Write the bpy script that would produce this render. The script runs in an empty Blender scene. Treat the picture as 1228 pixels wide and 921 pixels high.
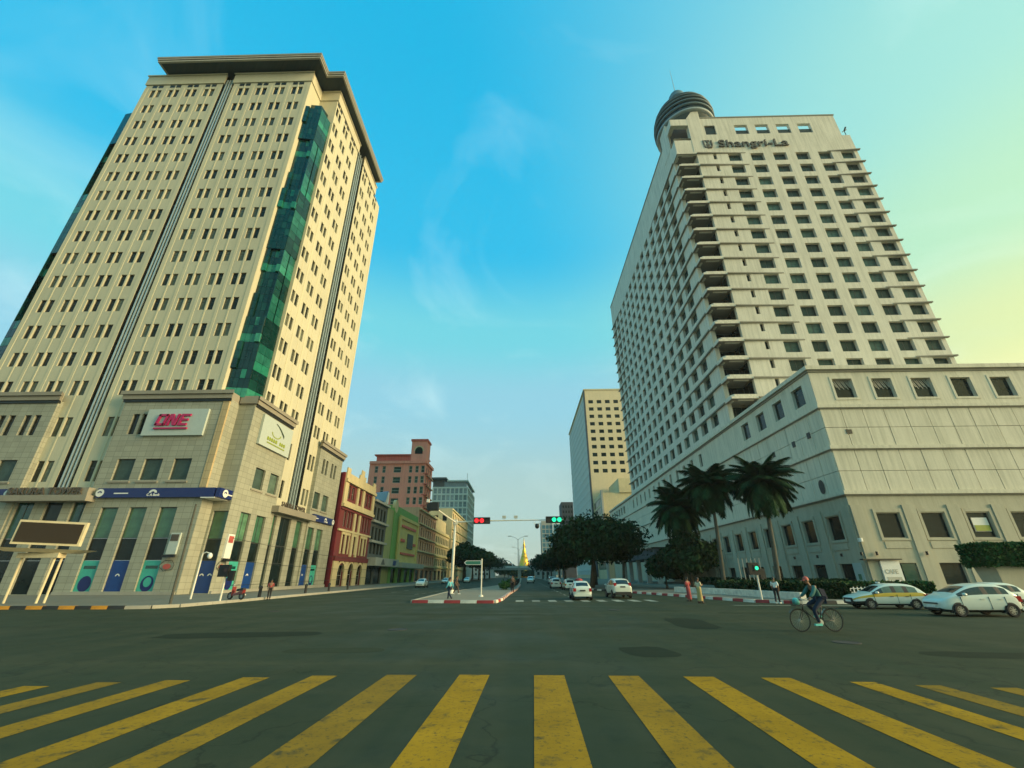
import bpy, bmesh, math, random
import numpy as np
from mathutils import Vector, Matrix
R = math.radians
sc = bpy.context.scene
COL = sc.collection
rnd = random.Random(7)

# ------------------------------------------------------------------ camera
CAM_H, PITCH, YAW, ROLL = 1.8, R(23.884), R(1.199), R(-0.207)
cp, sp, cr, sr = math.cos(PITCH), math.sin(PITCH), math.cos(ROLL), math.sin(ROLL)
ax, af, au = Vector((1, 0, 0)), Vector((0, cp, sp)), Vector((0, -sp, cp))
ax2, au2 = cr * ax + sr * au, -sr * ax + cr * au
rz = Matrix.Rotation(YAW, 3, 'Z')
ax2, au2, af = rz @ ax2, rz @ au2, rz @ af
cam_d = bpy.data.cameras.new('camera')
cam = bpy.data.objects.new('camera', cam_d)
COL.objects.link(cam)
cam.matrix_world = Matrix(((ax2.x, au2.x, -af.x, 0), (ax2.y, au2.y, -af.y, 0), (ax2.z, au2.z, -af.z, CAM_H), (0, 0, 0, 1)))
cam_d.sensor_fit = 'HORIZONTAL'
cam_d.sensor_width = 36.0
cam_d.lens = 36.0 * 518.31 / 1228.0
cam_d.clip_start = 0.1
cam_d.clip_end = 12000
sc.camera = cam

# ------------------------------------------------------------------ sky and sun
SUN_AZ = R(103)      # clockwise from the street direction (+Y): right and a little behind the camera
SUN_EL = R(15)
world = bpy.data.worlds.new('World')
sc.world = world
world.use_nodes = True
wt = world.node_tree
wt.nodes.clear()
def wn(t, **k):
    n = wt.nodes.new(t)
    for a, v in k.items():
        setattr(n, a, v)
    return n
sky = wn('ShaderNodeTexSky', sky_type='NISHITA')
sky.sun_disc = False
sky.sun_elevation = SUN_EL
sky.sun_rotation = SUN_AZ
sky.altitude = 20
sky.air_density = 1.0
sky.dust_density = 1.2
sky.ozone_density = 3.0
# thin high wisps of cloud and a warm, hazy glow round the sun's side of the sky
geo = wn('ShaderNodeTexCoord')
sepd = wn('ShaderNodeSeparateXYZ')
wt.links.new(geo.outputs['Generated'], sepd.inputs[0])
def wmath(op, a, b=None, clamp=False):
    n = wn('ShaderNodeMath', operation=op, use_clamp=clamp)
    for i, v in enumerate((a, b)):
        if v is None:
            continue
        if isinstance(v, (int, float)):
            n.inputs[i].default_value = v
        else:
            wt.links.new(v, n.inputs[i])
    return n.outputs[0]
zc = wmath('MAXIMUM', sepd.outputs[2], 0.02)
px = wmath('DIVIDE', sepd.outputs[0], wmath('ADD', zc, 0.25))
py = wmath('DIVIDE', sepd.outputs[1], wmath('ADD', zc, 0.25))
comb = wn('ShaderNodeCombineXYZ')
wt.links.new(px, comb.inputs[0]); wt.links.new(py, comb.inputs[1])
nz = wn('ShaderNodeTexNoise')
nz.inputs['Scale'].default_value = 2.1
nz.inputs['Detail'].default_value = 7
nz.inputs['Roughness'].default_value = 0.55
nz.inputs['Distortion'].default_value = 0.9
wt.links.new(comb.outputs[0], nz.inputs['Vector'])
cl = wn('ShaderNodeMapRange')
cl.inputs['From Min'].default_value = 0.53
cl.inputs['From Max'].default_value = 0.80
cl.inputs['To Max'].default_value = 0.24
wt.links.new(nz.outputs['Fac'], cl.inputs['Value'])
# angle to the sun -> hazy warm aureole
sdir = Vector((math.sin(SUN_AZ) * math.cos(SUN_EL), math.cos(SUN_AZ) * math.cos(SUN_EL), math.sin(SUN_EL)))
dotn = wn('ShaderNodeVectorMath', operation='DOT_PRODUCT')
wt.links.new(geo.outputs['Generated'], dotn.inputs[0])
dotn.inputs[1].default_value = sdir
def mixrgb(fac, a, b, mode='MIX'):
    n = wn('ShaderNodeMix', data_type='RGBA', blend_type=mode)
    n.clamp_factor = True
    if isinstance(fac, (int, float)):
        n.inputs[0].default_value = fac
    else:
        wt.links.new(fac, n.inputs[0])
    for i, v in ((6, a), (7, b)):
        if isinstance(v, tuple):
            n.inputs[i].default_value = v
        else:
            wt.links.new(v, n.inputs[i])
    return n.outputs[2]
def wramp(v, f0, f1, t1=1.0):
    n = wn('ShaderNodeMapRange', interpolation_type='SMOOTHSTEP')
    n.inputs['From Min'].default_value = f0; n.inputs['From Max'].default_value = f1; n.inputs['To Max'].default_value = t1
    wt.links.new(v, n.inputs['Value'])
    return n.outputs[0]
EL = sepd.outputs[2]; SD_ = dotn.outputs['Value']
SKY_GAIN = 0.735
def elramp(stops):
    """colour by height above the horizon"""
    n = wn('ShaderNodeValToRGB'); cr_ = n.color_ramp; cr_.interpolation = 'EASE'
    while len(cr_.elements) < len(stops): cr_.elements.new(0.5)
    for e, (p, c) in zip(cr_.elements, stops):
        e.position = p; e.color = (c[0] / 6, c[1] / 6, c[2] / 6, 1)
    wt.links.new(EL, n.inputs[0])
    m = wn('ShaderNodeVectorMath', operation='SCALE'); m.inputs['Scale'].default_value = 6 * SKY_GAIN
    wt.links.new(n.outputs[0], m.inputs[0])
    return m.outputs[0]
away = elramp([(0.0, (2.55, 3.0, 2.55)), (0.15, (2.35, 3.25, 2.95)), (0.37, (1.60, 3.4, 4.0)), (0.50, (0.95, 3.6, 4.05)), (0.66, (0.10, 2.75, 4.35)), (0.92, (0.0, 2.5, 4.2))])
near = elramp([(0.0, (5.2, 4.4, 1.9)), (0.24, (5.6, 5.0, 1.35)), (0.35, (4.3, 4.7, 1.75)), (0.50, (2.9, 4.6, 2.75)), (0.70, (2.15, 4.3, 3.6)), (1.0, (0.9, 3.4, 4.2))])
both = mixrgb(wramp(SD_, 0.0, 0.77), away, near)
tint = mixrgb(1.0, sky.outputs[0], (0.8, 1.2, 1.2, 1), 'MULTIPLY')
dust = mixrgb(0.10, both, tint)
withcl = mixrgb(cl.outputs[0], dust, (3.6, 4.5, 4.3, 1))
bg = wn('ShaderNodeBackground')
bg.inputs['Strength'].default_value = 0.10
wt.links.new(withcl, bg.inputs['Color'])
wo = wn('ShaderNodeOutputWorld')
wt.links.new(bg.outputs[0], wo.inputs['Surface'])

sun_d = bpy.data.lights.new('sun', 'SUN')
sun_d.energy = 2.0
sun_d.angle = R(28)          # hazy, so shadows are very soft
sun_d.color = (1.0, 0.76, 0.42)
sun = bpy.data.objects.new('sun', sun_d)
COL.objects.link(sun)
sun.rotation_euler = sdir.to_track_quat('Z', 'Y').to_euler()
sun.location = (60, -20, 120)

sc.view_settings.view_transform = 'Standard'
sc.view_settings.look = 'None'
sc.view_settings.gamma = 1.0
sc.view_settings.exposure = 1.45
sc.view_settings.use_curve_mapping = False

# ------------------------------------------------------------------ materials
MATS = {}
def newmat(name):
    m = bpy.data.materials.new(name)
    m.use_nodes = True
    nt = m.node_tree
    b = nt.nodes['Principled BSDF']
    return m, nt, b
def c4(c): return (c[0], c[1], c[2], 1.0)
def nd(nt, t, **k):
    n = nt.nodes.new(t)
    for a, v in k.items():
        setattr(n, a, v)
    return n
def nmix(nt, fac, a, b, mode='MIX'):
    n = nd(nt, 'ShaderNodeMix', data_type='RGBA', blend_type=mode)
    if isinstance(fac, (int, float)): n.inputs[0].default_value = fac
    else: nt.links.new(fac, n.inputs[0])
    for i, v in ((6, a), (7, b)):
        if isinstance(v, tuple): n.inputs[i].default_value = v
        else: nt.links.new(v, n.inputs[i])
    return n.outputs[2]
def nmap(nt, v, f0, f1, t0, t1):
    n = nd(nt, 'ShaderNodeMapRange')
    nt.links.new(v, n.inputs['Value'])
    for k, x in (('From Min', f0), ('From Max', f1), ('To Min', t0), ('To Max', t1)):
        n.inputs[k].default_value = x
    return n.outputs[0]
def noise(nt, vec, scale, detail=4, rough=0.55):
    n = nd(nt, 'ShaderNodeTexNoise')
    n.inputs['Scale'].default_value = scale
    n.inputs['Detail'].default_value = detail
    n.inputs['Roughness'].default_value = rough
    if vec is not None: nt.links.new(vec, n.inputs['Vector'])
    return n.outputs['Fac']
def plain(name, c, rough=0.6, metal=0.0, var=0.12, scale=3.0, spec=0.5, emit=None, coat=0.0, bump=0.0):
    m, nt, b = newmat(name)
    tc = nd(nt, 'ShaderNodeTexCoord')
    f = noise(nt, tc.outputs['Object'], scale, 5)
    k = nmap(nt, f, 0.25, 0.75, 1 - var, 1 + var)
    col = nmix(nt, 1.0, c4(c), (1, 1, 1, 1), 'MULTIPLY')
    mul = nd(nt, 'ShaderNodeVectorMath', operation='SCALE')
    mul.inputs[0].default_value = c[:3]
    nt.links.new(k, mul.inputs['Scale'])
    nt.links.new(mul.outputs[0], b.inputs['Base Color'])
    b.inputs['Roughness'].default_value = rough
    b.inputs['Metallic'].default_value = metal
    b.inputs['Specular IOR Level'].default_value = spec
    b.inputs['Coat Weight'].default_value = coat
    b.inputs['Coat Roughness'].default_value = 0.05
    if bump:
        bp = nd(nt, 'ShaderNodeBump'); bp.inputs['Strength'].default_value = bump; bp.inputs['Distance'].default_value = 0.02
        f2 = noise(nt, tc.outputs['Object'], scale * 12, 4)
        nt.links.new(f2, bp.inputs['Height']); nt.links.new(bp.outputs[0], b.inputs['Normal'])
    if emit:
        b.inputs['Emission Color'].default_value = c4(emit[0]); b.inputs['Emission Strength'].default_value = emit[1]
    return m
def wallmat(name, c, c2=None, streak=0.25, tile=None, mortar=0.55, rough=0.8, tilevar=0.10, bandz=None, dirt=(0.16, 0.14, 0.10), bump=0.25):
    """weathered facade: cloudy tone, rain streaks, optional stone joints (metres)."""
    m, nt, b = newmat(name)
    g = nd(nt, 'ShaderNodeNewGeometry')
    s = nd(nt, 'ShaderNodeSeparateXYZ'); nt.links.new(g.outputs['Position'], s.inputs[0])
    ad = nd(nt, 'ShaderNodeMath', operation='ADD'); nt.links.new(s.outputs[0], ad.inputs[0]); nt.links.new(s.outputs[1], ad.inputs[1])
    uv = nd(nt, 'ShaderNodeCombineXYZ'); nt.links.new(ad.outputs[0], uv.inputs[0]); nt.links.new(s.outputs[2], uv.inputs[1])
    col = nmix(nt, nmap(nt, noise(nt, g.outputs['Position'], 0.22, 6, 0.65), 0.35, 0.7, 0, 1), c4(c), c4(c2 or tuple(v * 0.82 for v in c)))
    # rain streaks: noise squeezed sideways
    mp = nd(nt, 'ShaderNodeMapping'); mp.inputs['Scale'].default_value = (1.7, 0.09, 1)
    nt.links.new(uv.outputs[0], mp.inputs['Vector'])
    st = noise(nt, mp.outputs[0], 1.0, 6, 0.7)
    col = nmix(nt, nmap(nt, st, 0.44, 0.70, 0.0, streak), col, c4(dirt))
    fine = noise(nt, g.outputs['Position'], 7.0, 3)
    col = nmix(nt, nmap(nt, fine, 0.3, 0.7, 0.10, 0.0), col, c4(tuple(v * 0.55 for v in c)))
    if tile:
        br = nd(nt, 'ShaderNodeTexBrick'); br.offset = 0.0; br.squash = 1.0
        br.inputs['Scale'].default_value = 1.0
        br.inputs['Brick Width'].default_value = tile[0]; br.inputs['Row Height'].default_value = tile[1]
        br.inputs['Mortar Size'].default_value = tile[2]; br.inputs['Mortar Smooth'].default_value = 0.3
        br.inputs['Color1'].default_value = (1, 1, 1, 1); v = 1 - 2 * tilevar
        br.inputs['Color2'].default_value = (v, v, v, 1); br.inputs['Mortar'].default_value = (mortar, mortar, mortar, 1)
        nt.links.new(uv.outputs[0], br.inputs['Vector'])
        col = nmix(nt, 1.0, col, br.outputs['Color'], 'MULTIPLY')
    nt.links.new(col, b.inputs['Base Color'])
    b.inputs['Roughness'].default_value = rough
    b.inputs['Specular IOR Level'].default_value = 0.35
    if bump:
        bp = nd(nt, 'ShaderNodeBump'); bp.inputs['Strength'].default_value = bump; bp.inputs['Distance'].default_value = 0.03
        nt.links.new(noise(nt, g.outputs['Position'], 3.0, 5), bp.inputs['Height']); nt.links.new(bp.outputs[0], b.inputs['Normal'])
    return m
def glassmat(name, dark, blind, share=0.35, rough=0.06, spec=0.7, wob=0.15):
    """window glass: dark room behind, some with pale blinds drawn; random per window."""
    m, nt, b = newmat(name)
    oi = nd(nt, 'ShaderNodeObjectInfo'); g = nd(nt, 'ShaderNodeNewGeometry')
    ad = nd(nt, 'ShaderNodeMath', operation='ADD'); nt.links.new(oi.outputs['Random'], ad.inputs[0]); nt.links.new(g.outputs['Random Per Island'], ad.inputs[1])
    fr = nd(nt, 'ShaderNodeMath', operation='FRACT'); nt.links.new(ad.outputs[0], fr.inputs[0])
    k = nmap(nt, fr.outputs[0], 1 - share, 1.0, 0.0, 1.0)
    tc = nd(nt, 'ShaderNodeTexCoord')
    n = noise(nt, tc.outputs['Object'], 1.3, 3)
    col = nmix(nt, k, c4(dark), c4(blind))
    col = nmix(nt, nmap(nt, n, 0.35, 0.7, 0.0, 0.55), col, c4(tuple(v * 0.4 for v in dark)))
    nt.links.new(col, b.inputs['Base Color'])
    b.inputs['Roughness'].default_value = rough
    b.inputs['Specular IOR Level'].default_value = spec
    bp = nd(nt, 'ShaderNodeBump'); bp.inputs['Strength'].default_value = wob; bp.inputs['Distance'].default_value = 0.05
    nt.links.new(noise(nt, g.outputs['Position'], 0.5, 2), bp.inputs['Height']); nt.links.new(bp.outputs[0], b.inputs['Normal'])
    return m
def leafmat(name, c1, c2):
    m, nt, b = newmat(name)
    g = nd(nt, 'ShaderNodeNewGeometry')
    col = nmix(nt, g.outputs['Random Per Island'], c4(c1), c4(c2))
    big = noise(nt, g.outputs['Position'], 0.5, 3)
    col = nmix(nt, nmap(nt, big, 0.35, 0.65, 0, 0.5), col, c4(tuple(v * 0.6 for v in c1)))
    nt.links.new(col, b.inputs['Base Color'])
    b.inputs['Roughness'].default_value = 0.75
    b.inputs['Specular IOR Level'].default_value = 0.12
    b.inputs['Subsurface Weight'].default_value = 0.0
    return m
def roadmat():
    m, nt, b = newmat('asphalt')
    g = nd(nt, 'ShaderNodeNewGeometry')
    P = g.outputs['Position']
    base = nmix(nt, nmap(nt, noise(nt, P, 0.09, 6, 0.6), 0.3, 0.7, 0, 1), (0.028, 0.039, 0.021, 1), (0.043, 0.055, 0.030, 1))
    # tyre-polished bands running with the traffic, dust fans across the crossing
    mp = nd(nt, 'ShaderNodeMapping'); mp.inputs['Scale'].default_value = (0.95, 0.035, 1); mp.inputs['Rotation'].default_value = (0, 0, R(4))
    nt.links.new(P, mp.inputs['Vector'])
    base = nmix(nt, nmap(nt, noise(nt, mp.outputs[0], 1.0, 4), 0.42, 0.66, 0, 0.75), base, (0.055, 0.058, 0.031, 1))
    mp2 = nd(nt, 'ShaderNodeMapping'); mp2.inputs['Scale'].default_value = (0.03, 0.5, 1); mp2.inputs['Rotation'].default_value = (0, 0, R(-12))
    nt.links.new(P, mp2.inputs['Vector'])
    base = nmix(nt, nmap(nt, noise(nt, mp2.outputs[0], 1.0, 5), 0.50, 0.72, 0, 0.75), base, (0.070, 0.069, 0.036, 1))
    base = nmix(nt, nmap(nt, noise(nt, P, 2.2, 6, 0.7), 0.52, 0.72, 0, 0.6), base, (0.018, 0.030, 0.020, 1))
    base = nmix(nt, nmap(nt, noise(nt, P, 60, 3, 0.6), 0.55, 0.75, 0, 0.35), base, (0.085, 0.098, 0.066, 1))
    # hairline cracks
    vo = nd(nt, 'ShaderNodeTexVoronoi', feature='DISTANCE_TO_EDGE'); vo.inputs['Scale'].default_value = 0.33
    wv = nd(nt, 'ShaderNodeVectorMath', operation='ADD')
    nv = nd(nt, 'ShaderNodeTexNoise'); nv.inputs['Scale'].default_value = 0.9; nv.inputs['Detail'].default_value = 5
    nt.links.new(P, nv.inputs['Vector'])
    sc2 = nd(nt, 'ShaderNodeVectorMath', operation='SCALE'); sc2.inputs['Scale'].default_value = 1.6
    nt.links.new(nv.outputs['Color'], sc2.inputs[0]); nt.links.new(P, wv.inputs[0]); nt.links.new(sc2.outputs[0], wv.inputs[1])
    nt.links.new(wv.outputs[0], vo.inputs['Vector'])
    crk = nmap(nt, vo.outputs['Distance'], 0.0, 0.010, 0.6, 0.0)
    base = nmix(nt, crk, base, (0.014, 0.018, 0.012, 1))
    nt.links.new(base, b.inputs['Base Color'])
    b.inputs['Roughness'].default_value = 0.78
    nt.links.new(nmap(nt, noise(nt, P, 0.35, 4), 0.3, 0.7, 0.62, 0.9), b.inputs['Roughness'])
    b.inputs['Specular IOR Level'].default_value = 0.12
    bp = nd(nt, 'ShaderNodeBump'); bp.inputs['Strength'].default_value = 0.5; bp.inputs['Distance'].default_value = 0.006
    nt.links.new(noise(nt, P, 90, 3), bp.inputs['Height']); nt.links.new(bp.outputs[0], b.inputs['Normal'])
    return m
def paintmat(name, c, wear=0.35, under=(0.05, 0.06, 0.05)):
    m, nt, b = newmat(name)
    g = nd(nt, 'ShaderNodeNewGeometry'); P = g.outputs['Position']
    col = nmix(nt, nmap(nt, noise(nt, P, 1.1, 6, 0.65), 0.35, 0.7, 0, 1), c4(c), c4(tuple(v * 0.66 for v in c)))
    oi = nd(nt, 'ShaderNodeObjectInfo')
    col = nmix(nt, nmap(nt, oi.outputs['Random'], 0.0, 1.0, 0.45, 0.0), col, c4(under))
    w = noise(nt, P, 14, 6, 0.75)
    col = nmix(nt, nmap(nt, w, 0.54, 0.66, 0, wear), col, c4(under))
    w2 = noise(nt, P, 2.4, 5, 0.7)
    col = nmix(nt, nmap(nt, w2, 0.56, 0.72, 0, wear * 1.3), col, c4(under))
    nt.links.new(col, b.inputs['Base Color']); b.inputs['Roughness'].default_value = 0.8; b.inputs['Specular IOR Level'].default_value = 0.08
    return m
M = dict(
    road=roadmat(),
    yellow=paintmat('yellow_road_paint', (0.47, 0.25, 0.014), 0.8, (0.042, 0.052, 0.034)),
    white_line=paintmat('white_road_paint', (0.42, 0.42, 0.34), 0.45),
    pave=wallmat('paving', (0.20, 0.185, 0.14), streak=0.0, tile=None, bump=0.2),
    island=wallmat('island_paving', (0.27, 0.235, 0.165), streak=0.0, bump=0.2),
    kwhite=plain('kerb_white', (0.62, 0.60, 0.50), 0.75, var=0.25),
    kred=plain('kerb_red', (0.32, 0.035, 0.035), 0.75, var=0.25),
    kblack=plain('kerb_black', (0.025, 0.026, 0.024), 0.75, var=0.3),
    kyellow=plain('kerb_yellow', (0.62, 0.26, 0.02), 0.75, var=0.25),
    concrete=wallmat('concrete', (0.36, 0.35, 0.29), streak=0.25),
    bank=wallmat('bank_cream_cladding', (0.56, 0.53, 0.38), (0.50, 0.475, 0.345), streak=0.12, dirt=(0.25, 0.24, 0.15)),
    bankrib=wallmat('bank_cream_rib', (0.60, 0.56, 0.39), (0.55, 0.515, 0.36), streak=0.06),
    bankstone=wallmat('bank_grey_granite', (0.36, 0.365, 0.285), (0.31, 0.32, 0.25), streak=0.10, tile=(0.9, 0.62, 0.022), tilevar=0.08),
    bankpier=wallmat('bank_buff_pier', (0.52, 0.40, 0.22), (0.46, 0.36, 0.20), streak=0.10, tile=(1.2, 0.9, 0.02), tilevar=0.06),
    cornice=wallmat('bank_cornice', (0.30, 0.275, 0.215), streak=0.2),
    roofdark=wallmat('roof_soffit', (0.05, 0.072, 0.07), streak=0.2, tile=(2.4, 1.0, 0.03)),
    rooffas=wallmat('roof_fascia', (0.46, 0.44, 0.37), streak=0.2),
    bronze=plain('dark_bronze', (0.035, 0.036, 0.033), 0.45, 0.6),
    finw=plain('pale_fin', (0.42, 0.50, 0.49), 0.4, 0.3),
    frame=plain('window_frame', (0.06, 0.065, 0.06), 0.5, 0.3),
    framel=plain('window_frame_pale', (0.42, 0.42, 0.36), 0.5, 0.1),
    bglass=glassmat('bank_window_glass', (0.018, 0.024, 0.018), (0.21, 0.23, 0.16), 0.6, 0.14, 0.16),
    pglass=glassmat('podium_window_glass', (0.05, 0.085, 0.07), (0.11, 0.17, 0.13), 0.6, 0.12, 0.25),
    hglass=glassmat('hotel_window_glass', (0.022, 0.046, 0.042), (0.09, 0.17, 0.14), 0.6, 0.12, 0.22),
    dglass=glassmat('dark_glass', (0.010, 0.018, 0.018), (0.02, 0.035, 0.032), 0.4, 0.10, 0.3),
    glit=glassmat('lit_facet_glass', (0.012, 0.10, 0.075), (0.03, 0.18, 0.13), 0.5, 0.08, 0.4, 0.2),  # lighter copy of the bay glass: reflected light painted onto the side facet
    gbright=glassmat('bright_green_glass', (0.02, 0.19, 0.125), (0.05, 0.28, 0.19), 0.6, 0.08, 0.4, 0.2),
    gglass=glassmat('green_bay_glass', (0.004, 0.030, 0.025), (0.010, 0.075, 0.055), 0.3, 0.06, 0.45, 0.25),
    ggreen=glassmat('green_shop_glass', (0.055, 0.155, 0.085), (0.12, 0.26, 0.15), 0.6, 0.1),
    teal=glassmat('teal_shop_glass', (0.006, 0.07, 0.055), (0.01, 0.10, 0.08), 0.5, 0.1),
    navy=plain('navy_sign', (0.008, 0.018, 0.115), 0.35, var=0.06),
    blueposter=plain('blue_poster', (0.006, 0.045, 0.20), 0.4, var=0.1),
    cyanposter=plain('cyan_poster', (0.05, 0.38, 0.30), 0.4, var=0.1),
    white=plain('white_sign', (0.72, 0.72, 0.66), 0.5, var=0.06),
    signgrey=plain('pale_sign_panel', (0.42, 0.48, 0.44), 0.5, var=0.05),
    magenta=plain('magenta_letters', (0.42, 0.006, 0.085), 0.4, var=0.05),
    lime=plain('lime_letters', (0.25, 0.30, 0.02), 0.45, var=0.1),
    darkgreen=plain('dark_green_letters', (0.03, 0.05, 0.02), 0.5),
    hotel=wallmat('hotel_precast', (0.76, 0.70, 0.57), (0.67, 0.62, 0.50), streak=0.38, dirt=(0.19, 0.18, 0.13)),
    hpanel=wallmat('hotel_stone_panel', (0.72, 0.66, 0.51), (0.65, 0.605, 0.46), streak=0.40, dirt=(0.18, 0.18, 0.12)),
    hbase=wallmat('hotel_base_stone', (0.50, 0.46, 0.335), (0.44, 0.41, 0.295), streak=0.30, dirt=(0.15, 0.13, 0.09)),
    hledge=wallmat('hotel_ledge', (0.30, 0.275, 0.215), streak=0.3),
    hjoint=plain('panel_joint', (0.15, 0.14, 0.11), 0.9),
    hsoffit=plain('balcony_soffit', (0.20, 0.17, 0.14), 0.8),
    hlamp=plain('balcony_trough', (0.50, 0.46, 0.38), 0.7),
    drum=plain('drum_metal', (0.13, 0.18, 0.19), 0.5, 0.1),
    drumglass=glassmat('drum_glass', (0.012, 0.026, 0.034), (0.02, 0.04, 0.05), 0.3),
    drumrim=plain('drum_rim', (0.33, 0.38, 0.38), 0.5),
    letter=plain('brown_letters', (0.085, 0.065, 0.045), 0.5),
    maroon=wallmat('maroon_render', (0.21, 0.022, 0.034), (0.16, 0.018, 0.028), streak=0.2, dirt=(0.06, 0.02, 0.02)),
    redbrick=wallmat('red_render', (0.20, 0.042, 0.042), (0.16, 0.036, 0.038), streak=0.2, dirt=(0.10, 0.05, 0.04)),
    cream=wallmat('cream_stucco', (0.70, 0.58, 0.32), (0.60, 0.50, 0.28), streak=0.3, dirt=(0.24, 0.20, 0.12)),
    ycream=wallmat('yellow_stucco', (0.72, 0.58, 0.22), (0.64, 0.52, 0.20), streak=0.3, dirt=(0.25, 0.18, 0.08)),
    green=wallmat('green_render', (0.20, 0.40, 0.11), (0.17, 0.35, 0.095), streak=0.25, dirt=(0.07, 0.12, 0.04)),
    olive=wallmat('olive_render', (0.40, 0.42, 0.18), streak=0.4, dirt=(0.12, 0.11, 0.06)),
    grey=wallmat('grey_render', (0.115, 0.135, 0.135), (0.09, 0.11, 0.11), streak=0.3, dirt=(0.05, 0.05, 0.05)),
    greyl=wallmat('pale_grey_render', (0.42, 0.43, 0.38), streak=0.3),
    pink=wallmat('pink_render', (0.95, 0.34, 0.25), (0.90, 0.31, 0.23), streak=0.25, dirt=(0.18, 0.06, 0.05)),
    pinkd=wallmat('pink_trim', (0.75, 0.17, 0.13), streak=0.25, dirt=(0.12, 0.04, 0.03)),
    pinkside=wallmat('pink_side_render', (0.70, 0.40, 0.26), (0.60, 0.34, 0.23), streak=0.3, dirt=(0.2, 0.09, 0.06)),
    peach=wallmat('peach_precast', (0.74, 0.60, 0.38), (0.68, 0.56, 0.36), streak=0.12, dirt=(0.3, 0.25, 0.16)),
    beige=wallmat('beige_render', (0.66, 0.56, 0.33), streak=0.15),
    steelgrey=wallmat('ribbed_grey_cladding', (0.66, 0.69, 0.64), (0.60, 0.63, 0.59), streak=0.1),
    gt_glass=glassmat('office_glass_blue', (0.14, 0.21, 0.23), (0.30, 0.37, 0.37), 0.5, 0.08),
    gt_frame=wallmat('office_pale_frame', (0.56, 0.62, 0.58), streak=0.1),
    blueglass=glassmat('far_blue_glass', (0.06, 0.20, 0.27), (0.12, 0.30, 0.36), 0.5, 0.08),
    slate=wallmat('dark_tower', (0.075, 0.085, 0.095), streak=0.1),
    gold=plain('gold_leaf', (0.80, 0.46, 0.05), 0.35, 0.55, var=0.15, scale=0.4),
    steel=plain('galvanised_pole', (0.50, 0.50, 0.44), 0.45, 0.3),
    polew=plain('white_pole', (0.66, 0.64, 0.54), 0.5),
    black=plain('black_housing', (0.012, 0.013, 0.013), 0.5),
    wire=plain('black_wire', (0.012, 0.012, 0.012), 0.6),
    signgreen=plain('green_street_sign', (0.03, 0.16, 0.11), 0.4),
    lred=plain('red_lamp', (0.5, 0.01, 0.01), 0.3, emit=((1.0, 0.02, 0.03), 0.55)),
    lgreen=plain('green_lamp', (0.01, 0.5, 0.25), 0.3, emit=((0.02, 1.0, 0.48), 0.45)),
    loff=plain('unlit_lamp', (0.05, 0.03, 0.03), 0.3),
    led=plain('led_screen', (0.030, 0.020, 0.010), 0.8, var=0.05),
    bframe=plain('cream_frame', (0.62, 0.53, 0.33), 0.55),
    bark=plain('bark', (0.075, 0.062, 0.045), 0.9, var=0.3, bump=0.6),
    palmbark=plain('palm_trunk', (0.075, 0.075, 0.058), 0.9, var=0.3, bump=0.4),
    leaf=leafmat('tree_leaf', (0.018, 0.046, 0.014), (0.042, 0.085, 0.024)),
    leafd=leafmat('dark_leaf', (0.009, 0.030, 0.011), (0.026, 0.062, 0.020)),
    palm=leafmat('palm_leaf', (0.012, 0.042, 0.018), (0.032, 0.085, 0.030)),
    hedge=leafmat('hedge_leaf', (0.022, 0.070, 0.020), (0.045, 0.115, 0.030)),
    carwhite=plain('white_car_paint', (0.62, 0.66, 0.57), 0.28, var=0.03, coat=0.5),
    caryellow=plain('yellow_car_paint', (0.58, 0.36, 0.02), 0.3, var=0.04, coat=0.5),
    carsilver=plain('silver_car_paint', (0.34, 0.36, 0.35), 0.3, 0.3, var=0.03, coat=0.4),
    cardark=plain('dark_car_paint', (0.03, 0.035, 0.04), 0.3, var=0.03, coat=0.4),
    carglass=plain('car_glass', (0.012, 0.018, 0.018), 0.06, var=0.1, spec=0.8),
    carglass2=plain('clear_car_glass', (0.10, 0.14, 0.10), 0.08, var=0.3, spec=0.8),
    tyre=plain('tyre', (0.014, 0.014, 0.014), 0.85),
    rim=plain('alloy_rim', (0.40, 0.40, 0.38), 0.35, 0.7),
    headlight=plain('headlamp', (0.52, 0.56, 0.55), 0.15, 0.2),
    taillight=plain('tail_lamp', (0.35, 0.012, 0.012), 0.2),
    blackplastic=plain('black_trim', (0.018, 0.019, 0.019), 0.6),
    skin=plain('skin', (0.24, 0.125, 0.075), 0.6, var=0.05),
    hair=plain('hair', (0.012, 0.010, 0.009), 0.6),
    c_blue=plain('light_blue_cloth', (0.10, 0.38, 0.45), 0.85),
    c_teal=plain('teal_cloth', (0.035, 0.13, 0.12), 0.85),
    c_navy=plain('navy_cloth', (0.010, 0.018, 0.040), 0.85),
    c_black=plain('black_cloth', (0.014, 0.014, 0.016), 0.85),
    c_red=plain('dusty_red_cloth', (0.32, 0.055, 0.055), 0.85),
    c_cream=plain('cream_cloth', (0.58, 0.50, 0.33), 0.85),
    c_tan=plain('tan_cloth', (0.40, 0.30, 0.12), 0.85),
    c_brown=plain('brown_cloth', (0.09, 0.06, 0.045), 0.85),
    c_white=plain('white_cloth', (0.66, 0.66, 0.60), 0.85),
    capred=plain('red_cap', (0.42, 0.08, 0.06), 0.6),
    cyan=plain('cyan_plastic', (0.12, 0.55, 0.48), 0.5),
    bikeblack=plain('bicycle_black', (0.015, 0.015, 0.015), 0.4),
    bikegrey=plain('bicycle_mudguard', (0.42, 0.40, 0.34), 0.4, 0.3),
    maroonbike=plain('motorbike_red', (0.20, 0.02, 0.02), 0.35, coat=0.4),
    sky_poster=plain('sky_blue_board', (0.06, 0.22, 0.45), 0.5),
)

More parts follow.
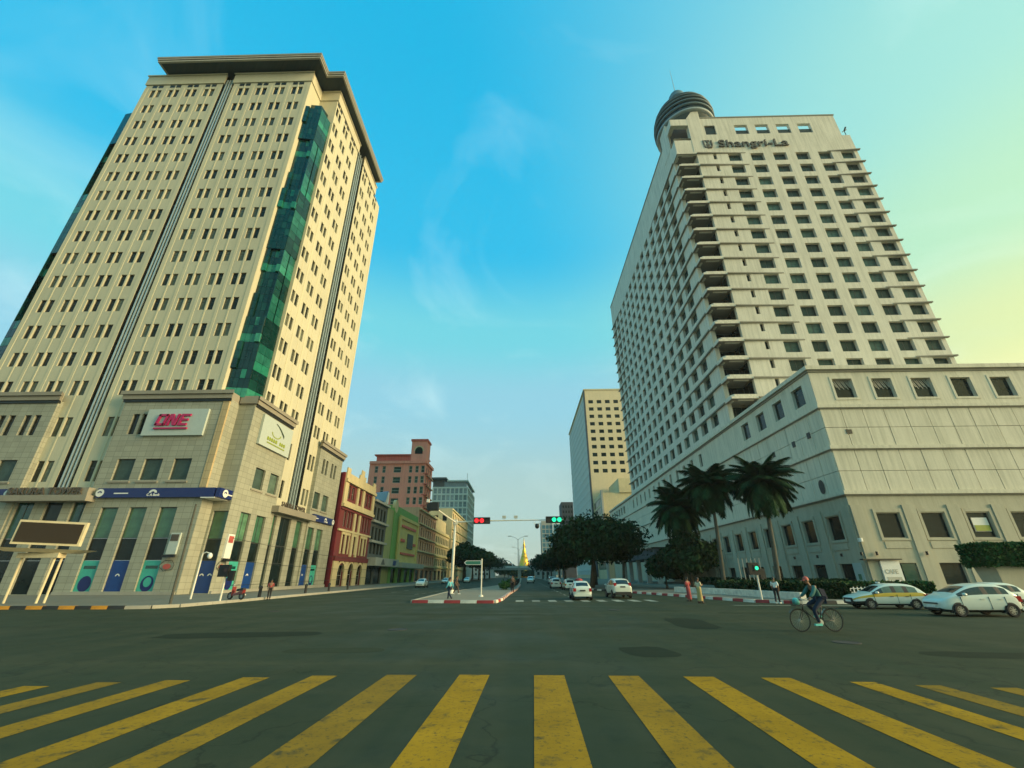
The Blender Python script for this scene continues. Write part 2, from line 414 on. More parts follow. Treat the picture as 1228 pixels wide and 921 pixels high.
# ------------------------------------------------------------------ mesh helpers
class MB:
    def __init__(s): s.v = []; s.f = []; s.m = []
    def quad(s, a, b, c, d, m=0):
        i = len(s.v); s.v += [tuple(a), tuple(b), tuple(c), tuple(d)]; s.f.append((i, i + 1, i + 2, i + 3)); s.m.append(m)
    def poly(s, pts, m=0):
        i = len(s.v); s.v += [tuple(p) for p in pts]; s.f.append(tuple(range(i, i + len(pts)))); s.m.append(m)
    def box(s, x0, x1, y0, y1, z0, z1, m=0):
        if x0 > x1: x0, x1 = x1, x0
        if y0 > y1: y0, y1 = y1, y0
        if z0 > z1: z0, z1 = z1, z0
        i = len(s.v)
        s.v += [(x0, y0, z0), (x1, y0, z0), (x1, y1, z0), (x0, y1, z0), (x0, y0, z1), (x1, y0, z1), (x1, y1, z1), (x0, y1, z1)]
        for f in ((0, 3, 2, 1), (4, 5, 6, 7), (0, 1, 5, 4), (1, 2, 6, 5), (2, 3, 7, 6), (3, 0, 4, 7)):
            s.f.append(tuple(i + k for k in f)); s.m.append(m)
    def prism(s, pts, z0, z1, m=0):
        """closed prism over a counter-clockwise plan polygon"""
        n = len(pts); i = len(s.v)
        s.v += [(p[0], p[1], z0) for p in pts] + [(p[0], p[1], z1) for p in pts]
        s.f.append(tuple(i + k for k in reversed(range(n)))); s.m.append(m)
        s.f.append(tuple(i + n + k for k in range(n))); s.m.append(m)
        for k in range(n):
            l = (k + 1) % n
            s.f.append((i + k, i + l, i + n + l, i + n + k)); s.m.append(m)
    def hexa(s, lo, hi, m=0):
        """eight-corner block: lo and hi are four points each, counter-clockwise from above"""
        i = len(s.v); s.v += [tuple(p) for p in lo] + [tuple(p) for p in hi]
        for f in ((0, 3, 2, 1), (4, 5, 6, 7), (0, 1, 5, 4), (1, 2, 6, 5), (2, 3, 7, 6), (3, 0, 4, 7)):
            s.f.append(tuple(i + k for k in f)); s.m.append(m)
    def cyl(s, p0, p1, r0, r1=None, n=8, m=0, cap=True):
        r1 = r0 if r1 is None else r1
        p0, p1 = Vector(p0), Vector(p1); d = (p1 - p0)
        if d.length < 1e-6: return
        q = d.to_track_quat('Z', 'Y'); i = len(s.v)
        for p, r in ((p0, r0), (p1, r1)):
            for k in range(n):
                a = 2 * math.pi * k / n
                s.v.append(tuple(p + q @ Vector((r * math.cos(a), r * math.sin(a), 0))))
        for k in range(n):
            l = (k + 1) % n
            s.f.append((i + k, i + l, i + n + l, i + n + k)); s.m.append(m)
        if cap:
            s.f.append(tuple(i + k for k in reversed(range(n)))); s.m.append(m)
            s.f.append(tuple(i + n + k for k in range(n))); s.m.append(m)
    def tube(s, pts, r, n=6, m=0, r1=None):
        N = len(pts); i = len(s.v); pts = [Vector(p) for p in pts]
        for j, p in enumerate(pts):
            d = (pts[min(j + 1, N - 1)] - pts[max(j - 1, 0)])
            q = d.to_track_quat('Z', 'Y'); rr = r if r1 is None else r + (r1 - r) * j / max(1, N - 1)
            for k in range(n):
                a = 2 * math.pi * k / n
                s.v.append(tuple(p + q @ Vector((rr * math.cos(a), rr * math.sin(a), 0))))
        for j in range(N - 1):
            for k in range(n):
                l = (k + 1) % n
                s.f.append((i + j * n + k, i + j * n + l, i + (j + 1) * n + l, i + (j + 1) * n + k)); s.m.append(m)
        s.f.append(tuple(i + k for k in reversed(range(n)))); s.m.append(m)
        s.f.append(tuple(i + (N - 1) * n + k for k in range(n))); s.m.append(m)
    def lathe(s, prof, c=(0, 0, 0), n=24, m=0, ms=None):
        i = len(s.v); N = len(prof)
        for (r, z) in prof:
            for k in range(n):
                a = 2 * math.pi * k / n
                s.v.append((c[0] + r * math.cos(a), c[1] + r * math.sin(a), c[2] + z))
        for j in range(N - 1):
            for k in range(n):
                l = (k + 1) % n
                s.f.append((i + j * n + k, i + j * n + l, i + (j + 1) * n + l, i + (j + 1) * n + k)); s.m.append(ms[j] if ms else m)
        s.f.append(tuple(i + k for k in reversed(range(n)))); s.m.append(ms[0] if ms else m)
        s.f.append(tuple(i + (N - 1) * n + k for k in range(n))); s.m.append(ms[-1] if ms else m)
    def mesh(s, name, mats, smooth=False, smooth_angle=None):
        me = bpy.data.meshes.new(name)
        me.from_pydata(s.v, [], s.f)
        for x in (mats if isinstance(mats, (list, tuple)) else [mats]):
            me.materials.append(M[x] if isinstance(x, str) else x)
        if any(s.m): me.polygons.foreach_set('material_index', s.m)
        if smooth: me.polygons.foreach_set('use_smooth', [True] * len(me.polygons))
        me.update()
        return me

WM = {}
def link(name, data, parent=None, mw=None, local=False):
    """an object at world matrix mw (or local matrix under its parent when local=True)"""
    o = bpy.data.objects.new(name, data)
    COL.objects.link(o)
    mw = mw or Matrix.Identity(4)
    if parent is not None:
        o.parent = parent
        if local:
            o.matrix_basis = mw
            WM[o.name] = WM[parent.name] @ mw
            return o
        o.matrix_parent_inverse = WM[parent.name].inverted()
    o.matrix_basis = mw
    WM[o.name] = mw.copy()
    return o
def build(mb, name, mats, parent=None, mw=None, local=False, smooth=False):
    return link(name, mb.mesh(name, mats, smooth), parent, mw, local)
def tag(o, label, cat, group=None, kind=None):
    o['label'] = label
    if cat: o['category'] = cat
    if group: o['group'] = group
    if kind: o['kind'] = kind
    return o
def thing(name, label, cat, loc=(0, 0, 0), rotz=0.0, group=None):
    mw = Matrix.Translation(loc) @ Matrix.Rotation(rotz, 4, 'Z')
    o = link(name, None, None, mw)
    o.empty_display_size = 0.5
    return tag(o, label, cat, group)
def struct(o):
    o['kind'] = 'structure'
    return o
def copy_tree(o, mw, label=None, group=None):
    """copy of a locally built thing, its parts and sub-parts (mesh data shared)"""
    r = o.copy(); COL.objects.link(r); r.matrix_basis = mw; WM[r.name] = mw.copy()
    if label: r['label'] = label
    if group: r['group'] = group
    for ch in KIDS.get(o.name, []):
        c = ch.copy(); COL.objects.link(c); c.parent = r
        KIDS.setdefault(r.name, []).append(c)
        for g in KIDS.get(ch.name, []):
            d = g.copy(); COL.objects.link(d); d.parent = c
            KIDS.setdefault(c.name, []).append(d)
    return r
KIDS = {}
def lpart(mb, name, mats, parent, mw=None, smooth=False):
    """part in the local frame of its thing"""
    o = build(mb, name, mats, parent, mw, local=True, smooth=smooth)
    KIDS.setdefault(parent.name, []).append(o)
    return o
def lmesh(me, name, parent, mw=None):
    o = link(name, me, parent, mw, local=True)
    KIDS.setdefault(parent.name, []).append(o)
    return o
def text_mesh(body, size, mat, extrude=0.05, shear=0.0, bold=0.0, align='LEFT', space=1.0):
    cu = bpy.data.curves.new('lettering', 'FONT')
    cu.body = body; cu.size = size; cu.extrude = extrude; cu.shear = shear; cu.offset = bold
    cu.align_x = align; cu.space_character = space; cu.resolution_u = 3
    ob = bpy.data.objects.new('lettering_tmp', cu); COL.objects.link(ob)
    dg = bpy.context.evaluated_depsgraph_get()
    me = bpy.data.meshes.new_from_object(ob.evaluated_get(dg))
    me.materials.clear(); me.materials.append(M[mat])
    bpy.data.objects.remove(ob)
    return me
def face_matrix(p, n):
    """frame standing on a wall at p: local +X along the wall, +Y up, +Z out of the wall along n (for lettering)"""
    n = Vector((n[0], n[1], 0)).normalized(); up = Vector((0, 0, 1)); x = up.cross(n)
    return Matrix(((x.x, up.x, n.x, p[0]), (x.y, up.y, n.y, p[1]), (x.z, up.z, n.z, p[2]), (0, 0, 0, 1)))
def wall_matrix(p, n):
    """frame for windows: local +X along the wall, +Z up, -Y out of the wall along n"""
    n = Vector((n[0], n[1], 0)).normalized(); up = Vector((0, 0, 1)); x = up.cross(n)
    return Matrix(((x.x, -n.x, 0, p[0]), (x.y, -n.y, 0, p[1]), (0, 0, 1, p[2]), (0, 0, 0, 1)))

def wall_holes(mb, o, n, W, z0, z1, holes, depth=0.25, m=0, mr=None):
    """wall sheet of width W starting at plan point o, running along the wall's own +X (see wall_matrix), with reveals"""
    mr = m if mr is None else mr
    mx = wall_matrix((o[0], o[1], 0), n)
    T = lambda u, d, z: tuple(mx @ Vector((u, d, z)))
    zs = sorted({z0, z1} | {min(max(h[2], z0), z1) for h in holes} | {min(max(h[3], z0), z1) for h in holes})
    for a, b in zip(zs, zs[1:]):
        if b - a < 1e-5: continue
        zm = (a + b) / 2
        sp = sorted((max(0, h[0]), min(W, h[1])) for h in holes if h[2] < zm < h[3])
        u = 0.0
        for s, e in sp + [(W, W)]:
            if s - u > 1e-4: mb.quad(T(u, 0, a), T(s, 0, a), T(s, 0, b), T(u, 0, b), m)
            u = max(u, e)
    for u0, u1, a, b in holes:
        mb.quad(T(u0, 0, a), T(u0, depth, a), T(u0, depth, b), T(u0, 0, b), mr)
        mb.quad(T(u1, 0, b), T(u1, depth, b), T(u1, depth, a), T(u1, 0, a), mr)
        mb.quad(T(u0, 0, a), T(u1, 0, a), T(u1, depth, a), T(u0, depth, a), mr)
        mb.quad(T(u0, depth, b), T(u1, depth, b), T(u1, 0, b), T(u0, 0, b), mr)
WIN = {}
def win_mb(mb, w, h, T, fr=0.06, bars=(), hbars=(), dep=0.06, mf=0, mg=1):
    """window: frame round a pane; lower-left corner at the local origin, facing -Y; T maps local points"""
    def bx(x0, x1, y0, y1, za, zb, m):
        i = len(mb.v)
        for z in (za, zb):
            for (x, y) in ((x0, y0), (x1, y0), (x1, y1), (x0, y1)): mb.v.append(T(x, y, z))
        for f in ((0, 3, 2, 1), (4, 5, 6, 7), (0, 1, 5, 4), (1, 2, 6, 5), (2, 3, 7, 6), (3, 0, 4, 7)):
            mb.f.append(tuple(i + k for k in f)); mb.m.append(m)
    bx(0, fr, -dep, 0, 0, h, mf); bx(w - fr, w, -dep, 0, 0, h, mf)
    bx(fr, w - fr, -dep, 0, 0, fr, mf); bx(fr, w - fr, -dep, 0, h - fr, h, mf)
    for b in bars: bx(w * b - fr / 2, w * b + fr / 2, -dep * 0.8, 0, fr, h - fr, mf)
    for b in hbars: bx(fr, w - fr, -dep * 0.7, 0, h * b - fr / 2, h * b + fr / 2, mf)
    mb.quad(T(fr, -0.015, fr), T(w - fr, -0.015, fr), T(w - fr, -0.015, h - fr), T(fr, -0.015, h - fr), mg)
def window(parent, p, n, w, h, depth, mats=('frame', 'bglass'), name='window', fr=0.06, bars=(), hbars=()):
    key = (round(w, 3), round(h, 3), mats, fr, tuple(bars), tuple(hbars))
    if key not in WIN:
        mb = MB(); win_mb(mb, w, h, lambda x, y, z: (x, y, z), fr, bars, hbars)
        WIN[key] = mb.mesh('window', list(mats))
    mx = wall_matrix(p, n)
    o = link(name, WIN[key], parent, mx @ Matrix.Translation((0, depth, 0)))
    return o
def window_into(mb, p, n, w, h, depth, fr=0.06, bars=(), hbars=()):
    mx = wall_matrix(p, n) @ Matrix.Translation((0, depth, 0))
    win_mb(mb, w, h, lambda x, y, z: tuple(mx @ Vector((x, y, z))), fr, bars, hbars)
def at_wall(o, n, u, z, d=0.0):
    return tuple(wall_matrix((o[0], o[1], 0), n) @ Vector((u, d, z)))
# ================================================================== THE SETTING: ground, pavements, markings
def sheet(name, pts, z, mat):
    mb = MB(); mb.poly([(x, y, z) for x, y in pts]); return build(mb, name, mat)
road = struct(sheet('road', [(-4000, -600), (4000, -600), (4000, 9000), (-4000, 9000)], 0.0, 'road'))
WM[road.name] = Matrix.Identity(4)
def pavement(name, pts, mat, z1=0.15):
    mb = MB(); mb.prism(pts, -0.05, z1); o = build(mb, name, mat); return struct(o)
pave_l = pavement('pavement_left', [(-95, 29.1), (-24.2, 29.1), (-22.9, 29.5), (-22.1, 30.6), (-21.9, 36.5), (-22.1, 48), (-22.2, 66), (-22.0, 420), (-95, 420)], 'pave')
pave_r = pavement('pavement_right', [(18.4, 32.8), (110, 32.2), (110, 420), (8.6, 420), (8.6, 66), (9.6, 61), (12.0, 52), (14.0, 44.5), (15.2, 38.5), (16.4, 34.3)], 'pave')
island = pavement('traffic_island', [(-8.0, 34.9), (-2.1, 34.2), (-1.75, 38.0), (-1.5, 49.3), (-0.8, 66), (-0.5, 112), (-0.5, 300), (-2.2, 300), (-2.3, 112), (-5.2, 78), (-8.3, 52)], 'island')
def offs(p, q, t): return (p[0] + (q[0] - p[0]) * t, p[1] + (q[1] - p[1]) * t)
KSTONE = {}
def kerb(parent, pts, cols, L, h=0.19, w=0.26, start=0, jit=0.0):
    """single painted kerb stones along a line; cols cycles"""
    k = start
    for p, q in zip(pts, pts[1:]):
        d = math.hypot(q[0] - p[0], q[1] - p[1]); n = max(1, round(d / L)); l = d / n
        for i in range(n):
            c = offs(p, q, (i + 0.5) / n)
            key = (round(l, 2), h, w, cols[k % len(cols)])
            if key not in KSTONE:
                mb = MB(); e = 0.03; a, b = l / 2 - 0.012, w / 2
                mb.hexa([(-a, -b, -0.02), (a, -b, -0.02), (a, b, -0.02), (-a, b, -0.02)], [(-a, -b + e, h), (a, -b + e, h), (a, b, h), (-a, b, h)])
                KSTONE[key] = mb.mesh('kerb_stone', cols[k % len(cols)])
            mw = Matrix.Translation((c[0], c[1], rnd.uniform(-0.006, 0.004))) @ Matrix.Rotation(math.atan2(q[1] - p[1], q[0] - p[0]) + rnd.uniform(-.01, .01), 4, 'Z')
            link('kerb_stone', KSTONE[key], parent, mw)
            k += 1
    return k
KB = ['kyellow', 'kblack']
kerb(pave_l, [(-46.5, 29.02), (-24.2, 29.02)], KB, 1.03)
kerb(pave_l, [(-24.2, 29.02), (-22.9, 29.42), (-22.04, 30.6), (-21.84, 36.5), (-22.04, 48), (-22.14, 66), (-22.0, 110)], ['concrete'], 1.5)
kerb(island, [(-8.0, 34.82), (-2.08, 34.12)], ['kred', 'kwhite'], 1.18)
kerb(island, [(-2.02, 34.3), (-1.68, 38.0), (-1.43, 49.3), (-0.75, 66), (-0.45, 95)], ['kwhite', 'kred'], 1.1)
kerb(island, [(-2.3, 112), (-5.2, 78), (-8.36, 52), (-8.06, 35.0)], ['concrete'], 1.6)
kerb(pave_r, [(8.53, 100), (8.53, 66), (9.53, 61), (11.93, 52)], ['kwhite', 'kblack'], 1.3)
kerb(pave_r, [(11.93, 52), (13.93, 44.5), (15.13, 38.5), (16.33, 34.25), (18.4, 32.72)], ['kred', 'kwhite'], 1.0)
kerb(pave_r, [(18.4, 32.72), (44, 32.5)], ['kwhite', 'kblack'], 1.2)

# crosswalk close to the camera: each stripe lies where the road shows it
def G(px_, py_):
    d = ax2 * ((px_ - 614) / 518.31) + au2 * (-(py_ - 460.5) / 518.31) + af
    t = -CAM_H / d.z
    return Vector((d.x * t, d.y * t))
sdirn = (G(640, 700) - G(640, 810)).normalized()
STR = [(28, 60, 823), (116, 146, 818.5), (198, 229, 816), (291, 324, 812.6), (374, 405, 810.5), (463, 501, 809.5), (550, 588, 809.5), (640, 677, 810), (729, 766, 810.6), (819, 856, 811.7), (912, 948, 813), (1021, 1047, 818), (1098, 1127, 822), (1188, 1219, 825)]
for i, (a, b, y) in enumerate(STR):
    ga = (G(a, y) + G(b, y)) / 2; wd = min(0.60, max(0.44, (G(b, y) - G(a, y)).length * 0.98))
    L = 6.6
    gb = ga - sdirn * L; px2 = Vector((sdirn.y, -sdirn.x)) * (wd / 2)
    mb = MB(); N = 10
    for k in range(N):
        p0 = ga + (gb - ga) * (k / N); p1 = ga + (gb - ga) * ((k + 1) / N)
        mb.quad((*(p1 - px2), 0.004), (*(p1 + px2), 0.004), (*(p0 + px2), 0.004), (*(p0 - px2), 0.004))
    build(mb, 'crosswalk_stripe', 'yellow', road)
# far crosswalk across the right carriageway
for i in range(9):
    x = -0.55 + i * 1.25
    mb = MB(); mb.quad((x, 35.9, 0.004), (x + 0.6, 35.9, 0.004), (x + 0.6, 38.3, 0.004), (x, 38.3, 0.004)); build(mb, 'crosswalk_stripe', 'white_line', road)
# lane dashes
for (x0, y0, dx, n, st, ln) in ((4.1, 42, 0.0, 16, 5.0, 2.4), (-11.3, 49.5, 0.055, 10, 3.0, 1.7), (-15.5, 56, 0.0, 10, 6.0, 2.4)):
    for i in range(n):
        y = y0 + i * st; x = x0 + dx * (i * st)
        mb = MB(); mb.quad((x, y, 0.004), (x + 0.15, y, 0.004), (x + 0.15 + dx * ln, y + ln, 0.004), (x + dx * ln, y + ln, 0.004)); build(mb, 'lane_dash', 'white_line', road)
for (x, y0, y1) in ((7.9, 60, 180),):
    mb = MB(); mb.quad((x, y0, 0.004), (x + 0.14, y0, 0.004), (x + 0.14, y1, 0.004), (x, y1, 0.004)); build(mb, 'lane_line', 'white_line', road)
# pale dusty stop line running across in front of the island
mb = MB(); mb.quad((13.5, 31.2, 0.004), (40, 28.6, 0.004), (40, 28.9, 0.004), (13.5, 31.5, 0.004)); build(mb, 'stop_line', 'white_line', road)

# repaired patches, manhole covers and an old tyre scrub on the junction
M['patch'] = wallmat('asphalt_repair', (0.024, 0.033, 0.019), (0.020, 0.028, 0.016), streak=0.0, rough=0.85, bump=0.5)
M['patchl'] = wallmat('asphalt_worn', (0.046, 0.055, 0.031), (0.038, 0.047, 0.026), streak=0.0, rough=0.9, bump=0.4)
for m_ in ('patch', 'patchl'): M[m_].node_tree.nodes['Principled BSDF'].inputs['Specular IOR Level'].default_value = 0.1
for k_, (x, y, w, d, a, mt) in enumerate(((-9.5, 16.5, 5.2, 1.5, 8, 'patch'), (6.8, 20.2, 1.6, 4.6, -6, 'patch'), (-2.6, 24.5, 7.5, 1.2, -3, 'patchl'), (14.5, 25.0, 9.0, 1.4, -5, 'patchl'), (-18, 22.5, 8, 1.8, 4, 'patchl'), (3.2, 13.0, 1.3, 1.7, 12, 'patch'), (-5.0, 13.2, 2.6, .9, 3, 'patchl'), (11.5, 12.4, 3.4, 1.0, -8, 'patch'))):
    rg_ = random.Random(k_); mb = MB(); pts = []
    for t in range(20):
        th = 2 * math.pi * t / 20; e = 0.55; cx_, sy_ = math.cos(th), math.sin(th)
        pts.append((math.copysign(abs(cx_) ** e, cx_) * w / 2 * rg_.uniform(.93, 1.04), math.copysign(abs(sy_) ** e, sy_) * d / 2 * rg_.uniform(.9, 1.06), 0.0025))
    mb.poly(pts); build(mb, 'asphalt_patch', mt, road, Matrix.Translation((x, y, 0)) @ Matrix.Rotation(R(a), 4, 'Z'))
for x, y in ((-4.6, 18.0), (5.1, 27.5), (9.3, 14.6), (-14.0, 27.0)):
    mb = MB(); mb.lathe([(.36, 0.0), (.36, .012), (.30, .014), (.30, .009), (.05, .011)], (x, y, 0), 24); build(mb, 'manhole_cover', 'kblack', road)

# ================================================================== BANK TOWER (left)
bank = thing('bank_tower', 'tall cream office tower with green glass corner and granite bank podium on the left', 'building', (-51.4, 60, 0))
CXB = -51.4                                        # axis of symmetry of the front
TY, TX = 47.75, -33.17                             # tower front plane and street-side plane
PY_, PX_ = 47.15, -32.57                           # podium planes
ZP, ZT = 84.5, 82.3
heads = [80.95 - 4.06 * i for i in range(15)]
WH, WW = 1.97, 0.80
FR = [(-50.4, -36.5, [-49.28 + 3.2 * i for i in range(4)])]
FR.append((2 * CXB + 36.5, 2 * CXB + 50.4, [2 * CXB - x - 1.92 for x in FR[0][2]][::-1]))
SD = [(51.3, 61.9, [51.55 + 3.36 * i for i in range(3)]), (65.1, 76.5, [65.75 + 3.36 * i for i in range(3)])]
wall = MB(); wins = []
def pair_holes(x0, cols, low):
    h = []
    for c in cols:
        for d in (0.0, 1.12):
            u = c - x0 + d
            for z in heads: h.append((u, u + WW, z - WH, z))
            if c in low:
                h.append((u, u + WW, 16.9, 19.3)); h.append((u, u + WW, 11.6, 14.0))
    return h
for x0, x1, cols in FR:
    hs = pair_holes(x0, cols, [cols[0] if x0 > -51 else cols[-1]])
    wall_holes(wall, (x0, TY), (0, -1), x1 - x0, 9.9, ZT, hs, 0.28)
    wins += [((x0, TY), (0, -1), h) for h in hs]
for y0, y1, cols in SD:
    hs = pair_holes(y0, cols, [cols[-1] if y0 < 60 else cols[0]])
    wall_holes(wall, (TX, y0), (1, 0), y1 - y0, 9.9, ZT, hs, 0.28)
    wins += [((TX, y0), (1, 0), h) for h in hs]
# returns of the notched corners, back and far walls, roof deck
def vq(a, b, z0, z1, m=0, mbx=None):
    (mbx or wall).quad((*a, z0), (*b, z0), (*b, z1), (*a, z1), m)
XL = 2 * CXB + 36.5
vq((-36.5, TY), (-36.5, 51.3), 9.9, ZT); vq((-36.5, 51.3), (TX, 51.3), 9.9, ZT)
vq((XL, 51.3), (XL, TY), 9.9, ZT); vq((2 * CXB - TX, 51.3), (XL, 51.3), 9.9, ZT)
vq((2 * CXB - TX, 76.5), (2 * CXB - TX, 51.3), 9.9, ZT); vq((TX, 76.5), (2 * CXB - TX, 76.5), 9.9, ZT)
wall.poly([(-36.5, TY, ZT), (-36.5, 51.3, ZT), (TX, 51.3, ZT), (TX, 76.5, ZT), (2 * CXB - TX, 76.5, ZT), (2 * CXB - TX, 51.3, ZT), (XL, 51.3, ZT), (XL, TY, ZT)])
build(wall, 'tower_wall', 'bank', bank)
# 300 windows stand on their own: the whole front first, then the nearest of the side; the rest are joined
wins.sort(key=lambda t: (0 if t[1] == (0, -1) else 1, t[0][1] + t[2][0]))
rest = MB(); nwin = 0
for o, n, (u0, u1, a, b) in wins:
    p = at_wall(o, n, u0, a)
    if nwin < 300: window(bank, p, n, u1 - u0, b - a, 0.22, ('frame', 'bglass'), fr=0.05, hbars=(0.66,)); nwin += 1
    else: window_into(rest, p, n, u1 - u0, b - a, 0.22, 0.05, hbars=(0.66,))
o = build(rest, 'side_windows', ['frame', 'bglass'], bank); o['kind'] = 'stuff'
# pilasters: one on each mullion, one on each pier
RIB = {}
def rib(p, n, w, z0, z1, d):
    key = (w, z0, z1, d)
    if key not in RIB:
        mb = MB(); mb.box(-w / 2, w / 2, -d, 0.02, 0, z1 - z0); RIB[key] = mb.mesh('pilaster', 'bankrib')
    link('pilaster', RIB[key], bank, wall_matrix((p[0], p[1], z0), n))
for x0, x1, cols in FR:
    for c in cols: rib((c + 0.96, TY), (0, -1), 0.20, 10.9, ZT - 0.8, 0.035)
    for c in cols[:-1]: rib((c + 2.56, TY), (0, -1), 0.40, 10.9, ZT - 0.8, 0.03)
    rib((x0 + 0.3, TY), (0, -1), 0.6, 10.9, ZT - 0.8, 0.04); rib((x1 - 0.3, TY), (0, -1), 0.6, 10.9, ZT - 0.8, 0.04)
for y0, y1, cols in SD:
    for c in cols: rib((TX, c + 0.96), (1, 0), 0.20, 10.9, ZT - 0.8, 0.035)
    for c in cols[:-1]: rib((TX, c + 2.64), (1, 0), 0.40, 10.9, ZT - 0.8, 0.03)
    rib((TX, y0 + 0.12), (1, 0), 0.22, 10.9, ZT - 0.8, 0.04); rib((TX, y1 - 0.3), (1, 0), 0.55, 10.9, ZT - 0.8, 0.04)
# recessed glazed strips with three pale fins
for (a, b, n, o) in ((-52.4, -50.4, (0, -1), TY), (61.9, 65.1, (1, 0), TX)):
    mb = MB(); w = b - a
    st = (a, o) if n[0] == 0 else (o, a)
    mx = wall_matrix((st[0], st[1], 0), n)
    T = lambda u, d, z: tuple(mx @ Vector((u, d, z)))
    mb.quad(T(0, .22, 9.9), T(w, .22, 9.9), T(w, .22, ZP - 1.0), T(0, .22, ZP - 1.0), 0)
    mb.quad(T(0, 0, 9.9), T(0, .22, 9.9), T(0, .22, ZP - 1.0), T(0, 0, ZP - 1.0), 1); mb.quad(T(w, .22, 9.9), T(w, 0, 9.9), T(w, 0, ZP - 1.0), T(w, .22, ZP - 1.0), 1)
    g = build(mb, 'glazed_strip', ['dglass', 'bronze'], bank)
    for k in range(3):
        mb = MB(); u = w * (0.27 + 0.23 * k)
        mb.box(u - 0.085, u + 0.085, 0.02, 0.215, 9.9, ZP - 1.1); build(mb, 'fin', 'finw', g, mx)
    for k, z in enumerate(heads):
        mb = MB(); mb.box(0.02, w - 0.02, 0.17, 0.217, z - WH - 1.6, z - WH - 1.1); build(mb, 'spandrel', 'bronze', g, mx)
# parapet bands with a row of small openings below
def band(name, pts, z0, z1, out, mat, parent=bank):
    """band following plan points; thickness sticking out by `out`; the line runs with the outside on its right"""
    mb = MB()
    for p, q in zip(pts, pts[1:]):
        d = Vector((q[0] - p[0], q[1] - p[1])); L = d.length; d /= L; nn = Vector((d.y, -d.x))
        a = Vector(p) - d * 0; b = Vector(q)
        lo = [(*(a + nn * out - d * out * .999), z0), (*(b + nn * out + d * out * .999), z0), (*(b - nn * 0.25), z0), (*(a - nn * 0.25), z0)]
        mb.hexa(lo, [(x, y, z1) for x, y, _ in lo])
    return build(mb, name, mat, parent)
band('parapet', [(-50.45, TY), (-36.5, TY)], ZT + 0.004, ZP, 0.18, 'bank')
band('parapet', [(-36.5, TY + .2), (-36.5, 51.3)], ZT + 0.006, ZP - 0.01, 0.18, 'bank')
band('parapet', [(-36.2, 51.3), (TX, 51.3)], ZT + 0.008, ZP - 0.02, 0.18, 'bank')
band('parapet', [(TX, 51.5), (TX, 61.9)], ZT + 0.004, ZP, 0.18, 'bank')
band('parapet', [(TX, 65.1), (TX, 72.8)], ZT + 0.004, ZP, 0.18, 'bank')
band('parapet', [(XL, TY), (-52.35, TY)], ZT + 0.004, ZP, 0.18, 'bank')
band('cornice', [(-50.45, TY), (-36.5, TY)], ZP + 0.004, ZP + 0.28, 0.34, 'bankrib')
band('cornice', [(TX, 51.5), (TX, 61.9)], ZP + 0.004, ZP + 0.28, 0.34, 'bankrib')
band('cornice', [(-36.2, 51.3), (TX, 51.3)], ZP + 0.01, ZP + 0.27, 0.34, 'bankrib')
band('cornice', [(TX, 65.1), (TX, 72.8)], ZP + 0.004, ZP + 0.28, 0.34, 'bankrib')
band('cornice', [(XL, TY), (-52.35, TY)], ZP + 0.004, ZP + 0.28, 0.34, 'bankrib')
for x0, x1, cols in FR:
    for c in cols:
        for d in (0.0, 1.12):
            mb = MB(); mb.box(c + d - .02, c + d + WW + .02, TY - .021, TY + .1, ZT - 0.75, ZT - 0.1); build(mb, 'vent', 'bronze', bank)
for y0, y1, cols in SD:
    for c in cols:
        for d in (0.0, 1.12):
            mb = MB(); mb.box(TX - .1, TX + .021, c + d - .02, c + d + WW + .02, ZT - 0.75, ZT - 0.1); build(mb, 'vent', 'bronze', bank)
# attic under the roof, and the broad flat roof with its banded edge
mb = MB(); mb.prism([(-62, 49.6), (-38.2, 49.6), (-38.2, 52.9), (-35.0, 52.9), (-35.0, 70.5), (-62, 70.5)], ZT + 0.01, 85.4); build(mb, 'attic', 'bankrib', bank)
ROOF = [(-63.5, 45.3), (-34.3, 45.3), (-34.3, 48.4), (-31.35, 48.4), (-31.35, 72.0), (-63.5, 72.0)]
def grow(pts, g):
    out = []; N = len(pts)
    for i in range(N):
        a, b, c = Vector(pts[i - 1]), Vector(pts[i]), Vector(pts[(i + 1) % N])
        d1 = (b - a).normalized(); d2 = (c - b).normalized()
        n1 = Vector((d1.y, -d1.x)); n2 = Vector((d2.y, -d2.x)); out.append(tuple(b + (n1 + n2) * g))
    return out
rf = MB(); rf.prism(grow(ROOF, -0.35), 85.12, 86.05); roof = build(rf, 'roof', 'roofdark', bank)
for z0, z1, g, mt in ((85.0, 85.27, -0.10, 'rooffas'), (85.274, 85.42, -0.2, 'roofdark'), (85.424, 85.72, 0.0, 'rooffas'), (85.724, 86.1, 0.08, 'cornice')):
    P_ = grow(ROOF, g); Q_ = grow(ROOF, min(g - 0.3, -0.36)); mb = MB()
    for i in range(len(P_)):
        j = (i + 1) % len(P_)
        mb.hexa([(*P_[i], z0), (*P_[j], z0), (*Q_[j], z0), (*Q_[i], z0)], [(*P_[i], z1), (*P_[j], z1), (*Q_[j], z1), (*Q_[i], z1)])
    build(mb, 'fascia', mt, roof)
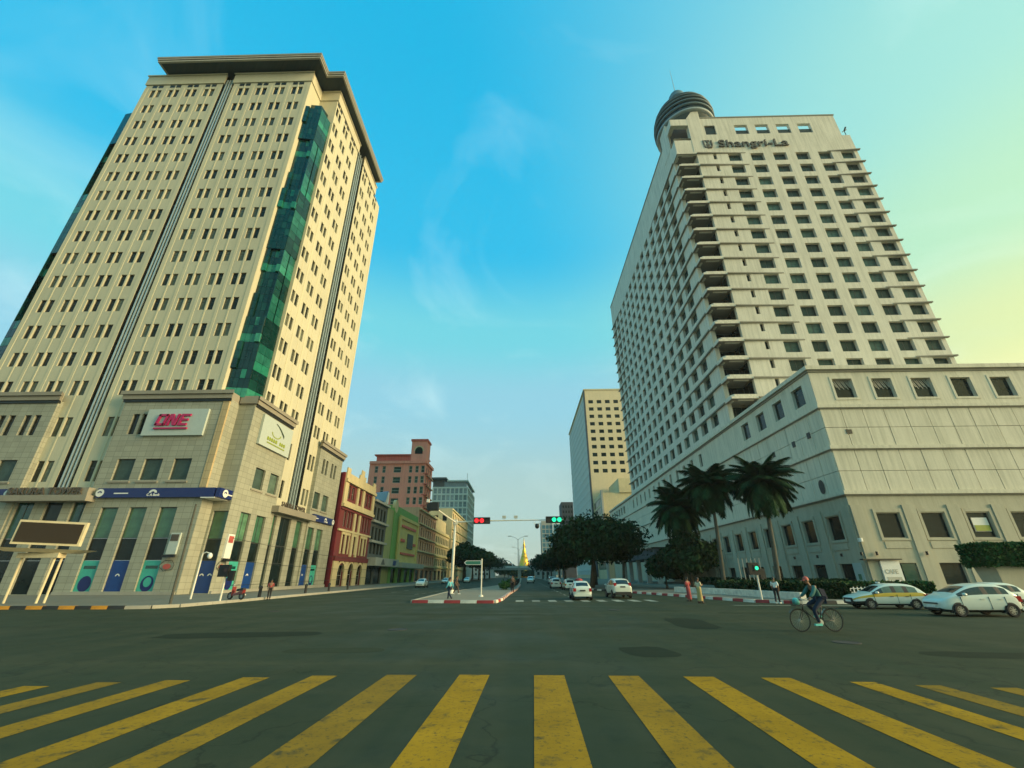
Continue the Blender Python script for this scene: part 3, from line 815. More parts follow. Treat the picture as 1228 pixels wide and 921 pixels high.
# green glass bays in both corner notches, floor by floor
def bay(sgn):
    f = lambda x: x if sgn > 0 else 2 * CXB - x
    pts = [(-36.49, 48.35), (-35.25, 48.55), (-34.0, 48.75), (-33.5, 51.29)]
    for i in range(14):
        z0 = 22.0 + i * 3.87; z1 = z0 + 3.87
        box_out = (i % 4 == 1) or (i % 5 == 3); inset = 0.38 if (i // 3) % 2 else 0.0
        for k in range(3):
            a, b = pts[k], pts[k + 1]
            for s in range(2):
                e0, e1 = s / 2, (s + 1) / 2
                p, q = offs(a, b, e0), offs(a, b, e1)
                d = Vector((q[0] - p[0], q[1] - p[1])).normalized(); nn = Vector((d.y, -d.x))
                p, q = (p[0], p[1] + inset * (k < 2)), (q[0] - inset * .3 * (k > 1), q[1] + inset * (k < 2))
                sh = 0.3 if sgn > 0 and ((box_out and k == 0 and s == 0) or (i % 3 == 2 and k == 1 and s == 1)) else 0.0
                brt = (i % 3 == 2 and k < 2) or (i % 4 == 1 and k == 2) or (i == 0)
                for za, zb, bright in ((z0 + .02, z0 + 1.25, brt), (z0 + 1.29, z0 + 2.56, False), (z0 + 2.60, z1 - .02, brt and k == 1 and s == 0)):
                    mb = MB()
                    P0 = Vector(p) + d * 0.02 + nn * (sh + .02); P1 = Vector(q) - d * 0.02 + nn * (sh + .02)
                    B0 = Vector(p) + d * 0.02 - nn * .06; B1 = Vector(q) - d * 0.02 - nn * .06
                    pl = [(f(P0.x), P0.y), (f(P1.x), P1.y), (f(B1.x), B1.y), (f(B0.x), B0.y)]
                    if sgn < 0: pl = pl[::-1]
                    mb.prism(pl, za, zb)
                    build(mb, 'glass_panel', 'gbright' if bright else ('glit' if k == 2 and i % 2 else 'gglass'), bank)
    mb = MB(); core = [(f(x), y) for x, y in ((-36.4, 48.8), (-34.3, 49.2), (-33.85, 51.2), (-36.4, 51.2))]
    mb.prism(core if sgn > 0 else core[::-1], 21.0, 76.0); build(mb, 'glass_bay_core', 'bronze', bank)
    mb = MB(); c2 = [(f(x), y) for x, y in ((-36.45, 49.3), (-34.7, 49.5), (-34.3, 51.25), (-36.45, 51.25))]
    mb.prism(c2 if sgn > 0 else c2[::-1], 76.05, 78.3); build(mb, 'glass_bay_cap', 'gglass', bank)
bay(1); bay(-1)

# podium: granite blocks left and right of the recessed entrance bay, notched at the street corner
stone = MB()
upw = []      # upper podium windows (o, n, hole, kind)
R0 = (-47.3, PY_); RW = -34.6 + 47.3
hs = [(x + 47.3, x + 47.3 + w, 11.6, 14.0) for x, w in ((-45.6, 2.05), (-42.48, 2.08), (-39.1, 2.02))] + [(x + 47.3, x + 47.3 + .82, 16.9, 19.4) for x in (-45.74, -44.59)]
gs = [(x + 47.3, x + 47.3 + 1.9, 0.45, 8.66) for x in (-45.45, -42.3, -39.0)]
wall_holes(stone, R0, (0, -1), RW, 0.15, 21.2, hs + gs, 0.35)
upw += [(R0, (0, -1), h) for h in hs]; grd = [(R0, (0, -1), h) for h in gs]
L0 = (2 * CXB + 34.6, PY_)
mir = lambda x, w: (2 * CXB - x - w) - L0[0]
hs = [(mir(x, w), mir(x, w) + w, 11.6, 14.0) for x, w in ((-45.6, 2.05), (-42.48, 2.08), (-39.1, 2.02))] + [(mir(x, .82), mir(x, .82) + .82, 16.9, 19.4) for x in (-46.0, -44.8, -42.9, -41.7)]
gs = [(mir(x, 1.9), mir(x, 1.9) + 1.9, 0.45, 8.66) for x in (-45.45, -42.3, -39.0)]
wall_holes(stone, L0, (0, -1), RW, 0.15, 21.2, hs + gs, 0.35)
upw += [(L0, (0, -1), h) for h in hs]; grd += [(L0, (0, -1), h) for h in gs]
vq((-34.6, PY_), (-34.6, 49.0), 0.15, 21.2, 0, stone)
ent = [(0.25, 2.0 - 0.02, 0.2, 8.5)]
wall_holes(stone, (-34.6, 49.0), (0, -1), 34.6 - 32.57, 0.15, 21.2, ent, 0.5)
grd += [((-34.6, 49.0), (0, -1), ent[0])]
S0 = (PX_, 49.0)
hs = [(52.05 - 49, 54.2 - 49, 11.6, 14.1), (55.4 - 49, 57.5 - 49, 11.6, 14.1)]
gs = [(51.2 - 49, 53.2 - 49, 0.45, 8.66), (54.45 - 49, 56.5 - 49, 0.45, 8.66)]
wall_holes(stone, S0, (1, 0), 9.2, 0.15, 21.2, hs + gs, 0.35)
upw += [(S0, (1, 0), h) for h in hs]; grd += [(S0, (1, 0), h) for h in gs]
S1 = (PX_, 68.0)
hs = [(0.4, 2.5, 11.5, 14.0), (3.6, 5.75, 11.5, 14.0)] + [(u, u + .75, 17.1, 19.5) for u in (1.5, 2.75, 4.9, 6.15)]
gs = [(0.45, 2.5, 0.45, 8.66), (3.5, 5.7, 0.45, 8.66)]
wall_holes(stone, S1, (1, 0), 9.2, 0.15, 21.2, hs + gs, 0.35)
upw += [(S1, (1, 0), h) for h in hs]; grd += [(S1, (1, 0), h) for h in gs]
vq((-33.4, 68.0), (PX_, 68.0), 0.15, 21.2, 0, stone); vq((PX_, 77.2), (-60, 77.2), 0.15, 21.2, 0, stone)
vq((PX_, 58.2), (-33.4, 58.2), 0.15, 21.2, 0, stone); vq((-47.3, 47.9), (-47.3, PY_), 0.15, 21.2, 0, stone)
LR = 2 * CXB + 47.3
vq((LR, PY_), (LR, 47.9), 0.15, 21.2, 0, stone)
for poly in ([(-47.3, PY_), (-34.6, PY_), (-34.6, 49.0), (-36.5, 49.0), (-36.5, TY), (-47.3, TY)], [(-36.5, 49.0), (PX_, 49.0), (PX_, 58.2), (TX, 58.2), (TX, 51.3), (-36.5, 51.3)]):
    stone.poly([(x, y, 21.2) for x, y in poly])
# entrance bays: recessed wall behind big piers, front and street side
eb = [(x + 55.5, x + 55.5 + 2.0, 0.2, 9.3) for x in (-55.2, -48.9)] + [(-51.9 + 55.5, -50.0 + 55.5, 0.2, 9.3)]
wall_holes(stone, (-55.5, 47.3), (0, -1), 8.2, 0.15, 10.0, eb, 0.5)
grd += [((-55.5, 47.3), (0, -1), h) for h in eb]
sb = [(0.3 - 0.0, 2.0, 0.2, 9.2), (3.0, 5.9, 0.2, 9.2), (7.5, 9.4, 0.2, 9.2)]
SB0 = (-32.75, 57.4)
wall_holes(stone, (-32.75, 58.0), (1, 0), 10.6, 0.15, 10.0, [(a - 0.6 if a > 0.6 else 0.05, b - 0.6, c, d) for a, b, c, d in sb], 0.5)
grd += [((-32.75, 58.0), (1, 0), (a - 0.6 if a > 0.6 else 0.05, b - 0.6, c, d)) for a, b, c, d in sb]
build(stone, 'podium_wall', 'bankstone', bank)
for o, n, (u0, u1, a, b) in upw:
    w = window(bank, at_wall(o, n, u0, a), n, u1 - u0, b - a, 0.28, ('frame', 'pglass' if u1 - u0 > 1.2 else 'dglass'), name='podium_window', fr=0.06)
    if u1 - u0 > 1.2:
        mb = MB(); mb.box(u0 - .2, u1 + .2, -0.12, 0.02, a - 0.3, a - 0.12); build(mb, 'sill', 'cornice', w, wall_matrix((o[0], o[1], 0), n))
# tall ground-floor windows: green light above, dark band, poster or shop window below
ci = 0
POST = ['cyan', 'blue', 'cyan', 'cyan', 'blue', 'cyan', 'ent', 'cyan', 'blue', 'blue', 'cyan', 'teal', 'teal', 'dark', 'teal2', 'dark2', 'teal2']
for (o, n, (u0, u1, a, b)), kind in zip(grd, POST):
    wd = u1 - u0
    up = {'teal': 'teal', 'teal2': 'ggreen', 'dark': 'dglass', 'dark2': 'dglass'}.get(kind, 'ggreen')
    window(bank, at_wall(o, n, u0, 5.52), n, wd, b - 5.52, 0.30, ('frame', up), name='shop_window', fr=0.06, bars=(0.5,) if wd > 1.95 and kind != 'ent' else ())
    window(bank, at_wall(o, n, u0, 3.36), n, wd, 2.14, 0.28, ('frame', 'dglass'), name='shop_window', fr=0.05, bars=(0.33, 0.66) if kind in ('dark', 'dark2') else ())
    mx = wall_matrix((o[0], o[1], 0), n)
    mt = {'cyan': 'cyanposter', 'blue': 'blueposter', 'ent': 'blueposter'}.get(kind, 'dglass')
    mb = MB(); mb.box(u0 + 0.01, u1 - 0.01, 0.20, 0.27, a, 3.34)
    ps = build(mb, 'poster', mt, bank, mx)
    um = (u0 + u1) / 2
    if kind == 'cyan':
        mb = MB(); rr = min(0.66, wd * 0.36); cz = 1.15
        i0 = [(um + rr * math.cos(t * math.pi / 12), 0.19, cz + rr * 1.12 * math.sin(t * math.pi / 12)) for t in range(24)]
        if ci % 2 == 0: mb.poly(i0)
        else:
            i1 = [(um + .62 * rr * math.cos(t * math.pi / 12), 0.19, cz + .15 + .62 * rr * 1.12 * math.sin(t * math.pi / 12)) for t in range(24)]
            for t in range(24): mb.quad(i0[t], i0[(t + 1) % 24], i1[(t + 1) % 24], i1[t])
        build(mb, 'roundel', 'navy', ps, mx)
        mb = MB(); mb.quad((u0 + .3, 0.19, 2.55), (u1 - .3, 0.19, 2.55), (u1 - .3, 0.19, 2.85), (u0 + .3, 0.19, 2.85)); build(mb, 'print', 'teal', ps, mx)
        ci += 1
    elif kind in ('blue', 'ent'):
        for cu in ([um] if kind == 'blue' else [um - wd * .25, um + wd * .25]):
            mb = MB()
            for t in range(8):
                t0, t1 = math.pi * t / 8, math.pi * (t + 1) / 8
                mb.quad(*[(cu + r_ * math.cos(t_), 0.19, 1.85 + r_ * math.sin(t_)) for r_, t_ in ((.24, t0), (.24, t1), (.13, t1), (.13, t0))])
            build(mb, 'emblem', 'white', ps, mx)
# podium cornices
def mcornice(pts):
    band('podium_cornice', pts, 21.2 + .004, 21.75, 0.30, 'cornice'); band('podium_cornice', pts, 21.754, 22.2, 0.5, 'cornice'); band('podium_cornice', pts, 20.9, 21.196, 0.16, 'bronze')
mcornice([(-47.3, PY_), (-34.6, PY_)]); mcornice([(PX_, 49.2), (PX_, 58.2)]); mcornice([(PX_, 68.0), (PX_, 77.2)]); mcornice([(L0[0], PY_), (LR, PY_)])
band('podium_cornice', [(-34.2, 49.0), (PX_, 49.0)], 21.21, 22.19, 0.28, 'cornice')
mb = MB(); mb.box(-36.2, -34.62, PY_ + .1, 48.9, 21.21, 22.15); build(mb, 'podium_cornice', 'cornice', bank)
# buff corner pier strips
for x in (-35.35,):
    mb = MB(); mb.box(x, -34.58, PY_ - .05, PY_ + .2, 10.75, 20.9); build(mb, 'corner_pier', 'bankpier', bank)
# entrance canopies with standing letters (front and street side)
mb = MB(); mb.box(-56.3, -46.5, 46.05, 47.28, 9.24, 9.86); cpy = build(mb, 'entrance_canopy', 'cornice', bank)
mb = MB(); mb.box(-55.9, -46.9, 46.4, 47.28, 9.864, 10.7); build(mb, 'canopy_upstand', 'cornice', cpy)
me = text_mesh('SAKURA TOWER', 1.05, 'letter', 0.05, bold=0.02, space=1.04)
link('canopy_letters', me, cpy, face_matrix((-55.6, 46.26, 9.95), (0, -1)))
mb = MB(); mb.box(-32.8, -31.6, 57.3, 68.4, 9.45, 10.25); cps = build(mb, 'entrance_canopy', 'cornice', bank)
me = text_mesh('SAKURA TOWER', 0.85, 'letter', 0.04, bold=0.02, space=1.05)
link('canopy_letters', me, cps, face_matrix((-31.75, 58.0, 10.3), (1, 0)))
# navy fascia sign with white roundels, arch emblem and lettering
def fascia(p0, L, n, txts, ends, parent=bank, h=1.0, z=9.65):
    mx = wall_matrix((p0[0], p0[1], 0), n)
    mb = MB(); mb.box(0, L, -0.38, 0.02, z, z + h); s = build(mb, 'bank_sign', 'navy', parent, mx)
    for u in ends:
        mb = MB(); mb.poly([(u + .46 * math.cos(t * math.pi / 10), -0.40, z + .5 + .42 * math.sin(t * math.pi / 10)) for t in range(20)]); ro = build(mb, 'roundel', 'white', s, mx)
        mb = MB()
        for t in range(9):
            t0, t1 = math.pi * (.1 + .8 * t / 9), math.pi * (.1 + .8 * (t + 1) / 9)
            mb.quad(*[(u + r_ * math.cos(t_), -0.41, z + .42 + r_ * math.sin(t_)) for r_, t_ in ((.27, t0), (.27, t1), (.14, t1), (.14, t0))])
        build(mb, 'emblem', 'navy', s, mx)
    for u in txts:
        mb = MB()
        for t in range(10):
            t0, t1 = math.pi * t / 10, math.pi * (t + 1) / 10
            mb.quad(*[(u + r_ * math.cos(t_) * 1.25, -0.39, z + .48 + r_ * math.sin(t_)) for r_, t_ in ((.36, t0), (.36, t1), (.15, t1), (.15, t0))])
        build(mb, 'emblem', 'white', s, mx)
        me = text_mesh('C A Bank', 0.36, 'white', 0.01, bold=0.012, align='CENTER')
        link('sign_letters', me, s, face_matrix(tuple(mx @ Vector((u + .1, -0.40, z + .14))), n))
        mb = MB(); mb.quad((u - 4.3, -0.39, z + .38), (u - 2.7, -0.39, z + .38), (u - 2.7, -0.39, z + .5), (u - 4.3, -0.39, z + .5)); build(mb, 'sign_strapline', 'white', s, mx)
fascia((-46.2, PY_), 12.95, (0, -1), (6.2,), (0.35,))
fascia((-33.05, 46.79), 10.2, (1, 0), (5.3,), (1.0, 9.9))
mb = MB(); mb.box(-34.62, -33.06, 46.75, 49.0, 9.55, 9.645); build(mb, 'sign_soffit', 'white', bank)
fascia((PX_, 68.9), 7.6, (1, 0), (4.3,), (7.3,))
fascia((L0[0], PY_), 12.3, (0, -1), (6.0,), (12.1,))
# pink-lettered sign board and the pale board on the street side
mb = MB(); mb.box(-43.75, -36.6, 46.85, 47.13, 16.65, 19.85); sb1 = build(mb, 'sign_board', 'signgrey', bank)
sb1['label'] = 'pale sign board with pink block letters'
mb = MB()                                            # square block letters, leaning
def slab(x0, x1, z0, z1):
    lo = lambda y: [(x0 + .22 * z0, z0, y), (x1 + .22 * z0, z0, y), (x1 + .22 * z1, z1, y), (x0 + .22 * z1, z1, y)]
    A = [(-42.45 + x, 46.67, 17.80 + z) for x, z, _ in lo(0)]; B_ = [(-42.45 + x, 46.845, 17.80 + z) for x, z, _ in lo(0)]
    mb.quad(*A); mb.quad(*B_[::-1])
    for i in range(4):
        j = (i + 1) % 4; mb.quad(A[j], A[i], B_[i], B_[j])
def dia(x0, x1, x2, x3, z0, z1):
    A = [(-42.45 + x + .22 * z, 46.672, 17.80 + z) for x, z in ((x0, z1), (x2, z0), (x3, z0), (x1, z1))]; B_ = [(x, 46.845, z) for x, _, z in A]
    mb.quad(*A)
    for i in range(4):
        j = (i + 1) % 4; mb.quad(A[j], A[i], B_[i], B_[j])
hh = 1.38
slab(0, .27, .03, hh - .03); slab(.88, 1.15, .03, hh - .03); slab(.03, 1.12, 0, .25); slab(.03, 1.12, hh - .25, hh)
slab(1.36, 1.62, 0, hh); slab(2.20, 2.46, 0, hh); dia(1.36, 1.72, 2.10, 2.46, 0, hh)
slab(2.68, 2.96, 0, hh); slab(2.96, 3.72, 0, .25); slab(2.96, 3.66, .57, .81); slab(2.96, 3.72, hh - .25, hh)
build(mb, 'sign_letters', 'magenta', sb1)
mb = MB(); mb.box(-42.4, -38.5, 46.68, 46.845, 17.36, 17.54); build(mb, 'underline', 'magenta', sb1)
mb = MB(); mb.box(-32.55, -32.25, 50.8, 58.1, 16.75, 20.6); sb2 = build(mb, 'sign_board', 'signgrey', bank)
sb2['label'] = 'pale sign board with a green leaf emblem'
mb = MB()
for t in range(10):                                  # swoosh of the emblem
    y0, y1 = 53.7 + 0.24 * t, 53.7 + 0.24 * (t + 1)
    f_ = lambda y: 20.2 - 0.26 * (y - 53.7) ** 1.6
    mb.quad((-32.23, y0, f_(y0) - .08 - .03 * t), (-32.23, y1, f_(y1) - .08 - .03 * t), (-32.23, y1, f_(y1) + .04), (-32.23, y0, f_(y0) + .04))
build(mb, 'emblem', 'darkgreen', sb2)
mb = MB()
for t in range(12):
    t0, t1 = math.pi * (1 + t / 12), math.pi * (1 + (t + 1) / 12)
    mb.quad(*[(-32.22, 54.2 + 1.15 * k_ * math.cos(t_), 18.95 + .62 * k_ * math.sin(t_)) for k_, t_ in ((1, t0), (1, t1), (.82, t1), (.82, t0))])
build(mb, 'emblem', 'lime', sb2)
k0 = 52.3                                            # two lines of lettering too blurred to read: plain strokes
mb = MB()
for k in range(9):
    if k == 5: continue
    mb.box(-32.25, -32.20, k0 + k * .5, k0 + k * .5 + .36, 17.72, 18.12 - 0.05 * (k % 2)); 
    mb.box(-32.25, -32.19, k0 + k * .5 + .1, k0 + k * .5 + .2, 17.70, 18.15)
build(mb, 'sign_strokes', 'lime', sb2)
mb = MB(); mb.box(-32.25, -32.20, 52.4, 56.7, 17.34, 17.48); build(mb, 'sign_strapline', 'lime', sb2)
# plinth, small plates and boards at street level, air-conditioner cages
mb = MB(); mb.box(-47.2, -34.7, 46.95, 47.14, 0.15, 0.42); build(mb, 'plinth', 'concrete', bank)
mb = MB(); mb.box(PX_ + .01, PX_ + .22, 49.1, 58.5, 0.15, 0.42); build(mb, 'plinth', 'concrete', bank)
mb = MB(); mb.box(-32.56, -32.3, 58.1, 77.0, 0.15, 0.55); build(mb, 'plinth', 'concrete', bank)
mb = MB(); mb.box(-36.7, -35.7, 46.9, 47.12, 3.9, 6.0); pl = build(mb, 'notice_board', 'signgrey', bank)
mb = MB(); mb.box(-36.6, -35.8, 46.86, 46.895, 5.2, 5.85); build(mb, 'print', 'letter', pl)
mb = MB(); mb.box(-32.56, -32.3, 49.6, 50.7, 3.6, 6.1); pl = build(mb, 'notice_board', 'white', bank)
mb = MB(); mb.box(-32.31, -32.27, 49.75, 50.55, 5.2, 5.9); build(mb, 'print', 'capred', pl)
mb = MB(); mb.box(-36.9, -35.6, 46.7, 46.9, 3.6, 3.86); build(mb, 'notice_bracket', 'black', bank)
mb = MB(); mb.box(-32.4, -32.0, 49.7, 50.6, 3.3, 3.56); build(mb, 'notice_bracket', 'black', bank)

for (o_, n_, u_) in (((-47.3, PY_), (0, -1), 11.0), ((PX_, 49.0), (1, 0), 0.9)):            # red oval plate in a bent-wire outline
    mx = wall_matrix((o_[0], o_[1], 0), n_)
    mb = MB(); mb.poly([(u_ + .42 * math.cos(t * math.pi / 10), -.10, 2.75 + .26 * math.sin(t * math.pi / 10)) for t in range(20)]); pl = build(mb, 'wall_plate', 'capred', bank, mx)
    mb = MB(); mb.tube([(u_ + (.75 + .08 * math.sin(5 * t)) * math.cos(t * math.pi / 8), -.08, 2.85 + (.5 + .07 * math.cos(4 * t)) * math.sin(t * math.pi / 8)) for t in range(17)], .025, 5); build(mb, 'wire_outline', 'black', pl, mx)
# cables strung along the street side of the tower
for k, (z0, z1, sag) in enumerate(((5.6, 5.0, .5), (3.4, 3.0, .3), (0.9, 1.6, .1))):
    mb = MB(); pts = [(-31.4 + .1 * k, 49 + t * 6, z0 + (z1 - z0) * t / 8 - sag * math.sin(math.pi * t / 8)) for t in range(9)]
    mb.tube(pts, 0.025, 5); o = build(mb, 'cable', 'wire'); tag(o, ['upper black cable strung along the bank tower street side', 'middle black cable strung along the bank tower street side', 'lowest black cable along the foot of the bank tower'][k], 'cable', 'cables on the bank tower')
# ================================================================== HOTEL (right)
hotel = thing('hotel_building', 'huge pale concrete hotel with a window grid and round rooftop drum on the right', 'building', (60, 100, 0))
HX, HY, HXR, HYF = 39.7, 76.0, 83.7, 159.5
rows = [97.2 - 4.08 * i for i in range(17)]
hw = MB(); hwin = []
fc = [52.1 + 5.5 * i for i in range(6)]
F0 = (44.5, HY)
holes = []
for z in rows:
    for x in fc: holes.append((x - 44.5, x - 44.5 + 3.2, z - 2.6, z))
    holes.append((48.45 - 44.5, 49.25 - 44.5, z - 1.9, z))
top_open = [(x - 44.5, x - 44.5 + 3.3, 104.2, 107.6) for x in (55.7, 61.0, 66.3, 71.7)] + [(48.1 - 44.5, 50.8 - 44.5, 104.2, 107.6)]
wall_holes(hw, F0, (0, -1), HXR - 44.5, 27.0, 102.9, holes, 0.75)
wall_holes(hw, F0, (0, -1), HXR - 44.5 - 2.0, 102.9, 110.4, top_open, 0.75)       # the last bay is lower at the top
hwin += [(F0, (0, -1), h) for h in holes]
sc_ = [83.2 + 5.45 * i for i in range(14)]
S_0 = (HX, HYF)
sh = [(HYF - y - 3.3, HYF - y, z - 2.6, z) for z in rows for y in sc_]
wall_holes(hw, S_0, (-1, 0), HYF - 78.6, 27.0, 108.1, sh, 0.75)
hwin += [(S_0, (-1, 0), h) for h in sh]
def hq(a, b, z0, z1): hw.quad((*a, z0), (*b, z0), (*b, z1), (*a, z1))
hq((44.5, 80.2), (44.5, HY), 27, 97.0)                       # inner walls of the corner balconies
hq((HX, 78.6), (HX + .9, 78.6), 27, 97.0); hq((HX + .9, 78.6), (HX + .9, 80.2), 27, 97.0)
hq((HX + .9, 80.2), (44.52, 80.2), 27, 97.0)
hq((HXR, HY), (HXR, HYF), 27, 102.9); hq((81.7, HY), (81.7, 76.76), 102.9, 110.4); hq((HXR, HYF), (HX, HYF), 27, 102.9)
hq((HX + .5, HYF), (HX, HYF), 102.9, 108.1); hq((HX + .5, HYF), (HX + .5, 78.7), 103.0, 108.1)
hw.quad((HX, HY, 103.0), (81.7, HY, 103.0), (81.7, HYF, 103.0), (HX, HYF, 103.0)); hw.quad((81.7, HY, 102.9), (HXR, HY, 102.9), (HXR, HYF, 102.9), (81.7, HYF, 102.9))
hw.quad((44.5, 76.76, 110.4), (81.7, 76.76, 110.4), (81.7, HY, 110.4), (44.5, HY, 110.4)); wall_holes(hw, (81.7, 76.76), (0, 1), 37.2, 103.0, 110.4, [(37.2 - h[1], 37.2 - h[0], h[2], h[3]) for h in top_open], 0.002)
build(hw, 'tower_wall', 'hotel', hotel)
hwin.sort(key=lambda t: (0 if t[1] == (0, -1) else 1, (0 if t[1] == (0, -1) else HYF - t[2][1])))
rest = MB(); k = 0
for o, n, (u0, u1, a, b) in hwin:
    p = at_wall(o, n, u0, a); nb = 'slit_window' if u1 - u0 < 1 else 'window'
    if nb == 'slit_window': window(hotel, p, n, u1 - u0, b - a, 0.6, ('frame', 'dglass'), name=nb, fr=0.05)
    elif k < 300: window(hotel, p, n, u1 - u0, b - a, 0.68, ('frame', 'hglass'), fr=0.07, bars=(0.5,)); k += 1
    else: window_into(rest, p, n, u1 - u0, b - a, 0.68, 0.07, (0.5,))
o = build(rest, 'distant_windows', ['frame', 'hglass'], hotel); o['kind'] = 'stuff'
# crown openings: sky shows through the upper half, a dark rail below
for (u0, u1, a, b) in top_open:
    mb = MB(); mb.box(44.5 + u0, 44.5 + u1, HY + .3, HY + .7, a, a + (1.7 if u0 > 5 else 3.4)); build(mb, 'crown_louvre', 'bronze', hotel)
mb = MB(); mb.box(47.45, 81.9, HY - .12, HY + .9, 110.404, 110.75); build(mb, 'crown_coping', 'hledge', hotel)
mb = MB(); mb.box(HX - .15, HX + .6, 83, HYF + .2, 108.104, 108.5); build(mb, 'coping', 'hledge', hotel)
# corner balconies: slab and upstand turn the corner, brown soffit with pale light troughs
SL = {}
def balc(z):
    if not SL:
        mb = MB(); mb.box(-0.25, 4.79, -0.25, 2.59, 0, 0.42, 0); mb.box(.91, 4.79, 2.591, 4.19, 0, .42); SL['slab'] = mb.mesh('balcony_slab', 'hotel')
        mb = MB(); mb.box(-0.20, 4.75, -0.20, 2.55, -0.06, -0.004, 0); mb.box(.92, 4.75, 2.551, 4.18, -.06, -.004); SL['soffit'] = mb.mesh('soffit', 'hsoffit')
        mb = MB(); mb.hexa([(0.5, 0.0, .424), (4.79, 0.0, .424), (4.79, .18, .424), (0.6, .18, .424)], [(0.5, 0.0, .95), (4.79, 0, .95), (4.79, .18, .95), (.6, .18, .95)]); SL['up1'] = mb.mesh('upstand', 'hotel')
        mb = MB(); mb.hexa([(0, 0.5, .424), (.5, 0.0, .424), (.6, .18, .424), (.18, .6, .424)], [(0, .5, .95), (.5, 0, .95), (.6, .18, .95), (.18, .6, .95)]); mb.hexa([(0, .5, .424), (.18, .6, .424), (.18, 2.59, .424), (0, 2.59, .424)], [(0, .5, .95), (.18, .6, .95), (.18, 2.59, .95), (0, 2.59, .95)]); SL['up2'] = mb.mesh('upstand', 'hotel')
        mb = MB(); mb.box(1.2, 4.0, 0.25, 0.6, -0.22, -0.064); SL['tr'] = mb.mesh('light_trough', 'hlamp')
        mb = MB(); mb.box(0.25, 0.6, 0.9, 2.2, -0.22, -0.064); SL['tr2'] = mb.mesh('light_trough', 'hlamp')
    mw = Matrix.Translation((HX, HY, z))
    s = link('balcony_slab', SL['slab'], hotel, mw)
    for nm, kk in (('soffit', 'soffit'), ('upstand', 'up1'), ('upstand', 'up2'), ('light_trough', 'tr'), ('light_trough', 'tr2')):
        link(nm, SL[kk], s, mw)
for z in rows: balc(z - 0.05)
window_key = None
for z in rows[1:]:
    window(hotel, (HX + .95, 80.2, z - 3.6), (0, -1), 3.8, 3.4, -0.02, ('frame', 'dglass'), name='balcony_door', fr=0.07, bars=(0.33, 0.66))
    window(hotel, (44.5, 80.1, z - 3.6), (-1, 0), 3.4, 3.4, -0.02, ('frame', 'dglass'), name='balcony_door', fr=0.07, bars=(0.5,))
# thin window-head ledges that grow out towards the corners
LED = {}
def ledges(z):
    if not LED:
        def L(p, q, op, oq, n):
            p, q, n = Vector(p), Vector(q), Vector(n); mb = MB()
            lo = [p + n * op, q + n * oq, q - n * .02, p - n * .02]
            cr_ = (lo[1] - lo[0]).x * (lo[2] - lo[1]).y - (lo[1] - lo[0]).y * (lo[2] - lo[1]).x
            if cr_ < 0: lo = lo[::-1]
            mb.hexa([(v.x, v.y, 0.0) for v in lo], [(v.x, v.y, 0.26) for v in lo]); return mb.mesh('ledge', 'hledge')
        LED[0] = L((44.52, HY), (56.5, HY), .42, .05, (0, -1)); LED[1] = L((76.5, HY), (84.2, HY), .05, .5, (0, -1))
        LED[2] = L((HX, 78.62), (HX, 100), .42, .05, (-1, 0)); LED[3] = L((HX, 146), (HX, 160.2), .05, .5, (-1, 0))
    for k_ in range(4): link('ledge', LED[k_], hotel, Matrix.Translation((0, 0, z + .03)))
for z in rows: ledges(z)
# corner turret under the drum
tb = MB()
tb.box(HX - .05, 44.49, HY - .05, HY + .35, 97.05, 102.2); tb.box(HX - .05, HX + .35, HY + .352, 82.6, 97.05, 102.2)
parapet_t = build(tb, 'turret_parapet', 'hotel', hotel)
tb = MB(); tb.box(44.0, 47.4, HY - .12, HY + 1.2, 97.45, 110.39); tb.hexa([(44.0, HY - .12, 110.39), (47.4, HY - .12, 110.39), (47.4, HY + 1.2, 110.39), (44.0, HY + 1.2, 110.39)], [(45.6, HY - .12, 112.9), (47.4, HY - .12, 113.1), (47.4, HY + 1.2, 113.1), (45.6, HY + 1.2, 112.9)]); build(tb, 'turret_pier', 'hotel', hotel)
tb = MB(); tb.box(HX - .1, HX + 1.2, 79.4, 83.2, 102.2, 112.5); build(tb, 'turret_pier', 'hotel', hotel)
tb = MB(); tb.box(HX - .08, 44.4, HY - .08, HY + 1.0, 107.8, 110.1); tb.box(HX - .08, HX + 1.0, HY + 1.004, 79.38, 107.8, 110.1); build(tb, 'turret_lintel', 'hotel', hotel)
tb = MB(); tb.box(HX + .9, 50, 78.7, 86, 97.1, 112.6); build(tb, 'turret_core', 'slate', hotel)  # dark slate colour stands in for the shade inside the turret opening
tb = MB(); tb.box(HX + .4, 44.4, HY + .4, 78.6, 97.1, 97.3); build(tb, 'turret_deck', 'hsoffit', hotel)
# revolving-restaurant drum
DC = (46.7, 82.8, 0)
dm = MB(); dm.lathe([(7.15, 113.15), (7.62, 113.25), (7.62, 113.85), (7.3, 113.95)], DC, 48); drum = build(dm, 'rooftop_drum', 'drumrim', hotel, smooth=True)
mb = MB(); mb.lathe([(4.2, 112.5), (7.1, 113.2), (7.1, 113.9)], DC, 48); build(mb, 'drum_soffit', 'drum', drum, smooth=True)
rr = [7.3, 7.55, 7.6, 7.4, 6.95, 6.2]
for i in range(5):
    mb = MB(); z = 113.96 + i * 1.6
    mb.lathe([(rr[i], z), (rr[i + 1], z + 1.15)], DC, 48); build(mb, 'drum_glazing', 'drumglass', drum, smooth=True)
    mb = MB(); mb.lathe([(rr[i + 1] + .02, z + 1.15), (rr[i + 1] + .36, z + 1.2), (rr[i + 1] + .36, z + 1.48), (rr[i + 1] - .05, z + 1.6)], DC, 48); build(mb, 'drum_ring', 'drum', drum, smooth=True)
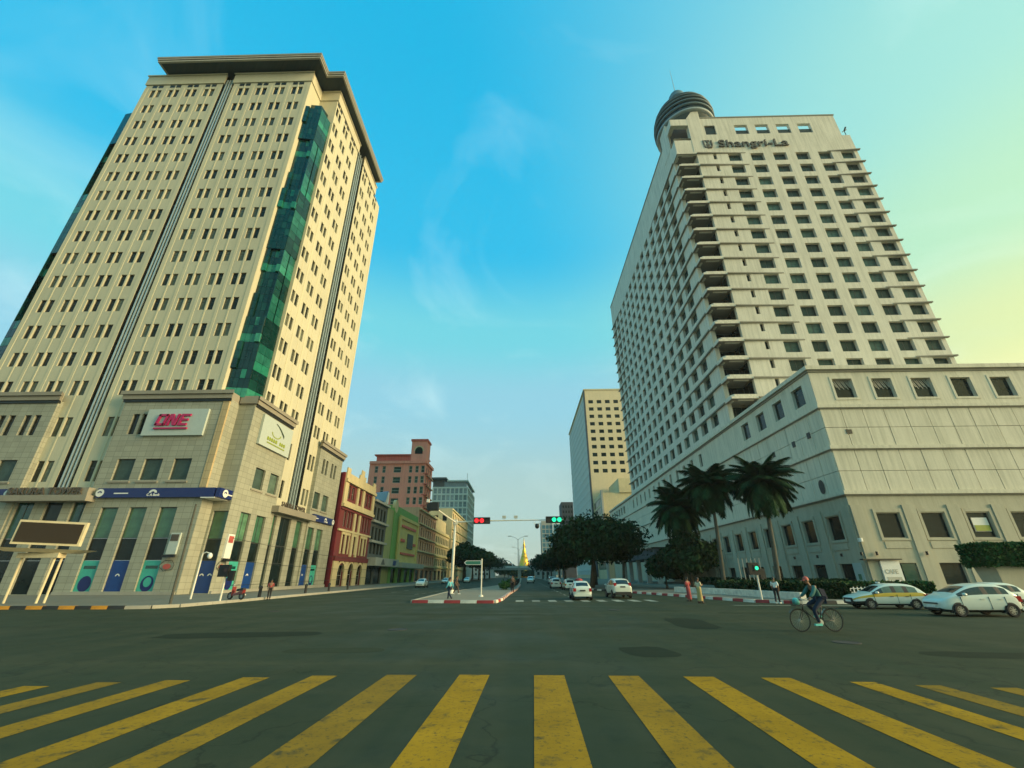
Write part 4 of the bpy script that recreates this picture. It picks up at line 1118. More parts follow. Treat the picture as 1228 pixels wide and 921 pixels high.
mb = MB(); mb.lathe([(6.25, 121.9), (5.7, 122.9), (4.4, 124.1), (2.9, 125.0), (2.4, 125.2)], DC, 48); build(mb, 'drum_roof', 'drum', drum, smooth=True)
mb = MB(); mb.lathe([(2.3, 125.0), (2.3, 127.3), (2.6, 127.4), (2.6, 127.9), (2.2, 128.0), (2.2, 129.4), (1.7, 130.4), (0.8, 131.1), (0.2, 131.3)], DC, 32); build(mb, 'drum_cap', 'drum', drum, smooth=True)
mb = MB(); mb.cyl((DC[0], DC[1], 131), (DC[0], DC[1], 142.5), .12, .04, 6); build(mb, 'mast', 'steel', drum)
# lettering and emblem on the crown
me = text_mesh('Shangri-La', 3.35, 'letter', 0.14, bold=0.02, space=1.02)
sx = 17.4 / max(1e-3, max(v.co.x for v in me.vertices))
link('hotel_letters', me, hotel, face_matrix((50.2, HY - .22, 99.45), (0, -1)) @ Matrix.Diagonal((sx, 1, 1, 1)))
mb = MB()
for pts in ([(46.6, 100.0), (46.9, 99.2), (48.6, 99.2), (48.9, 100.0), (48.5, 100.0), (48.3, 99.65), (47.2, 99.65), (47.0, 100.0)], [(46.6, 101.9), (46.6, 100.2), (46.95, 100.2), (46.95, 101.9)], [(48.55, 101.9), (48.55, 100.2), (48.9, 100.2), (48.9, 101.9)], [(47.1, 101.9), (47.75, 100.9), (48.4, 101.9)], [(47.2, 100.3), (47.75, 100.75), (48.3, 100.3), (47.75, 99.9)]):
    mb.poly([(x, HY - .25, z) for x, z in pts])
    for i in range(len(pts)):
        a, b = pts[i], pts[(i + 1) % len(pts)]
        mb.quad((b[0], HY - .25, b[1]), (a[0], HY - .25, a[1]), (a[0], HY, a[1]), (b[0], HY, b[1]))
build(mb, 'hotel_emblem', 'letter', hotel)
mb = MB(); mb.cyl((83.2, HY + .4, 102.9), (83.2, HY + .4, 105.2), .08, n=6); mb.cyl((82.6, HY + .4, 104.6), (83.9, HY + .4, 105.4), .10, n=6); mb.cyl((83.2, HY + .3, 105.0), (83.6, HY + .1, 105.9), .22, n=6); build(mb, 'roof_floodlight', 'bronze', hotel)

# podium in four tiers
PXH, PYH, PXR, PYF = 39.1, 54.0, 92.0, 200.0
Z1, Z2, Z3, Z4 = 10.6, 16.2, 21.7, 27.2
pm = MB(); pw = []
fx = [41.95 + 5.2 * i for i in range(9)]
sy = [56.25 + 5.2 * i for i in range(26)]
hb = [(x - PXH, x - PXH + 2.65, 5.65, 8.4) for x in fx] + [(x - PXH, x - PXH + 2.65, 0.7, 2.95) for x in fx]
wall_holes(pm, (PXH, PYH), (0, -1), PXR - PXH, 0.1, Z1, hb, 0.4, 0)
sb_ = [(PYF - y - 2.45, PYF - y, 5.65, 8.4) for y in sy[:14]] + [(PYF - y - 2.45, PYF - y, .7, 2.95) for y in sy[:8]]
wall_holes(pm, (PXH, PYF), (-1, 0), PYF - PYH, 0.1, Z1, sb_, 0.4, 0)
build(pm, 'podium_base_wall', 'hbase', hotel)
for o_, n_, hs_ in (((PXH, PYH), (0, -1), hb), ((PXH, PYF), (-1, 0), sb_)):
    for (u0, u1, a, b) in hs_:
        w_ = window(hotel, at_wall(o_, n_, u0, a), n_, u1 - u0, b - a, 0.34, ('frame', 'dglass'), name='podium_window', fr=0.07)
        mx = wall_matrix((o_[0], o_[1], 0), n_)
        if a > 5:
            mb = MB()                                            # moulded surround with a sunk panel below
            mb.box(u0 - .35, u0 - .06, -.10, .02, a - .3, b + .5); mb.box(u1 + .06, u1 + .35, -.10, .02, a - .3, b + .5); mb.box(u0 - .05, u1 + .05, -.10, .02, b + .12, b + .5); mb.box(u0 - .05, u1 + .05, -.10, .02, a - .3, a - .1)
            build(mb, 'window_surround', 'hbase', w_, mx)
            mb = MB(); mb.box(u0 - .12, u1 + .12, -.07, .02, a - 1.15, a - .42); build(mb, 'apron_panel', 'hbase', w_, mx)
# piers between the base windows
for x in [PXH + .75] + [x_ + 3.95 for x_ in fx[:-1]]:
    mb = MB(); mb.box(x - .75, x + .75, PYH - .16, PYH + .02, .1, 9.35); build(mb, 'base_pier', 'hbase', hotel)
for y in [y_ - 1.4 for y_ in sy[:14]]:
    mb = MB(); mb.box(PXH - .16, PXH + .02, y - .7, y + .7, .1, 9.35); build(mb, 'base_pier', 'hbase', hotel)
core = MB(); core.box(PXH + .12, PXR, PYH + .12, PYF, Z1 + .002, Z3); build(core, 'podium_core', 'hjoint', hotel)
# stone panels of the two blank tiers, one by one
PAN = {}
def panel(p, n, w, h):
    key = (round(w, 2), round(h, 2))
    if key not in PAN:
        mb = MB(); mb.hexa([(0.04, -.16, .03), (w - .04, -.16, .03), (w - .04, .06, .03), (.04, .06, .03)], [(.04, -.16, h - .03), (w - .04, -.16, h - .03), (w - .04, .06, h - .03), (.04, .06, h - .03)])
        PAN[key] = mb.mesh('stone_panel', 'hpanel')
    mx = wall_matrix(p, n)
    link('stone_panel', PAN[key], hotel, mx @ Matrix.Translation((0, 0.10 + rnd.uniform(-.012, .012), 0)))
for z0, z1 in ((Z1 + .45, 13.45), (13.45, Z2), (Z2 + .45, 19.05), (19.05, Z3)):
    for i in range(13): panel((PXH + 2.72 * i, PYH, z0), (0, -1), 2.72, z1 - z0)
    for i in range(22): panel((PXH, PYH + 2.72 * (i + 1), z0), (-1, 0), 2.72, z1 - z0)
    for i in range(16): panel((PXH, PYH + 2.72 * 22 + 5.4 * (i + 1), z0), (-1, 0), 5.4, z1 - z0)
# top storey with square openings
tm = MB(); tw = []
hf = [(x - PXH, x - PXH + 2.6, 23.15, 25.9) for x in fx]
wall_holes(tm, (PXH, PYH), (0, -1), PXR - PXH, Z3, Z4, hf, 0.5)
ys = [(56.1 + 5.2 * i, 2.5) for i in range(4)] + [(93 + 5.2 * i, 1.5) for i in range(13)] + [(170 + 4.6 * i, 2.6) for i in range(6)]
hs_ = [(PYF - y - w, PYF - y, 23.15, 25.9) for y, w in ys]
wall_holes(tm, (PXH, PYF), (-1, 0), PYF - PYH, Z3, Z4, hs_, 0.5)
tm.quad((PXH, PYH, Z4), (PXR, PYH, Z4), (PXR, PYF, Z4), (PXH, PYF, Z4))
tm.quad((PXR, PYF, 0.1), (PXH, PYF, 0.1), (PXH, PYF, Z4), (PXR, PYF, Z4)); tm.quad((PXR, PYH, .1), (PXR, PYF, .1), (PXR, PYF, Z4), (PXR, PYH, Z4))
build(tm, 'podium_top_wall', 'hpanel', hotel)
for i, (u0, u1, a, b) in enumerate(hf):
    w_ = window(hotel, at_wall((PXH, PYH), (0, -1), u0, a), (0, -1), u1 - u0, b - a, 0.42, ('framel', 'dglass'), name='podium_window', fr=0.06)
    mx = wall_matrix((PXH, PYH, 0), (0, -1))
    mb = MB(); mb.box(u0 - .3, u0, -.06, .02, a - .3, b + .3); mb.box(u1, u1 + .3, -.06, .02, a - .3, b + .3); mb.box(u0, u1, -.06, .02, b, b + .3); mb.box(u0, u1, -.06, .02, a - .3, a); build(mb, 'window_surround', 'hpanel', w_, mx)
    if i < 3:                                                    # slanting pale bars stand in for a louvre reflection in the glass
        for q in range(9):
            uu = u0 + .1 + q * .28
            zt = b - .08; zb = b - 1.2 - .25 * (q % 2)
            mb = MB(); mb.hexa([(min(uu + .5, u1 - .12), .30, zb), (min(uu + .58, u1 - .04), .30, zb), (min(uu + .58, u1 - .04), .36, zb), (min(uu + .5, u1 - .12), .36, zb)], [(uu, .30, zt), (uu + .08, .30, zt), (uu + .08, .36, zt), (uu, .36, zt)]); build(mb, 'reflection_bar', 'framel', w_, mx)
for (u0, u1, a, b) in hs_: window(hotel, at_wall((PXH, PYF), (-1, 0), u0, a), (-1, 0), u1 - u0, b - a, 0.42, ('framel', 'dglass'), name='podium_window', fr=0.06)
def ring(name, z0, z1, out, mat):
    mb = MB()
    mb.prism([(PXH - out, PYH - out), (PXR, PYH - out), (PXR, PYH + .02), (PXH + .02, PYH + .02), (PXH + .02, PYF), (PXH - out, PYF)], z0, z1); build(mb, name, mat, hotel)
for z in (Z1, Z2, Z3):
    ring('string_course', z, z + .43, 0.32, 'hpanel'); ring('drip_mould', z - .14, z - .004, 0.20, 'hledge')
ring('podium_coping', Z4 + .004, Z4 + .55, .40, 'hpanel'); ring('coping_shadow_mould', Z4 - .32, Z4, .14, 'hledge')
# wall vents, shield crest, small downlights
for y, z in ((60.6, 18.4), (66.0, 18.3), (57.0, 18.6)):
    mb = MB(); mb.box(PXH - .12, PXH - .04, y, y + .7, z, z + .8); build(mb, 'vent', 'bronze', hotel)
mb = MB(); mb.box(41.6, 42.3, PYH - .12, PYH - .04, 18.2, 18.75); build(mb, 'vent', 'bronze', hotel)
mb = MB(); mb.poly([(PXH - .14, 57.6 + .55 * math.cos(t * math.pi / 10), 12.3 + .75 * math.sin(t * math.pi / 10) - (.3 if 11 < t < 19 else 0)) for t in range(20)][::-1]); build(mb, 'crest', 'bronze', hotel)
for y in (53.9, 57.3, 62.0, 67.2):
    mb = MB(); mb.cyl((PXH - .35, y, 3.75), (PXH - .35, y, 4.1), .13, n=8); build(mb, 'wall_light', 'bronze', hotel)
for x in [40.3] + [x_ + 3.95 for x_ in fx[:5]]:
    mb = MB(); mb.cyl((x, PYH - .38, 3.75), (x, PYH - .38, 4.15), .13, n=8); build(mb, 'wall_light', 'bronze', hotel)
mb = MB(); mb.cyl((PXH - .3, PYH - .5, 5.2), (PXH - .3, PYH - .5, 5.6), .24, n=10); build(mb, 'wall_camera', 'white', hotel)
# shopfront boards at ground level
mb = MB(); mb.box(40.3, 42.4, PYH - .42, PYH - .25, .8, 3.15); cf = build(mb, 'shop_board', 'white', hotel)
me = text_mesh('CAFE', 0.62, 'framel', 0.01, bold=0.02); link('board_letters', me, cf, face_matrix((40.5, PYH - .44, 1.85), (0, -1)))
mb = MB(); mb.box(40.55, 42.15, PYH - .44, PYH - .425, 1.2, 1.5); build(mb, 'board_print', 'framel', cf)
mb = MB(); mb.box(42.95, 44.6, PYH + .1, PYH + .2, .75, 2.9); build(mb, 'shop_poster', 'teal', hotel)
mb = MB(); mb.box(PXH - .3, PXH - .17, 54.6, 56.0, .9, 3.0); pb = build(mb, 'shop_board', 'signgrey', hotel)
mb = MB(); mb.box(PXH - .32, PXH - .305, 55.0, 55.5, 1.2, 1.8); build(mb, 'board_print', 'ggreen', pb)
mb = MB(); mb.box(38.3, 42.6, PYH - .7, PYH - .17, 3.25, 3.38); build(mb, 'shop_awning', 'bronze', hotel)
mb = MB(); mb.box(52.9, 54.7, PYH + .18, PYH + .28, 6.3, 7.85); ws = build(mb, 'window_banner', 'white', hotel)
mb = MB(); mb.box(52.95, 54.65, PYH + .14, PYH + .176, 6.35, 7.0); build(mb, 'banner_print', 'lime', ws)
# porte-cochere
pc = thing('entrance_canopy', 'long dark porte-cochere on pale columns in front of the hotel', 'canopy', (32, 108, 0.15))
mb = MB(); mb.box(26, 38.6, 92, 126, 4.9, 6.6); build(mb, 'canopy_roof', 'slate', pc)
mb = MB(); mb.box(25.8, 38.6, 91.8, 126.2, 6.61, 6.85); build(mb, 'canopy_edge', 'bronze', pc)
for y in (93.5, 101.5, 109.5, 117.5, 124.5):
    mb = MB(); mb.box(26.5, 27.4, y - .45, y + .45, .15, 4.895); build(mb, 'column', 'greyl', pc)

# ================================================================== TOWERS BEYOND THE HOTEL
class Shell:
    """rectangular building: walls with openings on S (camera), E (+X), W (-X) faces, and a flat roof"""
    def __init__(s, parent, x0, x1, y0, y1, z0, z1):
        s.p = parent; s.b = (x0, x1, y0, y1, z0, z1); s.h = {'S': [], 'E': [], 'W': [], 'N': []}
    def face(s, f):
        x0, x1, y0, y1, z0, z1 = s.b
        return {'S': ((x0, y0), (0, -1), x1 - x0), 'E': ((x1, y0), (1, 0), y1 - y0), 'N': ((x1, y1), (0, 1), x1 - x0), 'W': ((x0, y1), (-1, 0), y1 - y0)}[f]
    def add(s, f, u0, u1, a, b): s.h[f].append((u0, u1, a, b))
    def grid(s, f, us, w, zs, h):
        for z in zs:
            for u in us: s.add(f, u, u + w, z, z + h)
    def build(s, mat, depth=0.3, win=('frame', 'dglass'), fr=0.06, bars=(), hbars=(), name='wall', wname='window', maxwin=300, wd=None):
        x0, x1, y0, y1, z0, z1 = s.b; mb = MB()
        for f in 'SENW':
            o, n, W = s.face(f); wall_holes(mb, o, n, W, z0, z1, s.h[f], depth)
        mb.quad((x0, y0, z1), (x1, y0, z1), (x1, y1, z1), (x0, y1, z1))
        build(mb, name, mat, s.p)
        k = 0; rest = MB()
        for f in 'SEWN':
            o, n, W = s.face(f)
            for (u0, u1, a, b) in s.h[f]:
                if k < maxwin: window(s.p, at_wall(o, n, u0, a), n, u1 - u0, b - a, (wd if wd else depth - .05), win, wname, fr, bars, hbars); k += 1
                else: window_into(rest, at_wall(o, n, u0, a), n, u1 - u0, b - a, (wd if wd else depth - .05), fr, bars, hbars)
        if rest.f: o = build(rest, 'distant_windows', list(win), s.p); o['kind'] = 'stuff'
    def trim(s, name, f, u0, u1, a, b, out, mat):
        o, n, W = s.face(f); mb = MB(); mb.box(u0, u1, -out, .02, a, b); return build(mb, name, mat, s.p, wall_matrix((o[0], o[1], 0), n))

K2 = 0.9208
T2 = thing('office_tower', 'peach office tower with small square windows and ribbed grey side behind the hotel', 'building', (50, 250, 0))
t2 = Shell(T2, 36.9, 58.0, 230.2, 317, 0.0, 99.2)
zt = lambda z: 1.8 + (z - 1.8) * K2
t2.grid('S', [1.75 + 4.72 * i for i in range(4)], 2.65, [zt(98.75 - 4.76 * i) for i in range(10)], 2.05)
t2.build('peach', 0.35, ('frame', 'dglass'))
for y in range(48):                                             # ribbed street side
    mb = MB(); yy = 233 + y * 1.74; mb.hexa([(36.55, yy, 2), (36.95, yy, 2), (36.95, yy + .9, 2), (36.55, yy + .9, 2)], [(36.55, yy, 97), (36.95, yy, 97), (36.95, yy + .9, 97), (36.55, yy + .9, 97)]); build(mb, 'rib', 'steelgrey', T2)
mb = MB(); mb.box(36.3, 36.88, 230.0, 232.6, 1, 99.0); build(mb, 'dark_fin', 'slate', T2)
for z in range(22):
    mb = MB(); mb.box(36.45, 36.93, 233, 316.5, 4 + z * 4.35, 4.6 + z * 4.35); build(mb, 'side_band', 'steelgrey', T2)
mb = MB(); mb.box(36.2, 58.3, 229.9, 317.2, 99.204, 99.9); build(mb, 'coping', 'beige', T2)
B2 = thing('office_annex', 'low beige block with grey glass street front below the peach tower', 'building', (50, 215, 0))
b2 = Shell(B2, 37.2, 60, 206, 229.5, 0.0, 37.0)
b2.grid('W', [1 + 3.7 * i for i in range(6)], 3.2, [4 + 4 * i for i in range(8)], 3.2)
b2.build('beige', 0.2, ('frame', 'dglass'))
mb = MB(); mb.box(45.5, 60, 205.2, 229, 37.01, 43.5); build(mb, 'upper_block', 'beige', B2)
mb = MB(); mb.box(37.0, 37.9, 205.6, 207.8, .1, 38.2); build(mb, 'pale_pier', 'greyl', B2)
D1 = thing('slate_tower', 'narrow dark slate tower beyond the peach office tower', 'building', (33, 330, 0))
d1 = Shell(D1, 29.3, 38.0, 330, 350, 0, 51.5); d1.grid('S', [0.8 + 2.0 * i for i in range(4)], 1.3, [22 + 3.6 * i for i in range(8)], 1.9); d1.build('slate', .25, ('frame', 'dglass'))
G1 = thing('blue_tower', 'far blue glass tower with white frame beside the dark tower', 'building', (28, 430, 0))
g1 = Shell(G1, 17.9, 39.0, 420, 445, 0, 48); g1.grid('S', [0.6 + 3.4 * i for i in range(6)], 2.9, [2 + 3.9 * i for i in range(11)], 3.3); g1.grid('W', [1 + 4.5 * i for i in range(5)], 4.0, [2 + 3.9 * i for i in range(11)], 3.3)
g1.build('greyl', .25, ('framel', 'blueglass'))
mb = MB(); mb.box(28, 38.6, 419.4, 419.99, 24, 47); build(mb, 'white_frame', 'white', G1)
mb = MB(); mb.box(29.5, 37.2, 419.1, 419.39, 25.5, 45); build(mb, 'frame_glazing', 'blueglass', G1)
# ================================================================== STREET ROW ON THE LEFT
SX = -32.1
# --- maroon and cream colonial house
MR = thing('colonial_house', 'maroon and cream colonial shophouse with arched ground floor next to the bank tower', 'building', (-38, 87, 0.15))
m = Shell(MR, -46, SX, 78.3, 95.4, 0.1, 19.0)
W_ = 95.4 - 78.3
up = []
for u in (2.2, 4.2, 12.0, 14.0): up.append((u, u + 1.3))
for a, b in up: m.add('E', a, b, 14.9, 17.2)
for u in (2.0, 3.75, 5.5 - .2, 11.6, 13.2, 14.8): m.add('E', u, u + 1.0, 9.9, 12.6)
for u in (2.4, 4.4, 11.9, 13.9): m.add('E', u, u + 1.1, 5.6, 8.6)
for u in (7.6, ): m.add('E', u + .3, u + 1.5, 14.9, 17.2); m.add('E', u + .3, u + 1.5, 9.9, 12.6); m.add('E', u + .3, u + 1.5, 5.6, 8.6)
m.add('E', 2.2, 5.2, .2, 3.6); m.add('E', 7.0, 9.6, .2, 3.9); m.add('E', 11.6, 14.4, .2, 3.6)
m.build('redbrick', 0.4, ('framel', 'dglass'), hbars=(0.5,))
mb = MB(); mb.quad((-46, 78.28, .1), (SX + .02, 78.28, .1), (SX + .02, 78.28, 19.2), (-46, 78.28, 19.2)); mb.box(SX - .5, SX + .015, 78.0, 78.279, .1, 19.2); build(mb, 'gable_wall', 'maroon', MR)
def tr(bl, f, u0, u1, a, b, out, mat, nm='moulding'): return bl.trim(nm, f, u0, u1, a, b, out, mat)
tr(m, 'E', 0.02, W_, 4.2, 5.0, .35, 'redbrick'); tr(m, 'E', 0, W_, 13.2, 13.75, .55, 'cream', 'cornice'); tr(m, 'E', .02, W_ - .02, 13.76, 14.3, .30, 'cream', 'cornice')
tr(m, 'E', 0, W_, 17.6, 18.2, .55, 'cream', 'cornice'); tr(m, 'E', .1, W_ - .1, 18.21, 19.3, .25, 'cream', 'parapet')
tr(m, 'E', 0.03, W_, 9.1, 9.45, .28, 'cream'); tr(m, 'E', 0.04, W_, 12.75, 13.15, .22, 'redbrick')
for u0, u1 in ((.05, 1.7), (6.6, 7.5), (9.6, 10.8), (15.8, 17.0)):
    tr(m, 'E', u0, u1, 14.32, 17.58, .26, 'cream', 'pilaster')
for u0, u1 in ((6.7, 7.6), (9.3, 10.2)): tr(m, 'E', u0, u1, 5.05, 12.7, .24, 'cream', 'pilaster')
for u in (2.4, 4.4, 11.9, 13.9, 7.9):
    tr(m, 'E', u - .38, u - .02, 5.4, 8.9, .16, 'cream', 'window_surround'); tr(m, 'E', u + 1.12, u + 1.48, 5.4, 8.9, .16, 'cream', 'window_surround'); tr(m, 'E', u - .45, u + 1.55, 8.61, 9.05, .2, 'cream', 'window_surround')
for u0, u1 in ((.05, 2.15), (5.25, 6.95), (9.65, 11.55), (14.45, 17.05)): tr(m, 'E', u0, u1, .1, 4.18, .22, 'cream', 'rusticated_pier')
for uc, r in ((3.7, 1.5), (8.3, 1.3), (13.0, 1.4)):
    o_, n_, _w = m.face('E'); mx = wall_matrix((o_[0], o_[1], 0), n_); mb = MB(); z0 = 2.5 if r > 1.35 else 2.7
    for t in range(10):
        t0, t1 = math.pi * t / 10, math.pi * (t + 1) / 10
        c_ = lambda k, t_: (uc + k * r * math.cos(t_), z0 + k * r * .95 * math.sin(t_))
        (a0, b0), (a1, b1), (a2, b2_), (a3, b3) = c_(1.0, t0), c_(1.0, t1), c_(1.28, t1), c_(1.28, t0)
        mb.hexa([(a0, -.24, b0), (a1, -.24, b1), (a1, .1, b1), (a0, .1, b0)], [(a3, -.24, b3), (a2, -.24, b2_), (a2, .1, b2_), (a3, .1, b3)])
    build(mb, 'arch', 'cream', MR, mx)
for u0, u1, z1 in ((.3, 1.9, 20.2), (15.3, 16.9, 20.1), (6.8, 10.3, 20.2), (7.7, 9.4, 21.3)): tr(m, 'E', u0, u1, 19.31 if z1 < 21 else 20.21, z1, .2 if z1 < 21 else .15, 'cream', 'finial_block')
# --- grey narrow building
GR = thing('grey_shophouse', 'narrow dark grey shophouse with white ledges and a blue flag board on the roof', 'building', (-38, 102, 0.15))
g = Shell(GR, -46, SX - .1, 95.45, 106.6, .1, 17.0)
for z in (6.1, 9.0, 13.2): g.grid('E', [1.2, 3.6, 6.0, 8.4], 1.6, [z], 2.6)
g.add('E', .6, 5.0, .2, 3.6); g.add('E', 5.8, 10.4, .2, 3.6)
g.build('grey', .3, ('frame', 'dglass'), bars=(0.5,))
for z in (8.3, 12.4, 16.7): tr(g, 'E', 0, 11.1, z, z + .45, .7, 'greyl', 'ledge')
cb = tr(g, 'E', 0.3, 18.5, 3.75, 5.35, 1.9, 'greyl', 'shop_sign')
for uc in (5.4, 14.5):
    mb = MB(); o_, n_, _w = g.face('E'); mx = wall_matrix((o_[0], o_[1], 0), n_)
    mb.poly([(uc - 1.5, -1.93, 4.0), (uc + 1.5, -1.93, 4.0), (uc + .5, -1.93, 5.1), (uc - .4, -1.93, 5.1)] if uc < 10 else [(uc - 1.4, -1.93, 4.0), (uc + 1.2, -1.93, 4.0), (uc + 1.6, -1.93, 5.0), (uc - 1.0, -1.93, 5.1)]); build(mb, 'sign_mark', 'grey' if uc < 10 else 'blueposter', cb, mx)
mb = MB(); mb.hexa([(SX - .3, 96.2, 17.3), (SX + .2, 96.2, 17.3), (SX + .2, 103.0, 17.6), (SX - .3, 103.0, 17.6)], [(SX - .3, 96.6, 18.6), (SX + .2, 96.6, 18.6), (SX + .2, 104.8, 20.4), (SX - .3, 104.8, 20.4)]); build(mb, 'roof_board', 'sky_poster', GR)
mb = MB(); mb.box(SX - 1, SX + .15, 104.85, 105.6, 17.5, 20.2); build(mb, 'roof_board_back', 'white', GR)
# --- green and yellow theatre
GN = thing('green_theatre', 'bright green and yellow theatre front with a framed blank panel', 'building', (-40, 124, 0.15))
gn = Shell(GN, -52, SX + .05, 112.0, 138.7, .1, 18.3)
for u in (2, 8.5, 15, 21): gn.add('E', u, u + 4.2, .2, 3.4)
gn.build('green', .4, ('frame', 'dglass'))
mb = MB(); mb.box(-51.9, SX - .1, 106.7, 111.99, .1, 16.8); build(mb, 'side_wing', 'olive', GN)
fp = tr(gn, 'E', 4.6, 25.4, 5.2, 16.0, .35, 'ycream', 'front_panel')
o_, n_, _w = gn.face('E'); mx = wall_matrix((o_[0], o_[1], 0), n_)
for a, b, c, d in ((4.2, 5.4, 4.9, 16.3), (24.6, 25.9, 4.9, 16.3), (5.41, 24.59, 15.5, 16.3), (5.41, 24.59, 4.9, 5.6)):
    mb = MB(); mb.box(a, b, -.65, -.36, c, d); build(mb, 'panel_frame', 'ycream', fp, mx)
for a, b, c, d, mt in ((6.8, 22.5, 13.6, 14.2, 'pinkd'), (7.5, 23, 6.9, 7.4, 'pinkd'), (13.5, 19.5, 8.6, 12.4, 'grey'), (6.8, 10.5, 10.0, 10.7, 'pinkd'), (20.5, 23.2, 9.6, 10.2, 'pinkd')):
    mb = MB(); mb.box(a, b, -.62, -.355, c, d); build(mb, 'panel_relief', mt, fp, mx)
tr(gn, 'E', 3.5, 29, 3.7, 4.85, 2.2, 'greyl', 'street_awning')
mb = MB(); mb.cyl((SX - .6, 113.5, 18.1), (SX + .06, 113.5, 18.1), 1.6, n=16); build(mb, 'gable_ornament', 'cream', GN)
# --- pink high-rise
PK = thing('pink_tower', 'tall salmon pink apartment tower with an arched lookout on its roof', 'building', (-43, 153, 0))
pk = Shell(PK, -52.5, -33.0, 147.2, 159.0, .1, 38.0)
zz = [34.2 - 3.55 * i for i in range(7)]
for u in (1.95, 4.6, 13.8, 16.0): pk.grid('S', [u], 1.15, zz, 2.35)
pk.grid('S', [8.5], 2.6, [z + .05 for z in zz], 2.0); pk.grid('S', [18.0], 1.2, zz, 2.4)
pk.grid('E', [1.5, 4.6, 7.7], 1.7, [34.2 - 3.55 * i for i in range(9)], 2.2)
pk.build('pink', .3, ('framel', 'pglass'), fr=0.12, hbars=(0.5,))
for f, W2 in (('S', 19.5), ('E', 11.8)):
    tr(pk, f, 0, W2, 37.3, 38.2, .5 if f == 'S' else .499, 'pink', 'cornice')
mb = MB(); mb.box(-50.8, -34.5, 148.5, 158, 38.21, 40.5); build(mb, 'attic', 'pinkd', PK)
mb = MB(); mb.box(-51.5, -33.8, 147.9, 158.4, 40.51, 40.9); build(mb, 'attic_roof', 'pinkd', PK)
lk = Shell(PK, -38.5, -33.1, 147.4, 153.2, 38.22, 45.4); lk.build('pink', .3, name='lookout')
mb = MB(); mb.box(-38.8, -32.8, 147.1, 153.5, 45.41, 46.1); build(mb, 'lookout_coping', 'pinkd', PK)
o_, n_, _w = lk.face('S'); mx = wall_matrix((o_[0], o_[1], 0), n_)
mb = MB(); mb.poly([(2.7 + 1.35 * math.cos(t * math.pi / 12), -.06, 41.8 + 1.5 * math.sin(t * math.pi / 12)) for t in range(13)] + [(1.35, -.06, 40.8), (4.05, -.06, 40.8)]); build(mb, 'arched_window', 'dglass', PK, mx)
mb = MB()
for t in range(12):
    t0, t1 = math.pi * t / 12, math.pi * (t + 1) / 12
    q_ = lambda k, t_: (2.7 + 1.35 * k * math.cos(t_), -.1, 41.8 + 1.5 * k * math.sin(t_))
    mb.quad(q_(1, t0), q_(1, t1), q_(1.25, t1), q_(1.25, t0))
build(mb, 'window_arch', 'cream', PK, mx)
for z in zz: mb = MB(); mb.box(-33.7, -32.2, 147.0, 148.6, z - .5, z - .15); build(mb, 'corner_balcony', 'pinkd', PK)
for i in range(9): mb = MB(); mb.box(-33.02, -32.3, 149.0, 158.5, 33.4 - 3.55 * i, 33.75 - 3.55 * i); build(mb, 'balcony', 'pinkside', PK)
# --- old pink-brown terrace below, cream block, yellow block
OT = thing('brown_terrace', 'weathered salmon terrace house with balconies between theatre and cream block', 'building', (-38, 150, 0.15))
ot = Shell(OT, -46, SX, 139.0, 168.5, .1, 21.5)
ot.grid('E', [1.2 + 3.6 * i for i in range(8)], 1.8, [5.2, 9.2, 13.2, 17.2], 2.6); ot.grid('E', [1.2 + 7.2 * i for i in range(4)], 5, [.2], 3.2)
ot.build('pinkside', .35, ('frame', 'dglass'))
for z in (4.3, 8.6, 12.6, 16.6, 20.8): tr(ot, 'E', .1, 29.3, z, z + .3, .7, 'cream', 'ledge')
CR = thing('cream_block', 'yellow cream office block with banded storeys further down the left side', 'building', (-38, 185, 0.15))
cr_b = Shell(CR, -46, SX, 169.0, 200.5, .1, 18.0)
cr_b.grid('E', [1.0 + 3.85 * i for i in range(8)], 2.4, [5.2, 9.2, 13.2], 2.3); cr_b.grid('E', [1.0 + 7.7 * i for i in range(4)], 5.4, [.2], 3.3)
cr_b.build('cream', .3, ('framel', 'dglass'))
for z in (4.3, 8.2, 12.2, 16.6): tr(cr_b, 'E', .1, 31.3, z, z + .35, .5, 'ycream', 'ledge')
mb = MB(); mb.box(-45, -33.5, 172, 199, 18.01, 23.0); build(mb, 'roof_storey', 'cream', CR)
YB = thing('ochre_block', 'old ochre office block half hidden by street trees', 'building', (-38, 228, 0.15))
yb = Shell(YB, -50, -31.5, 203, 262, .1, 30)
yb.grid('E', [2 + 5.6 * i for i in range(10)], 2.6, [5 + 4.1 * i for i in range(6)], 2.5); yb.grid('S', [2 + 4 * i for i in range(4)], 2, [20, 24.5], 2.4)
yb.build('cream', .35, ('frame', 'dglass'))
for i in range(7): tr(yb, 'E', .1, 58.8, 4.3 + 4.1 * i, 4.6 + 4.1 * i, .6, 'olive', 'ledge')
